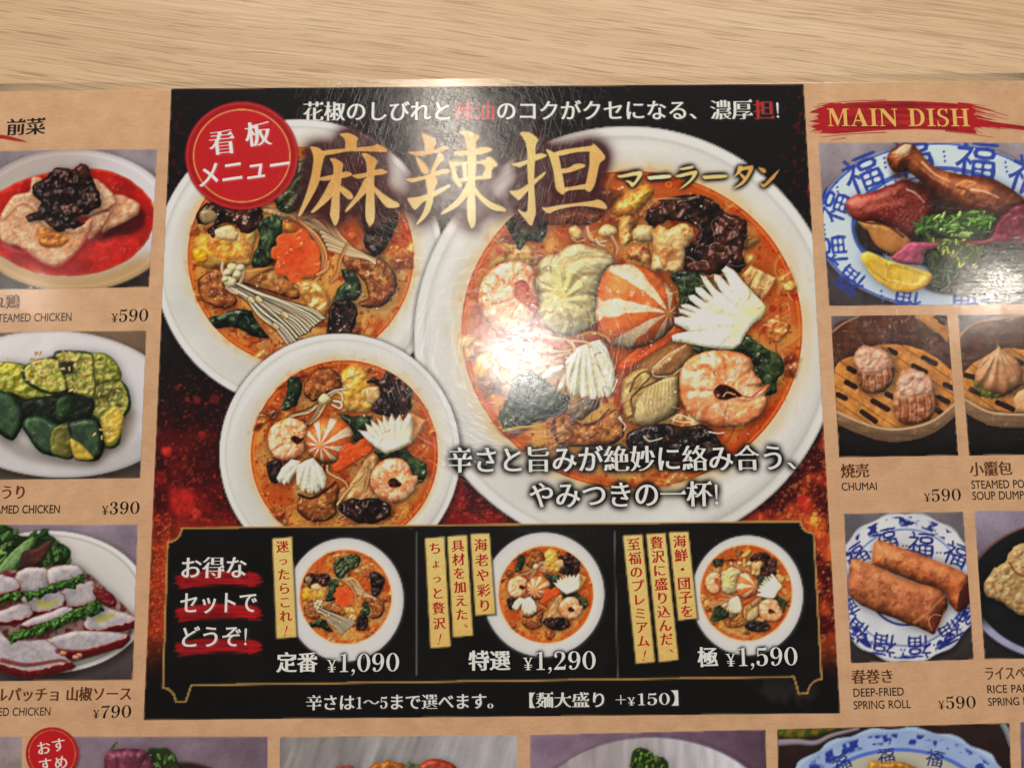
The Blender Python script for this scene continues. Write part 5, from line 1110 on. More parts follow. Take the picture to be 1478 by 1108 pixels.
food('cucumber_piece', L2([(325, 618), (462, 608), (487, 740), (452, 797), (350, 787), (333, 690)]), (32, 50, 34), (24, 38, 26), .8, **sk)
food(None, L2([(335, 690), (440, 785), (352, 785)]), (176, 150, 66), R=4, bump=((6, 3),), spec=.3, sh=0, regn=False, soft=1.5)
food('cucumber_piece', L2([(253, 292), (300, 278), (422, 288), (442, 340), (447, 492), (380, 490), (310, 452), (300, 380), (268, 330)]), (124, 122, 52), (96, 96, 42), .9, cf=cskin(L2([(253, 292), (300, 278), (422, 288), (442, 340), (447, 492), (380, 490), (310, 452), (300, 380), (268, 330)]), -2, -4), **fl)
food('cucumber_piece', L2([(104, 385), (130, 345), (190, 318), (272, 328), (302, 400), (312, 462), (252, 486), (170, 462), (118, 427)]), (146, 146, 62), (112, 116, 48), .7, cf=cskin(L2([(104, 385), (130, 345), (190, 318), (272, 328), (302, 400), (312, 462), (252, 486), (170, 462), (118, 427)]), -4, 3.2), **fl)
food(None, L2([(280, 340), (340, 330), (345, 380), (300, 390)]), (44, 42, 28), R=5, sh=0, soft=3, regn=False)
rs = np.random.RandomState(3)
for i in range(80):
    x = rs.choice([rs.uniform(130, 430), rs.uniform(0, 260), rs.uniform(440, 570)], p=[.6, .2, .2]); y = (rs.uniform(290, 480) if x < 440 else rs.uniform(330, 700))
    a = rs.uniform(0, 3.14); p = L2([(x - 7 * math.cos(a), y - 7 * math.sin(a)), (x + 7 * math.cos(a), y + 7 * math.sin(a))])
    stroke(p, 3.2, 2.0, [(226, 190, 130), (206, 150, 90), (232, 206, 150)][i % 3], .3, .9, sp=False)
# ---- octopus
begin_photo('octopus', 'dish_photo', 'photo of octopus slices with green pesto on a plate', [(-60, 756.8), (199, 756), (191.6, 980.7), (-60, 983)], (142, 128, 142), (72, 62, 60))
disc('plate', 70, 868, 146, 103, lambda r, a, X, Y, c: C3((198, 193, 190)) * (1 + .06 * np.cos(a + 1.2) * sst(.6, .95, r) + .08 * sst(.93, .96, r) * (1 - sst(.985, 1, r)) - .14 * sst(.90, .93, r) * (1 - sst(.93, .955, r)) - .2 * sst(.985, 1.0, r))[..., None])
greens(L3([(-40, 70), (40, 60), (90, 100), (160, 92), (195, 68), (230, 110), (295, 150), (308, 185), (280, 235), (150, 240), (60, 258), (-40, 265)]), 70, [(74, 108, 52), (52, 84, 42), (104, 134, 78), (40, 66, 36)], 3, 20, 10, -.9, 'lettuce', 'curly green lettuce')
food(None, L3([(0, 235), (40, 180), (110, 120), (150, 105), (130, 160), (80, 225), (30, 262), (0, 262)]), (126, 152, 104), (88, 120, 68), R=4, bump=((6, 4, .9, 2),), sh=.35, regn=False)
for j in range(5): stroke(L3([(20 + j * 22, 240 - j * 28), (50 + j * 20, 215 - j * 24), (70 + j * 18, 212 - j * 24)]), 1.4, .8, (176, 196, 150), 0, .5)
food(None, L3([(100, 170), (160, 150), (225, 118), (200, 180), (150, 235), (90, 240)]), (62, 40, 40), (92, 56, 46), R=5, bump=((7, 3),), sh=.2, regn=False, soft=1.5)
oc = dict(R=10, k=.45, bump=((16, 1.6),), amb=.70, dif=.28, spec=.15, sh=.5, edge=1.4)
OS = [([(75, 280), (130, 243), (202, 250), (242, 282), (240, 332), (110, 352)], 6), ([(222, 255), (332, 235), (368, 290), (392, 322), (260, 352)], 5), ([(-20, 280), (60, 290), (76, 340), (0, 362), (-20, 360)], 5), ([(250, 360), (380, 303), (407, 345), (402, 392), (290, 412)], 5), ([(108, 370), (252, 350), (262, 425), (150, 442)], 8), ([(-20, 440), (100, 398), (122, 462), (-20, 482)], 5), ([(118, 472), (250, 420), (302, 420), (292, 472), (130, 502)], 6), ([(380, 470), (440, 410), (500, 430), (587, 458), (580, 492), (450, 527), (395, 522)], 10), ([(188, 575), (330, 520), (522, 530), (502, 582), (330, 627), (250, 602)], 10), ([(-20, 480), (60, 560), (190, 560), (262, 622), (302, 660), (250, 680), (110, 702), (-20, 640)], 11)]
food(None, L3([(-20, 290), (130, 245), (330, 235), (480, 350), (580, 460), (520, 580), (300, 650), (120, 700), (-20, 640)]), (112, 58, 56), R=8, sh=.3, soft=3, regn=False, mott=((10, (190, 168, 160), .7),))
def oskin(P, rw):
    P = spline(P)
    def f(X, Y, d, c):
        e = pdist(P, X + 1.5, Y + rw * 2.1) + 1.6 * noise(X, Y, 5, 4)
        c = mix(c, C3((168, 160, 166)), sst(3, 14, d + 4 * noise(X, Y, 9, 6)) * .6); c = mix(c, C3((150, 92, 84)), (1 - sst(0, 2.6, d + 1.5 * noise(X, Y, 4, 8))) * .6)
        c = mix(c, C3((196, 140, 126)), (1 - sst(0, 3.0, e)) * .7)
        return mix(c, C3((98, 26, 28)), 1 - sst(-1.8, .6, e))
    return f
for p, rw in OS:
    p = np.array(p, float); p = p.mean(0) + (p - p.mean(0)) * 1.18; rw = rw * .52
    food('octopus_slice', L3(p), (200, 190, 190), (172, 162, 170), .8, rim=(1.6, (150, 90, 84), .6), cf=oskin(L3(p), rw), **oc)
food('octopus_slice', L3([(405, 330), (480, 345), (507, 392), (480, 407), (430, 382)]), (112, 32, 34), (84, 24, 26), spec=.5, R=4, bump=((7, 3),), sh=.4)
for q in ([(10, 640), (120, 660), (260, 640), (300, 655)], [(250, 600), (380, 600), (510, 560)]): stroke(L3(q), 7, 4, (120, 34, 32), .4, .7, soft=2)
for x, y in ((275, 610), (345, 618), (330, 626)): food(None, E(*L3([(x, y)])[0], 5.5, 4.2, 10), (196, 136, 110), R=4, rim=(1.5, (112, 40, 36), .7), regn=False, sh=.2)
for q in ([(170, 390), (210, 400), (240, 385)], [(430, 465), (470, 450), (490, 440)]): stroke(L3(q), 9, 6, (166, 166, 40), 0, .6, soft=4)
for q in ([(-20, 390), (40, 370), (102, 352)], [(108, 365), (180, 345), (250, 325)], [(255, 322), (310, 302), (370, 292)], [(35, 548), (150, 512), (300, 455), (440, 402)]):
    Q = spline(L3(q), False, 8); v = np.gradient(Q, axis=0); v /= np.hypot(*v.T)[:, None]; nn = np.stack([-v[:, 1], v[:, 0]], 1); wd = 8.5 if len(q) > 3 else 7
    P = np.vstack([Q + nn * wd, (Q - nn * wd)[::-1]])
    food('pesto', P, (66, 104, 44), (52, 88, 36), R=6, k=.6, bump=((4.5, 8), (2.5, 4)), amb=.42, dif=.55, spec=.2, sh=.5, edge=5.0, mott=((4, (34, 60, 26), .7), (3, (128, 160, 84), .5, .2)), sharp=True)
# ---- roast duck leg
begin_photo('duck', 'dish_photo', 'photo of a roast duck leg with salad and lemon', [(1180.7, 205.3), (1560, 206), (1560, 439), (1196.6, 441.6)], (152, 142, 148), (62, 56, 60))
BL = (44, 66, 150)
def bw(r, a, X, Y, c):
    c = C3((186, 200, 216))[None, None] * (1 + .06 * np.cos(a + 2.2) + .03 * fbm(X, Y, 40, 2, 3))[..., None]
    for r0, w_ in ((.985, .006), (.70, .010), (.675, .005), (.60, .006)): c = mix(c, C3((60, 84, 166)), (1 - sst(w_, w_ + .012, np.abs(r - r0))) * .85)
    z = sst(.55, .8, np.sin(a * 40)) * (1 - sst(.01, .022, np.abs(r - .64))); return mix(c, C3(BL), z * .7)
disc('patterned_plate', 1356, 325, 178, 119, bw)
def R1k(x, y, em, t): ink(place('福', *R1([(x, y)])[0], em / 3.259, t, 'brush'), BL, .9)
for x, y, em, t in ((310, 425, 185, 38 - 60), (545, 345, 190, -14), (845, 365, 200, 6), (1090, 440, 190, 18), (172, 580, 150, -70), (168, 790, 150, -95), (255, 930, 130, -140), (520, 1035, 130, 190), (800, 1050, 140, 180)): R1k(x, y, em, t)
for x, y in ((190, 490), (415, 375), (695, 345), (985, 395), (130, 690), (400, 1000)):
    for j in (-1, 0, 1): fill(E(*R1([(x + j * 3, y + j * 22)])[0], 1.9, 1.9, 8), BL, .9)
food(None, R1([(280, 660), (400, 640), (560, 720), (640, 780), (1064, 760), (1300, 760), (1300, 980), (1064, 1000), (760, 1000), (600, 960), (620, 880), (520, 830), (400, 800), (300, 760)]), (34, 38, 34), (26, 34, 28), R=10, sh=.3, soft=4, regn=False, bump=((14, 6),), mott=((14, (48, 66, 44), .5),))
food(None, R1([(560, 470), (680, 530), (800, 590), (1000, 630), (1200, 630), (1200, 770), (600, 780), (540, 700)]), (36, 28, 24), (30, 34, 26), R=10, sh=.2, soft=4, regn=False, bump=((14, 5),), mott=((10, (58, 40, 28), .5),))
food('duck_breast', R1([(230, 560), (280, 524), (335, 518), (440, 480), (510, 453), (600, 490), (650, 530), (640, 640), (570, 722), (500, 724), (420, 662), (300, 652), (242, 602)]), (138, 42, 32), (76, 22, 18), .7, R=16, k=.7, bump=((3.2, 1.6), (16, 2)), amb=.5, dif=.5, spec=.35, sp=12, sh=.5, mott=((10, (84, 22, 18), .6, .1),), cf=lambda X, Y, d, c: mix(c, C3((206, 106, 92)), (1 - sst(1228, 1268, X + .5 * (Y - 285))) * .75))
food('duck_meat', R1([(290, 655), (350, 650), (430, 672), (520, 722), (535, 772), (455, 812), (385, 785), (330, 700)]), (190, 136, 76), (150, 96, 50), .9, R=8, bump=((8, 4, .9, 2.5),), sh=.3, spec=.15, edge=1.5)
food(None, R1([(285, 700), (330, 690), (370, 760), (440, 800), (400, 810), (320, 780)]), (44, 32, 32), R=5, soft=2, regn=False, sh=.2, bump=((6, 4),))
food('duck_leg', R1([(424, 368), (438, 322), (500, 282), (552, 292), (600, 352), (650, 396), (700, 414), (800, 434), (900, 446), (1000, 490), (1075, 560), (1010, 640), (940, 668), (860, 632), (750, 606), (655, 528), (580, 462), (520, 415), (462, 422)]), (128, 62, 34), (70, 30, 20), 1.3, R=26, k=.8, bump=((14, 1.6, .5, 3), (4, .6)), amb=.44, dif=.56, spec=.5, sp=10, sh=.55, mott=((14, (182, 104, 54), .5, .05), (9, (84, 36, 24), .5, .1)), label='brown roast leg bone')
stroke(R1([(560, 335), (620, 400), (700, 448), (820, 482), (910, 492)]), 11, 7, (206, 126, 70), 0, .5, soft=5)
stroke(R1([(470, 425), (560, 488), (650, 548), (760, 592), (900, 612)]), 15, 10, (52, 24, 16), 0, .62, soft=7)
stroke(R1([(640, 530), (720, 560), (760, 600)]), 5, 3, (44, 18, 14), 0, .6, soft=2); stroke(R1([(752, 480), (790, 462), (840, 470), (800, 490), (778, 520)]), 4, 2, (222, 160, 100), 0, .75, soft=1.5); stroke(R1([(760, 490), (800, 505), (790, 540)]), 3, 2, (80, 36, 22), 0, .7, soft=1.5)
stroke(R1([(432, 360), (470, 352), (520, 345), (560, 325)]), 3, 2, (88, 44, 26), 0, .5, soft=1.5)
for q, wd in (([(590, 372), (650, 428), (720, 462)], 3), ([(820, 500), (890, 512), (950, 540)], 4), ([(520, 500), (560, 520), (600, 560)], 3), ([(450, 330), (480, 312)], 3)): stroke(R1(q), wd, 1.5, (255, 226, 196), 0, .55, soft=1.6)
for q in ([(300, 560), (360, 540), (430, 530)], [(330, 590), (420, 570), (500, 560)]): stroke(R1(q), 9, 5, (232, 150, 136), 0, .4, soft=5)
dots(polysdf(np.array(R1([(400, 540), (620, 510), (600, 690), (500, 710), (380, 640)]))), bbox(R1([(380, 510), (620, 710)])), 150, 1.0, (92, 26, 22), .6, 33); dots(polysdf(np.array(R1([(400, 540), (620, 510), (600, 690), (500, 710), (380, 640)]))), bbox(R1([(380, 510), (620, 710)])), 120, .9, (214, 120, 100), .6, 34)
stroke(R1([(232, 590), (250, 620), (320, 655), (420, 668), (500, 722)]), 3, 4, (54, 20, 16), 0, .7, soft=1.5)
food(None, R1([(462, 330), (500, 290), (540, 292), (530, 325), (490, 345)]), (212, 176, 146), R=4, soft=1.5, sh=0, regn=False, bump=((4, 2),))
greens(R1([(590, 700), (650, 710), (700, 780), (760, 880), (700, 960), (620, 960), (640, 840), (600, 760)]), 40, [(62, 92, 50), (44, 70, 40), (86, 116, 60)], 10, 14, 5, 1.0)
greens(R1([(560, 672), (640, 622), (740, 622), (800, 604), (860, 604), (935, 640), (895, 690), (790, 720), (700, 718), (630, 690), (580, 698)]), 60, [(124, 166, 78), (92, 138, 60), (150, 184, 104), (70, 112, 48)], 7, 17, 7, -.3, 'lettuce')
greens(R1([(640, 740), (720, 736), (800, 742), (880, 780), (850, 850), (740, 862), (690, 800)]), 50, [(134, 152, 62), (98, 124, 54), (164, 172, 84), (60, 88, 42)], 9, 11, 5, -1.0, 'lettuce')
food('red_leaf', R1([(765, 742), (900, 735), (950, 650), (1010, 590), (1070, 565), (1200, 560), (1200, 740), (960, 752), (860, 760)]), (108, 30, 50), (84, 24, 40), .8, R=6, bump=((9, 5), (4, 1.5)), spec=.15, sh=.4, mott=((10, (150, 52, 72), .5),))
food('red_leaf', R1([(446, 825), (490, 780), (545, 748), (682, 760), (600, 792), (582, 852), (500, 848)]), (172, 84, 106), (130, 56, 78), .8, R=5, bump=((7, 4),), spec=.15, sh=.4)
food('lemon_wedge', R1([(300, 812), (340, 793), (420, 830), (520, 858), (632, 898), (612, 952), (540, 982), (460, 977), (380, 932), (330, 872)]), (222, 190, 84), (204, 156, 48), 1.0, R=6, k=.6, bump=((4, 1.0),), spec=.2, sh=.5)
food(None, R1([(330, 815), (360, 812), (420, 845), (440, 900), (470, 940), (420, 930), (360, 890), (330, 850)]), (206, 166, 60), R=5, soft=2, regn=False, sh=0)
food(None, R1([(440, 850), (520, 865), (610, 905), (560, 950), (480, 940), (420, 920)]), (198, 152, 44), (222, 184, 80), .3, R=6, k=-.3, bump=((4, 2.4, 1.1, 3),), spec=.3, sh=0, soft=1.5, rim=(2.5, (236, 216, 150), .9), regn=False)
# ---- shumai in a bamboo steamer
WALL, FLR = (84, 52, 40), (190, 130, 72)
def steamer(f, wall, floor, rim_in, rim_out, quad, lab, key):
    begin_photo(key, 'dish_photo', lab, quad, (104, 94, 100), (16, 13, 12))
    food('bamboo_steamer', f(wall), WALL, (62, 36, 28), 1.4, R=8, k=.2, bump=((5, 2.5, .08, 9),), sh=.2, soft=1.2, mott=((9, (104, 66, 52), .5),))
    food('steamer_floor', f(floor), (190, 128, 68), (206, 146, 84), 1.2, R=5, k=.3, bump=((6, 1.5, .62, 8),), sh=.35, soft=1.0, mott=((10, (164, 104, 52), .5),), cf=lambda X, Y, d, c: c * (1 - .22 * (1 - sst(.03, .10, np.abs(((X * -.56 + Y * .83) / 17.0) % 1 - .5))))[..., None])
def rimband(f, rim, w_, col=(150, 118, 90)):
    Q = np.array(f(rim)); P = np.vstack([spline(Q, False, 6), spline(Q + np.array(w_), False, 6)[::-1]])
    food('steamer_rim', P, col, tuple(v * .68 for v in col), 1.57, R=5, k=.4, bump=((4, 2, .0, 9),), sh=.3, sharp=True, cf=lambda X, Y, d, c: c * (1 + .25 * (1 - sst(0, 3, d)))[..., None])
steamer(R2, [(70, 150), (200, 70), (300, 40), (480, 30), (620, 100), (760, 260), (760, 420), (600, 300), (460, 225), (330, 215), (220, 262), (150, 300), (120, 420), (110, 600), (60, 600)], [(95, 330), (220, 262), (330, 213), (480, 218), (612, 268), (716, 348), (760, 380), (735, 520), (600, 622), (470, 655), (340, 652), (98, 565)], None, None, [(1199, 455.7), (1367.3, 454), (1383.5, 657.3), (1211, 660)], 'photo of two dumplings with flat tops in a bamboo steamer', 'shumai')
food('steamer_lid', R2([(520, 40), (700, 40), (700, 195), (640, 150), (560, 95)]), (188, 136, 82), (160, 108, 62), .9, R=4, bump=((4, 2, .7, 8),), sh=.3)
woodear(R2([(620, 60), (690, 55), (695, 100), (650, 95)]), name=None, regn=False, sh=.2)
def slots(f, L, w_):
    for a, b in L:
        stroke(f([a, ((a[0] + b[0]) / 2, (a[1] + b[1]) / 2), b]), w_, w_, (44, 26, 20), 0, .95, soft=.9)
slots(R2, [((382, 240), (415, 256)), ((565, 282), (628, 312)), ((512, 325), (575, 358)), ((680, 425), (715, 442)), ((645, 492), (695, 516)), ((370, 475), (400, 490)), ((155, 412), (200, 436)), ((110, 478), (148, 497)), ((296, 512), (374, 556)), ((238, 570), (308, 620)), ((168, 338), (198, 355)), ((640, 560), (660, 575))], 8)
dm = dict(R=13, k=.75, bump=((8, 4.5), (4, 1.6)), amb=.52, dif=.48, spec=.10, sp=10, sh=.55, mott=((9, (168, 108, 76), .5), (7, (222, 178, 140), .45, .1)), edge=1.5)
food('shumai', R2([(188, 290), (222, 232), (250, 213), (330, 233), (388, 265), (412, 340), (392, 420), (342, 468), (258, 468), (220, 422), (208, 350)]), (176, 122, 92), (116, 66, 46), 1.57, **dm)
food(None, R2([(200, 290), (235, 232), (330, 236), (385, 280), (380, 330), (310, 365), (230, 350)]), (206, 158, 134), R=8, k=.5, bump=((6, 7), (3, 2)), sh=0, soft=3, regn=False, spec=.10)
food('shumai', R2([(412, 440), (438, 370), (478, 338), (560, 353), (607, 390), (624, 460), (642, 540), (602, 602), (530, 637), (458, 637), (420, 602), (402, 510)]), (182, 124, 88), (126, 66, 42), 1.57, **dm)
food(None, R2([(428, 440), (450, 375), (550, 358), (605, 400), (608, 460), (530, 485), (450, 485)]), (208, 160, 138), R=8, k=.5, bump=((6, 7), (3, 2)), sh=0, soft=3, regn=False, spec=.10)
for x, y0, y1 in ((232, 370, 440), (268, 380, 462), (305, 375, 465), (345, 360, 450), (378, 340, 415), (440, 500, 610), (480, 500, 632), (525, 495, 635), (570, 490, 618), (605, 480, 590)):
    stroke(R2([(x - 4, y0), (x + 3, (y0 + y1) / 2), (x - 1, y1)]), 2.6, 1.6, (92, 46, 30), 0, .5, soft=1.2); stroke(R2([(x + 9, y0 + 8), (x + 15, (y0 + y1) / 2), (x + 10, y1 - 12)]), 2.4, 1.2, (216, 156, 112), 0, .4, soft=1.2)
rimband(R2, [(60, 530), (105, 568), (280, 640), (430, 660), (600, 622), (730, 525), (780, 480)], (1, 18.5))
stroke(R2([(60, 532), (105, 570), (280, 642), (430, 662), (600, 624), (730, 527), (780, 482)]), 3.2, 3.2, (206, 172, 138), 0, .8, soft=1.2)
stroke(R2([(60, 575), (110, 618), (280, 690), (430, 708), (600, 672), (735, 575)]), 1.4, 1.4, (98, 72, 54), 0, .6)
stroke(R2([(70, 150), (140, 98), (220, 62)]), 3, 2, (186, 150, 124), 0, .7, soft=1.2)
# ---- soup dumplings
steamer(R2, [(755, 175), (800, 120), (880, 85), (1100, 55), (1250, 60), (1250, 260), (1090, 260), (960, 240), (860, 300), (780, 370)], [(770, 380), (860, 290), (1000, 230), (1100, 240), (1250, 260), (1250, 590), (1100, 580), (900, 555), (785, 490)], None, None, [(1382.5, 454), (1560, 453), (1560, 655), (1398.7, 657.3)], 'photo of a pleated soup dumpling in a bamboo steamer', 'soupdumpling')
slots(R2, [((790, 375), (835, 385)), ((820, 450), (870, 475)), ((960, 520), (1040, 555)), ((1050, 290), (1090, 310))], 8)
frill(R2([(835, 400), (860, 460), (920, 500), (1010, 480), (1095, 420), (1080, 400), (960, 440)]), 'green_leaf', (124, 128, 52), (96, 106, 42), 4, am=2)
AX, AY = R2([(968, 228)])[0]
food('soup_dumpling', R2([(838, 385), (870, 300), (925, 255), (955, 232), (965, 215), (985, 240), (1060, 288), (1092, 360), (1082, 425), (1005, 475), (920, 465), (860, 425)]), (200, 152, 112), (164, 112, 78), 1.2, R=16, k=.7, amb=.52, dif=.48, spec=.2, sh=.5, bump=((6, 1.5),), hf=lambda X, Y, d: 2.4 * np.cos(np.arctan2(Y - AY, X - AX) * 18 + .6 * noise(X, Y, 12, 3)) * sst(3, 16, np.hypot(X - AX, Y - AY)))
food('soup_dumpling', R2([(1048, 490), (1100, 450), (1200, 440), (1200, 570), (1080, 575), (1052, 540)]), (206, 158, 118), R=10, bump=((6, 2),), sh=.4)
rimband(R2, [(770, 480), (790, 503), (900, 562), (1000, 578), (1250, 585)], (1, 20))
stroke(R2([(770, 482), (790, 505), (900, 564), (1000, 580), (1250, 587)]), 3, 3, (206, 172, 138), 0, .8, soft=1.2)
stroke(R2([(750, 178), (800, 122), (880, 87), (1100, 57), (1250, 62)]), 3, 3, (186, 150, 124), 0, .7, soft=1.2)
# ---- spring rolls
begin_photo('springroll', 'dish_photo', 'photo of two fried spring rolls on a blue and white plate', [(1217.8, 740.6), (1390.4, 737.8), (1405.8, 951.6), (1228, 956.6)], (112, 106, 112), (52, 46, 46))
IND = (40, 50, 120)
pl = spline(R3(list(map(tuple, wob(455, 420, 385, 385, 60, .018, 14)))), True, 3)
px_, py_ = R3([(455, 420)])[0]
def wp(X, Y, d, c):
    r = np.hypot(X - px_, Y - py_) / 107.7
    c = C3((200, 202, 210))[None, None] * (1 + .05 * fbm(X, Y, 30, 2, 3) - .10 * sst(.97, 1.0, r))[..., None]
    c = mix(c, C3((96, 116, 176)), (1 - sst(.008, .02, np.abs(r - .78))) * .7); c = mix(c, C3(IND), (1 - sst(.010, .024, np.abs(r - .50))) * .85)
    a = np.arctan2(Y - py_, X - px_)
    v = sst(.0, .5, fbm(X, Y, 11, 3, 5)) * sst(.80, .84, r) * (1 - sst(.94, .97, r)); c = mix(c, C3(IND), v * .95)
    v = sst(.2, .6, noise(X, Y, 7, 15)) * sst(.36, .40, r) * (1 - sst(.43, .47, r)); return mix(c, C3(IND), v * .9)
fill(pl + np.array([2, 5]), (20, 16, 18), .5, soft=6); fill(pl, (200, 202, 210), soft=1, fn=wp); reg('patterned_plate', pl, step=1.6)
for x, y, em, t in ((350, 175, 130, -12), (535, 200, 140, 4), (715, 250, 130, 22), (200, 255, 120, -35), (345, 715, 125, 190), (525, 725, 125, 178), (690, 650, 120, 150), (205, 640, 115, 215), (165, 530, 100, 240), (775, 560, 110, 120)):
    ink(place('福', *R3([(x, y)])[0], em / 3.57, t, 'brush'), IND, .92)
for x, y in ((265, 235), (450, 205), (625, 240), (440, 740), (610, 715), (270, 700)):
    for j in (-1, 1): fill(E(*R3([(x + j * 9, y)])[0], 1.5, 1.5, 8), IND, .9)
rl = dict(R=21, k=.8, bump=((14, 2.2), (5, .9)), amb=.48, dif=.54, spec=.22, sp=10, sh=.6, mott=((9, (208, 130, 84), .5, .1), (8, (120, 62, 38), .55, .15)))
food('spring_roll', R3([(282, 280), (292, 190), (330, 178), (430, 215), (600, 278), (742, 338), (782, 378), (785, 490), (722, 543), (680, 500), (640, 440), (500, 390), (350, 330), (280, 302)]), (206, 124, 78), (180, 92, 52), .8, label='spring roll lying behind, upper one', **rl)
food(None, R3([(722, 540), (735, 440), (785, 395), (790, 490), (750, 530)]), (70, 34, 26), R=5, sh=0, soft=2, regn=False)
food('spring_roll', R3([(158, 440), (168, 300), (190, 273), (300, 308), (450, 380), (600, 420), (662, 468), (672, 520), (642, 565), (602, 657), (560, 642), (430, 592), (250, 522), (180, 475)]), (182, 110, 72), (146, 78, 48), 1.1, label='spring roll in front, lower one', **rl)
food(None, R3([(580, 600), (600, 540), (660, 505), (640, 565), (602, 655)]), (92, 46, 34), R=5, sh=0, soft=2, regn=False)
stroke(R3([(500, 600), (560, 560), (620, 500), (650, 470)]), 5, 3, (206, 146, 106), .3, .6, soft=2)
stroke(R3([(640, 565), (600, 560), (575, 590), (590, 640)]), 2, 1.5, (210, 150, 110), 0, .6); stroke(R3([(605, 655), (625, 600), (665, 530)]), 2, 1.5, (96, 48, 32), 0, .7); stroke(R3([(610, 640), (640, 590), (655, 530)]), 1.6, 1.2, (190, 120, 84), 0, .6)
for q in ([(200, 300), (330, 345), (480, 415), (610, 445)], [(330, 205), (470, 250), (620, 310), (740, 365)]): stroke(R3(q), 16, 12, (232, 160, 112), 0, .35, soft=8)
# ---- rice paper rolls
begin_photo('riceroll', 'dish_photo', 'photo of pale rice paper rolls on a black plate, cut by the frame', [(1406, 737), (1560, 735), (1560, 949), (1421, 951)], (152, 140, 158), (36, 32, 32))
disc('black_plate', 1545, 852, 150, 103, lambda r, a, X, Y, c: mix(mix(C3((28, 30, 31))[None, None], C3((104, 74, 60)), sst(.965, .99, r) * (1 - sst(30, -10, Y - 800) * 0)), C3((150, 150, 176)), sst(.90, .93, r) * sst(30, 60, Y - 852)) * (1 + .1 * fbm(X, Y, 20, 3, 4))[..., None])
food('rice_paper_roll', R3([(862, 400), (905, 328), (955, 298), (1000, 228), (1050, 193), (1200, 190), (1200, 560), (1062, 562), (1000, 532), (930, 482), (868, 462)]), (190, 160, 112), (164, 126, 82), 1.3, R=10, k=.7, bump=((7, 5), (3.5, 2)), amb=.56, dif=.42, spec=.06, sh=.5, edge=2, mott=((8, (216, 196, 160), .5), (6, (150, 104, 60), .5, .15)))
stroke(R3([(990, 290), (1020, 340), (1062, 360), (1100, 362)]), 4, 3, (110, 72, 44), 0, .7, soft=1.5)
# ---- bottom row
begin_photo('beet', 'dish_photo', 'photo with a purple bulb on grey ground, cut by the frame', [(47, 1062), (386.3, 1062), (387, 1185), (44, 1185)], (146, 128, 140), (112, 96, 108), .3)
fill(spline(B1([(700, 250), (800, 235), (900, 260), (1000, 330), (650, 330)])), (44, 32, 28), .9, soft=4)
greens(B1([(630, 190), (680, 175), (720, 180), (760, 240), (740, 340), (660, 340)]), 26, [(96, 124, 68), (64, 92, 48), (120, 146, 90)], 3, 10, 6, -1.4, 'green_sprig')
stroke(B1([(470, 190), (485, 165), (497, 150)]), 5, 3, (74, 104, 54), .3, .9)
food('purple_bulb', B1([(445, 260), (450, 205), (490, 180), (600, 178), (645, 215), (655, 270), (640, 400), (460, 400)]), (102, 50, 66), (70, 34, 46), .3, R=14, bump=((8, 3, 1.4, 3),), spec=.4, sh=.4, mott=((10, (146, 84, 104), .5, .1),))
begin_photo('lavender', 'dish_photo', 'sliver of a grey photo at the left edge, cut by the frame', [(-80, 1062), (32, 1062), (32, 1185), (-80, 1185)], (146, 132, 146), (150, 140, 120), 1.2)
begin_photo('prawnpot', 'dish_photo', 'photo with orange food before a pale wall, cut by the frame', [(404, 1062.6), (746.6, 1060), (748, 1185), (402, 1185)], (120, 110, 108), (188, 186, 190), 0)
fill(np.array([(404, 1062.6), (746.6, 1060), (748, 1185), (402, 1185)]), (150, 146, 146), .5, fn=lambda X, Y, d, c: c * (1 + .25 * fbm(X, Y, 12, 3, 5, 1.9, 8))[..., None])
food('fried_piece', B2([(530, 320), (570, 282), (650, 270), (735, 312), (740, 420), (530, 420)]), (168, 104, 44), (130, 70, 30), R=8, bump=((8, 4),), spec=.3, edge=2)
frill(B2([(725, 300), (770, 285), (800, 310), (790, 400), (730, 400)]), 'green_sprig', (96, 112, 70), (70, 90, 50), 6)
food('red_piece', B2([(790, 310), (800, 285), (850, 262), (920, 268), (985, 312), (990, 420), (790, 420)]), (160, 68, 44), (134, 50, 34), R=10, bump=((8, 3),), spec=.3)
food('red_piece', B2([(360, 320), (400, 298), (460, 305), (480, 420), (360, 420)]), (138, 72, 60), R=8, bump=((8, 3),))
begin_photo('greybowl', 'dish_photo', 'photo of a parsley sprig over a big grey bowl, cut by the frame', [(764.3, 1059.6), (1105.4, 1052), (1108, 1185), (766, 1185)], (142, 122, 140), (88, 68, 82), .2)
disc('grey_bowl', *B3([(760, 700)])[0], 190, 143, lambda r, a, X, Y, c: mix(mix(C3((158, 150, 152))[None, None], C3((196, 194, 202)), sst(860, 1080, X)), C3((120, 110, 124)), sst(.975, .99, r)) * (1 + .10 * fbm(X, Y, 10, 3, 5, 1.6, 6))[..., None])
greens(B3([(650, 265), (680, 225), (740, 232), (780, 275), (825, 275), (850, 330), (800, 420), (660, 420)]), 44, [(90, 120, 50), (62, 92, 38), (112, 140, 66)], 8, 9, 6, -1.4, 'parsley')
begin_photo('bluebowl', 'dish_photo', 'photo of a scalloped blue and white bowl, cut by the frame', [(1121.7, 1051.8), (1457, 1042.6), (1462, 1185), (1124, 1185)], (52, 36, 34), (36, 28, 28))
food(None, B4([(155, 120), (480, 105), (400, 150), (250, 170), (165, 160)]), (120, 104, 40), R=6, bump=((9, 5),), mott=((9, (50, 70, 36), .7),), soft=3, regn=False)
stroke(B4([(160, 190), (260, 185), (360, 190), (450, 150), (590, 115)]), 9, 4, (170, 160, 172), .3, .9, soft=2); stroke(B4([(1360, 85), (1385, 130), (1410, 200)]), 8, 8, (150, 160, 170), .3, .9)
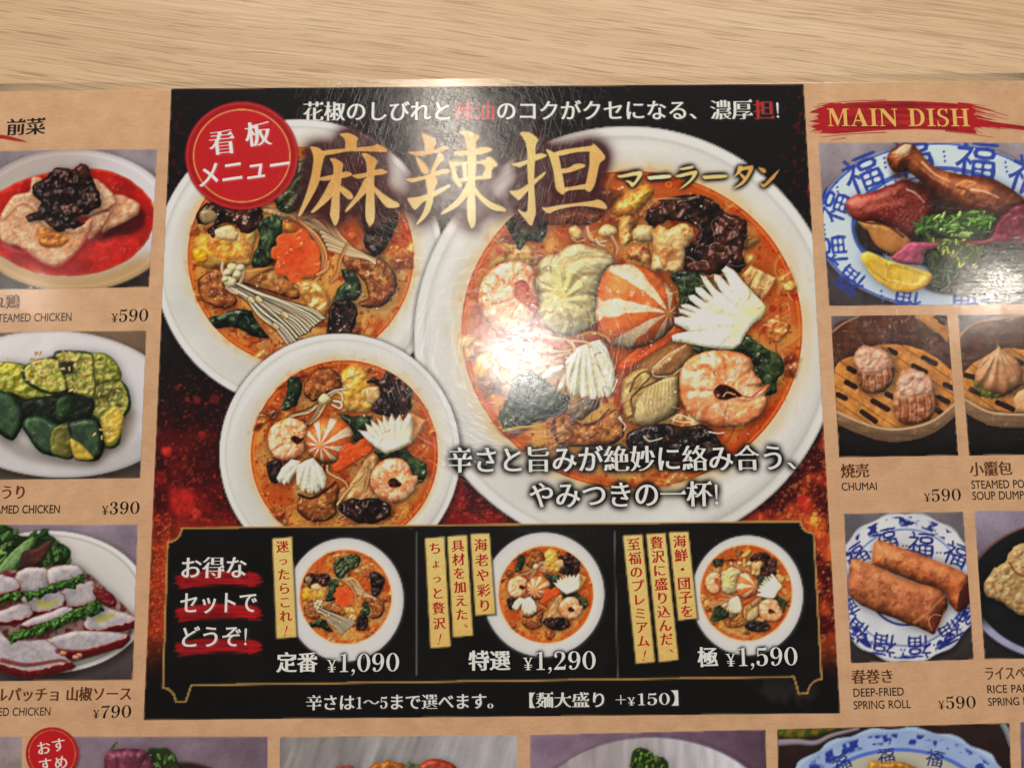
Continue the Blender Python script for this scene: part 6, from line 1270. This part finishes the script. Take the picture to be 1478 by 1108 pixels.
pb = spline(B4(list(map(tuple, wob(810, 560, 655, 450, 60, .022, 18, 1.0)))), True, 3); qx, qy = B4([(810, 560)])[0]
def wb(X, Y, d, c):
    r = np.hypot((X - qx) / 176, (Y - qy) / 121)
    c = C3((150, 168, 206))[None, None] * (1 + .04 * fbm(X, Y, 20, 2, 4) + .10 * sst(.96, .98, r))[..., None]
    c = mix(c, C3((44, 62, 140)), sst(.0, .45, fbm(X, Y, 12, 3, 9)) * sst(.79, .83, r) * (1 - sst(.91, .95, r)) * .95)
    c = mix(c, C3((176, 174, 160)), 1 - sst(.70, .74, r)); return mix(c, C3((84, 110, 186)), (1 - sst(.012, .03, np.abs(r - .74))) * .9)
fill(pb, (170, 180, 206), soft=1, fn=wb); reg('patterned_plate', pb, step=1.6)
for x, y, t in ((500, 300, -30), (740, 265, -6), (1000, 275, 14)): ink(place('福', *B4([(x, y)])[0], 26, t, 'brush'), (44, 52, 110), .9)
food('fried_piece', B4([(640, 320), (660, 285), (740, 295), (800, 290), (900, 325), (940, 420), (630, 420)]), (176, 128, 56), (150, 96, 40), R=7, bump=((7, 4),), spec=.3)
begin_photo('purple', 'dish_photo', 'sliver of a mauve photo at the right edge, cut by the frame', [(1472, 1041), (1575, 1038), (1575, 1185), (1476, 1185)], (120, 104, 132), (100, 86, 110))
CLIP = []; CUR = None
_keep = MAIN.a.copy(); crisp(MAIN, .35, .08); _pm = np.zeros(MAIN.a.shape[:2], np.float32)
_X, _Y = np.meshgrid(np.arange(MAIN.w) + MAIN.x0 + 0., np.arange(MAIN.h) + MAIN.y0 + 0.)
_pm = sst(-1, 1, pdist(PANEL, _X, _Y))[..., None]; MAIN.a = MAIN.a * (1 - _pm) + _keep * _pm     # the bowls are crisp already

# ---- headings and captions on the brown paper
def brush2(P, lab=None): brush(P, 71, (170, 28, 36), name='brush_stroke', parent='sheet')
NAMES['sheet'] = None
MDP = R1([(75, 130), (140, 105), (250, 92), (400, 84), (550, 84), (700, 92), (800, 108), (850, 130), (830, 150), (850, 172), (1100, 205), (1100, 222), (950, 205), (830, 210), (850, 240), (700, 222), (560, 218), (420, 222), (280, 232), (180, 240), (100, 236), (125, 222), (60, 208), (110, 190), (50, 180), (105, 168), (90, 156), (120, 146), (55, 140)])
brush2(MDP)
HL = [(R1(q), a, b) for q, a, b in (([(110, 255), (250, 240), (420, 232)], .8, 1.4), ([(160, 268), (230, 258)], .6, 1.2), ([(95, 100), (250, 86), (420, 80)], .7, 1.2), ([(560, 92), (760, 100), (900, 128), (1000, 156)], 2.4, .6), ([(700, 225), (820, 240), (930, 256)], 1.6, .6), ([(840, 190), (1000, 212), (1150, 228)], 2.2, 1))]
rs = np.random.RandomState(8)
for j in range(20):
    y = 98 + j * 6.8; x = rs.uniform(48, 105); HL.append((R1([(x + 110, y - 4 + rs.uniform(-3, 3)), (x + 50, y + 2), (x, y + 8 + rs.uniform(-3, 6))]), rs.uniform(1.4, 2.6), .5))
    x = rs.uniform(850, 1010); y0 = 96 + j * 6.4; HL.append((R1([(760, y0 - 2), (820, y0 + 3), (x, y0 + 6 + (x - 820) * .17 + rs.uniform(-4, 6))]), rs.uniform(1.5, 3.0), .5))
hairs(HL, (170, 28, 36), parent='sheet')
c, _ = line('MAIN DISH', 1195, 1400.5, 182, 182.5, 37, base=True)
shadow(c, (120, 12, 20), .8, 1, .5, (.8, .8)); text('heading_text', c, (226, 176, 96), 'sheet', 'pale gold heading on a red brush stroke')
c, _ = line('前菜', 9.5, 66, 184.5, 182.5, 26, 'bold'); text('heading_text', c, BLK, 'sheet', 'black heading at the left edge')
SW = L1([(-60, 232), (0, 228), (60, 240), (125, 262), (60, 258), (0, 248), (-60, 258)]); fill(spline(SW, True, 4), (164, 36, 38), .95, fn=lambda X, Y, d, c: c * (.9 + .2 * fbm(X, Y, 3, 2, 8, .2, 8))[..., None]); CUR = 'sheet'; reg('brush_stroke', spline(SW, True, 4)); CUR = None
CAP = []
def tl(s, x0, x1, y0, y1, em, col, face, name, label=None, **k):
    c, _ = line(s, x0, x1, y0, y1, em, face, **k); text(name, c, col, 'sheet', label)
for s, x0, x1, y0, y1 in (('よだれ鶏', -53.5, 29, 437, 435.4), ('たたききゅうり', -95, 35.6, 711.5, 710), ('たこのカルパッチョ 山椒ソース', -84, 190, 1003, 1000.6), ('焼売', 1213, 1254.4, 680, 679), ('小籠包', 1399, 1461, 677.5, 675.5), ('春巻き', 1228, 1288.6, 976.8, 975.5), ('ライスペーパー', 1422, 1524, 971.8, 969.5)):
    tl(s, x0, x1, y0, y1, 22, BRN, 'bold', 'dish_name')
for s, x0, x1, y0, y1, em in (('STEAMED CHICKEN', -9.5, 103, 465, 463, 17), ('STEAMED CHICKEN', -27, 86, 741, 740, 17), ('STEAMED CHICKEN', -41.5, 72.5, 1033, 1031.7, 17), ('CHUMAI', 1215, 1266, 707.6, 706.6, 16), ('STEAMED PORK', 1402.5, 1496, 705, 703.4, 17), ('SOUP DUMPLING', 1404, 1508, 721, 719.4, 17), ('DEEP-FRIED', 1232, 1305, 1005, 1003, 17), ('SPRING ROLL', 1232.4, 1315, 1023, 1021, 17), ('RICE PAPER', 1425.4, 1500, 999.7, 998, 16.5), ('SPRING ROLL', 1426.4, 1510, 1018, 1016, 16.5)):
    tl(s, x0, x1, y0, y1, em, (44, 36, 32), 'medium', 'english_name', base=True)
for s, x0, x1, y0, y1 in (('¥590', 160, 213.6, 464.8, 463.2), ('¥390', 146, 201, 742.3, 740.8), ('¥790', 133, 189, 1036, 1034.6), ('¥590', 1333.5, 1387.6, 724, 722.2), ('¥590', 1354, 1409, 1023, 1021.2)):
    tl(s, x0, x1, y0, y1, 26, (26, 22, 22), 'mincho', 'price_text', base=True)
# small badge at the lower left
badge(75.3, 1087, 38.4, 38.6, 'badge2', 'small red round badge at the bottom edge', .88)
cs = place('お', 63, 1079, 21, -8) + place('す', 84.5, 1074.5, 21, -8) + place('す', 65.5, 1103, 21, -8) + place('め', 88, 1099.5, 21, -8)
text('badge_text', cs, (230, 214, 208), 'badge2')
# ------------------------------------------------------------------ materials
def nodes(name):
    m = bpy.data.materials.new(name); m.use_nodes = True; nt = m.node_tree
    b = nt.nodes['Principled BSDF']
    def N(t, **k):
        n = nt.nodes.new(t)
        for a, v in k.items():
            if a in n.bl_rna.properties: setattr(n, a, v)
            else: n.inputs[a].default_value = v
        return n
    return m, nt, b, N, nt.links.new
def val(N, L, op, a, b=None):
    n = N('ShaderNodeMath', operation=op)
    for i, v in enumerate((a, b)):
        if v is None: continue
        if isinstance(v, (int, float)): n.inputs[i].default_value = v
        else: L(v, n.inputs[i])
    return n.outputs[0]
def gloss(nt, b, N, L):
    """clear laminate: slightly wavy film with fine wear scratches in every direction"""
    tc = N('ShaderNodeTexCoord').outputs['Object']
    peel = N('ShaderNodeTexNoise', Scale=420.0, Detail=2.0, Roughness=.5); L(tc, peel.inputs['Vector'])
    wave = N('ShaderNodeTexNoise', Scale=46.0, Detail=1.0); L(tc, wave.inputs['Vector'])
    grit = N('ShaderNodeTexNoise', Scale=1900.0, Detail=1.0); L(tc, grit.inputs['Vector'])
    acc = None
    for i in range(7):
        mp = N('ShaderNodeMapping', vector_type='TEXTURE'); mp.inputs['Rotation'].default_value = (0, 0, i * .4488 + .13 * (i % 3)); mp.inputs['Scale'].default_value = (1 / 90, 1 / 3000, 1)
        mp.inputs['Location'].default_value = (i * .031, i * .017, 0); L(tc, mp.inputs[0])
        n = N('ShaderNodeTexNoise', Scale=1.0, Detail=0.0); L(mp.outputs[0], n.inputs['Vector'])
        r = N('ShaderNodeMapRange'); r.inputs[1].default_value = .66; r.inputs[2].default_value = .74; L(n.outputs[0], r.inputs[0])
        acc = r.outputs[0] if acc is None else val(N, L, 'ADD', acc, r.outputs[0])
    h = val(N, L, 'ADD', val(N, L, 'MULTIPLY', peel.outputs[0], .000016), val(N, L, 'MULTIPLY', wave.outputs[0], .00008))
    h = val(N, L, 'ADD', h, val(N, L, 'MULTIPLY', grit.outputs[0], .0000075))
    h = val(N, L, 'SUBTRACT', h, val(N, L, 'MULTIPLY', acc, .0000042))
    bp = N('ShaderNodeBump', Strength=1.0, Distance=1.0); L(h, bp.inputs['Height'])
    L(bp.outputs[0], b.inputs['Coat Normal'])
    b.inputs['Coat Weight'].default_value = 1.0; b.inputs['Coat Roughness'].default_value = 0.125; b.inputs['Coat IOR'].default_value = 1.5
    b.inputs['Roughness'].default_value = 0.45; b.inputs['Specular IOR Level'].default_value = 0.06

INK, nt, b, N, L = nodes('printed_ink')
at = N('ShaderNodeAttribute', attribute_name='ink'); L(at.outputs['Color'], b.inputs['Base Color']); gloss(nt, b, N, L)

KRAFT, nt, b, N, L = nodes('brown_paper')
tc = N('ShaderNodeTexCoord').outputs['Object']
n1 = N('ShaderNodeTexNoise', Scale=130.0, Detail=5.0, Roughness=.6); n2 = N('ShaderNodeTexNoise', Scale=1500.0, Detail=2.0); n3 = N('ShaderNodeTexNoise', Scale=16.0, Detail=2.0)
for n in (n1, n2, n3): L(tc, n.inputs['Vector'])
mp = N('ShaderNodeMapping'); mp.inputs['Scale'].default_value = (260, 1500, 1); mp.inputs['Rotation'].default_value = (0, 0, .5); L(tc, mp.inputs[0])
n4 = N('ShaderNodeTexNoise', Scale=1.0, Detail=3.0); L(mp.outputs[0], n4.inputs['Vector'])
u = val(N, L, 'ADD', val(N, L, 'MULTIPLY', n1.outputs[0], .45), val(N, L, 'ADD', val(N, L, 'MULTIPLY', n2.outputs[0], .22), val(N, L, 'ADD', val(N, L, 'MULTIPLY', n3.outputs[0], .22), val(N, L, 'MULTIPLY', n4.outputs[0], .22))))
cr = N('ShaderNodeValToRGB'); L(u, cr.inputs[0]); e = cr.color_ramp.elements
def lin(c):
    c = np.asarray(c, float) / 255.0 if np.max(c) > 1.0 else np.asarray(c, float)
    return np.where(c <= .04045, c / 12.92, ((c + .055) / 1.055) ** 2.4)
def alb(c): return tuple(np.clip(lin(c) / E0, 0, .92)) + (1.0,)
e[0].position = .30; e[0].color = alb((178, 135, 100)); e[1].position = .70; e[1].color = alb((214, 172, 134))
L(cr.outputs[0], b.inputs['Base Color']); gloss(nt, b, N, L)

FILM, nt, b, N, L = nodes('clear_film')
gloss(nt, b, N, L)
tr = N('ShaderNodeBsdfTransparent'); tr.inputs[0].default_value = (.99, .99, .985, 1)
gl = N('ShaderNodeBsdfGlossy', Roughness=.16); bn = [n for n in nt.nodes if n.type == 'BUMP'][0]; L(bn.outputs[0], gl.inputs['Normal'])
fr = N('ShaderNodeFresnel', IOR=1.5); mx = N('ShaderNodeMixShader'); ge = N('ShaderNodeNewGeometry'); sz = N('ShaderNodeSeparateXYZ'); L(ge.outputs['True Normal'], sz.inputs[0])
L(val(N, L, 'MULTIPLY', val(N, L, 'MULTIPLY', fr.outputs[0], 1.3), val(N, L, 'GREATER_THAN', sz.outputs[2], .3)), mx.inputs[0])
L(tr.outputs[0], mx.inputs[1]); L(gl.outputs[0], mx.inputs[2]); L(mx.outputs[0], nt.nodes['Material Output'].inputs[0])

WOOD, nt, b, N, L = nodes('oak_veneer')
tc = N('ShaderNodeTexCoord').outputs['Object']
mp = N('ShaderNodeMapping'); mp.inputs['Rotation'].default_value = (0, 0, math.radians(8.5)); L(tc, mp.inputs[0])
dn = N('ShaderNodeTexNoise', Scale=7.0, Detail=2.0); L(mp.outputs[0], dn.inputs['Vector'])
sep = N('ShaderNodeSeparateXYZ'); L(mp.outputs[0], sep.inputs[0])
yy = val(N, L, 'ADD', sep.outputs[1], val(N, L, 'MULTIPLY', dn.outputs[0], .008))
def streak(sx, sy, det=3.0, off=0.0):
    cb = N('ShaderNodeCombineXYZ'); L(val(N, L, 'MULTIPLY', sep.outputs[0], sx), cb.inputs[0]); L(val(N, L, 'MULTIPLY', yy, sy), cb.inputs[1]); cb.inputs[2].default_value = off
    n = N('ShaderNodeTexNoise', Scale=1.0, Detail=det, Roughness=.6); L(cb.outputs[0], n.inputs['Vector']); return n.outputs[0]
g1 = streak(3.0, 170.0, 4.0); g2 = streak(11.0, 1300.0, 3.0, 3.3); g3 = streak(42.0, 1500.0, 1.0, 7.1); g5 = streak(2.6, 330.0, 2.0, 9.7); g4 = streak(2.2, 26.0, 2.0, 5.5)
u = val(N, L, 'ADD', val(N, L, 'MULTIPLY', g1, .40), val(N, L, 'ADD', val(N, L, 'MULTIPLY', g2, .34), val(N, L, 'MULTIPLY', g4, .26)))
cr = N('ShaderNodeValToRGB'); L(u, cr.inputs[0]); e = cr.color_ramp.elements
e[0].position = .28; e[0].color = alb((184, 151, 115)); e[1].position = .72; e[1].color = alb((220, 191, 157)); x = e.new(.5); x.color = alb((205, 173, 136))
pore = N('ShaderNodeMapRange'); pore.inputs[1].default_value = .54; pore.inputs[2].default_value = .63; L(g3, pore.inputs[0])
gate = N('ShaderNodeMapRange'); gate.inputs[1].default_value = .36; gate.inputs[2].default_value = .56; L(g2, gate.inputs[0])
pf = val(N, L, 'MULTIPLY', val(N, L, 'MULTIPLY', pore.outputs[0], gate.outputs[0]), .50)
vein = N('ShaderNodeMapRange'); vein.inputs[1].default_value = .60; vein.inputs[2].default_value = .72; L(g5, vein.inputs[0])
pf = val(N, L, 'MAXIMUM', pf, val(N, L, 'MULTIPLY', vein.outputs[0], .30))
mxc = N('ShaderNodeMix', data_type='RGBA'); L(pf, mxc.inputs[0]); L(cr.outputs[0], mxc.inputs[6]); mxc.inputs[7].default_value = alb((126, 92, 56))
L(mxc.outputs[2], b.inputs['Base Color'])
bp = N('ShaderNodeBump', Strength=.35, Distance=.0004); L(val(N, L, 'SUBTRACT', g2, pf), bp.inputs['Height']); L(bp.outputs[0], b.inputs['Normal'])
b.inputs['Roughness'].default_value = .42; b.inputs['Specular IOR Level'].default_value = .35

# ------------------------------------------------------------------ the table and the laminated sheet
def slab(name, x0, y0, x1, y1, z0, z1, mat, parent=None, r=.004, bev=.0):
    """flat slab with rounded corners"""
    pts = []
    for cx, cy, a in ((x1 - r, y1 - r, 0), (x0 + r, y1 - r, 90), (x0 + r, y0 + r, 180), (x1 - r, y0 + r, 270)):
        for k in range(7): t = math.radians(a + k * 15); pts.append((cx + r * math.cos(t), cy + r * math.sin(t)))
    n = len(pts); lv = [(z0, 0)] + ([(z1 - bev, 0), (z1, bev)] if bev else [(z1, 0)])
    cx, cy = (x0 + x1) / 2, (y0 + y1) / 2; vs = []
    for z, ins in lv:
        for x, y in pts: vs.append((x - math.copysign(ins, x - cx), y - math.copysign(ins, y - cy), z))
    fs = [tuple(range(n))[::-1], tuple(range((len(lv) - 1) * n, len(lv) * n))]
    for k in range(len(lv) - 1):
        for i in range(n): j = (i + 1) % n; fs.append((k * n + i, k * n + j, (k + 1) * n + j, (k + 1) * n + i))
    me = bpy.data.meshes.new(name); me.from_pydata(vs, [], fs); me.materials.append(mat)
    o = bpy.data.objects.new(name, me); COL.objects.link(o); o.parent = parent; return o

tx0, ty1 = plane(_TL[0], _TL[1]); tx1, ty2 = plane(_TR[0], _TR[1])
TOPY = float((ty1 + ty2) / 2) + .00002
LX = float(plane(-210, 500)[0]); RX = float(plane(1680, 500)[0]); BY = float(plane(700, 1560)[1])
table = slab('table', -.75, -.62, .75, .48, -.0322, -.0012, WOOD, r=.03, bev=.003)
table['label'] = 'pale oak table top with fine grain under the menu'; table['category'] = 'table'
menu = bpy.data.objects.new('menu', None); COL.objects.link(menu); menu.empty_display_size = .05
menu['label'] = 'laminated brown and black menu sheet printed with noodle bowls and side dishes'; menu['category'] = 'menu'
sheet = slab('paper_sheet', LX, BY, RX, TOPY, -.0008, 0.0, KRAFT, menu, .003, .00015)
film = slab('laminate_edge', LX - .0034, BY - .0034, RX + .0034, TOPY + .0034, -.00115, -.00095, FILM, menu, .006, .0001)

# ------------------------------------------------------------------ printed regions become thin sheets of ink
ZSTEP = 2.0e-6
def layer_up(items):
    """smallest stacking level that keeps every overprint above what it covers"""
    done = []
    for r in sorted(items, key=lambda r: r['z']):
        b = r['bx'] if 'bx' in r else bbox(np.vstack(r['c'])); lv = 1
        for q, l in done:
            if l >= lv and b[0] - 3 < q[2] and q[0] < b[2] + 3 and b[1] - 3 < q[3] and q[1] < b[3] + 3: lv = l + 1
        r['lv'] = lv; done.append((b, lv))
    return max(l for _, l in done)
layer_up(REG + TXT)
def newmesh(name, x, y, z, faces, colors, parent, label=None):
    me = bpy.data.meshes.new(name); n = len(x)
    me.vertices.add(n); co = np.stack([x, y, np.full(n, z)], 1).astype(np.float32); me.vertices.foreach_set('co', co.ravel())
    f = np.asarray(faces, np.int32); k = f.shape[1]
    me.loops.add(f.size); me.loops.foreach_set('vertex_index', f.ravel())
    me.polygons.add(len(f)); me.polygons.foreach_set('loop_start', np.arange(0, f.size, k, dtype=np.int32))
    me.update(calc_edges=True)
    a = me.attributes.new('ink', 'FLOAT_COLOR', 'POINT'); c4 = np.ones((n, 4), np.float32); c4[:, :3] = colors; a.data.foreach_set('color', c4.ravel())
    me.materials.append(INK); me.validate()
    o = bpy.data.objects.new(name, me); COL.objects.link(o); o.parent = parent
    if label: o['label'] = label
    return o
def inkcol(c): return np.clip(lin(np.clip(c, .001, .999)) / E0, 0, .9)

def region(r):
    st = r['step']; bx = r['bx']
    xs = np.arange(bx[0] - st * 1.5, bx[2] + st * 2, st); ys = np.arange(bx[1] - st * 1.5, bx[3] + st * 2, st)
    X, Y = np.meshgrid(xs, ys)
    f = r['sdf'] or polysdf(r['P'])
    def sd(x, y):
        d = f(x, y)
        for c in r['clip']: d = np.minimum(d, c(x, y))
        return d
    D = sd(X, Y); ctr = (D[:-1, :-1] + D[1:, :-1] + D[:-1, 1:] + D[1:, 1:]) / 4 > 0
    if ctr.sum() < 4: return None
    h, w_ = D.shape; I = np.arange(h * w_).reshape(h, w_)
    fc = np.stack([I[1:, :-1], I[1:, 1:], I[:-1, 1:], I[:-1, :-1]], -1)[ctr]
    used = np.unique(fc); mp = np.full(h * w_, -1); mp[used] = np.arange(len(used)); fc = mp[fc]
    x = X.ravel()[used].copy(); y = Y.ravel()[used].copy()
    cnt = np.bincount(fc.ravel(), minlength=len(used)); bd = cnt < 4           # rim of the grid: pull onto the outline
    for _ in range(3):
        q = np.where(bd)[0]; e = .15
        d0 = sd(x[q], y[q]); gx = (sd(x[q] + e, y[q]) - sd(x[q] - e, y[q])) / (2 * e); gy = (sd(x[q], y[q] + e) - sd(x[q], y[q] - e)) / (2 * e)
        g2 = np.maximum(gx * gx + gy * gy, .3); m = np.clip(d0, -st, st) / g2
        x[q] -= m * gx * .9; y[q] -= m * gy * .9
    return x, y, fc

ROOT = {}
def part_parent(key):
    return ROOT.get(key, menu)
for r in sorted(REG, key=lambda r: r['z']):
    g = region(r)
    if g is None: continue
    x, y, fc = g; col = inkcol(MAIN.sample(x, y))
    z = r['lv'] * ZSTEP; wx, wy = plane(x, y, z)
    key = r['parent']; first = key in NAMES and NAMES[key] and key not in ROOT
    if first:
        nm, lb = NAMES[key]; ROOT[key] = newmesh(nm, wx, wy, z, fc, col, menu, lb)
    else:
        newmesh(r['name'], wx, wy, z, fc, col, part_parent(key), r['label'])

from mathutils.geometry import delaunay_2d_cdt
def winding(conts, x, y):
    w_ = np.zeros(len(x), int)
    for P in conts:
        Q = np.roll(P, -1, 0)
        for (ax, ay), (bx, by) in zip(P, Q):
            if ay == by: continue
            c = ((ay > y) != (by > y)) & (x < (bx - ax) * (y - ay) / (by - ay) + ax)
            w_ += c * (1 if by > ay else -1)
    return w_
def fillmesh(conts):
    """triangulate glyph outlines; contours that overlap in extent are one glyph"""
    bs = [bbox(P) for P in conts]; grp = list(range(len(conts)))
    for i in range(len(conts)):
        for j in range(i):
            if bs[i][0] < bs[j][2] and bs[j][0] < bs[i][2] and bs[i][1] < bs[j][3] and bs[j][1] < bs[i][3]:
                a, b_ = grp[i], grp[j]; grp = [b_ if g == a else g for g in grp]
    V, F, n = [], [], 0
    for g in sorted(set(grp)):
        cs = [conts[i] for i in range(len(conts)) if grp[i] == g]; vs, es = [], []
        for P in cs:
            k = len(vs); m = len(P); vs += [Vector((float(p[0]), float(p[1]))) for p in P]; es += [(k + i, k + (i + 1) % m) for i in range(m)]
        r = delaunay_2d_cdt(vs, es, [], 0, 1e-4)
        v = np.array([(p.x, p.y) for p in r[0]]); f = np.array([q for q in r[2] if len(q) == 3], int)
        if len(f) == 0: continue
        c = v[f].mean(1); f = f[winding(cs, c[:, 0], c[:, 1]) != 0]
        V.append(v); F.append(f + n); n += len(v)
    return np.vstack(V), np.vstack(F)
for t in TXT:
    v, f = fillmesh(t['c'])
    if len(f) == 0: continue
    x, y = v[:, 0], v[:, 1]; z = t['lv'] * ZSTEP; wx, wy = plane(x, y, z)
    a, bb = f[:, 0], f[:, 1]; c = f[:, 2]
    ar = (wx[bb] - wx[a]) * (wy[c] - wy[a]) - (wx[c] - wx[a]) * (wy[bb] - wy[a])
    f = np.where((ar < 0)[:, None], f[:, ::-1], f)
    col = np.broadcast_to(inkcol(C3(t['col']))[None], (len(x), 3))
    newmesh(t['name'], wx, wy, z, f, col, part_parent(t['parent']), t['label'])

bpy.data.objects.remove(_to)
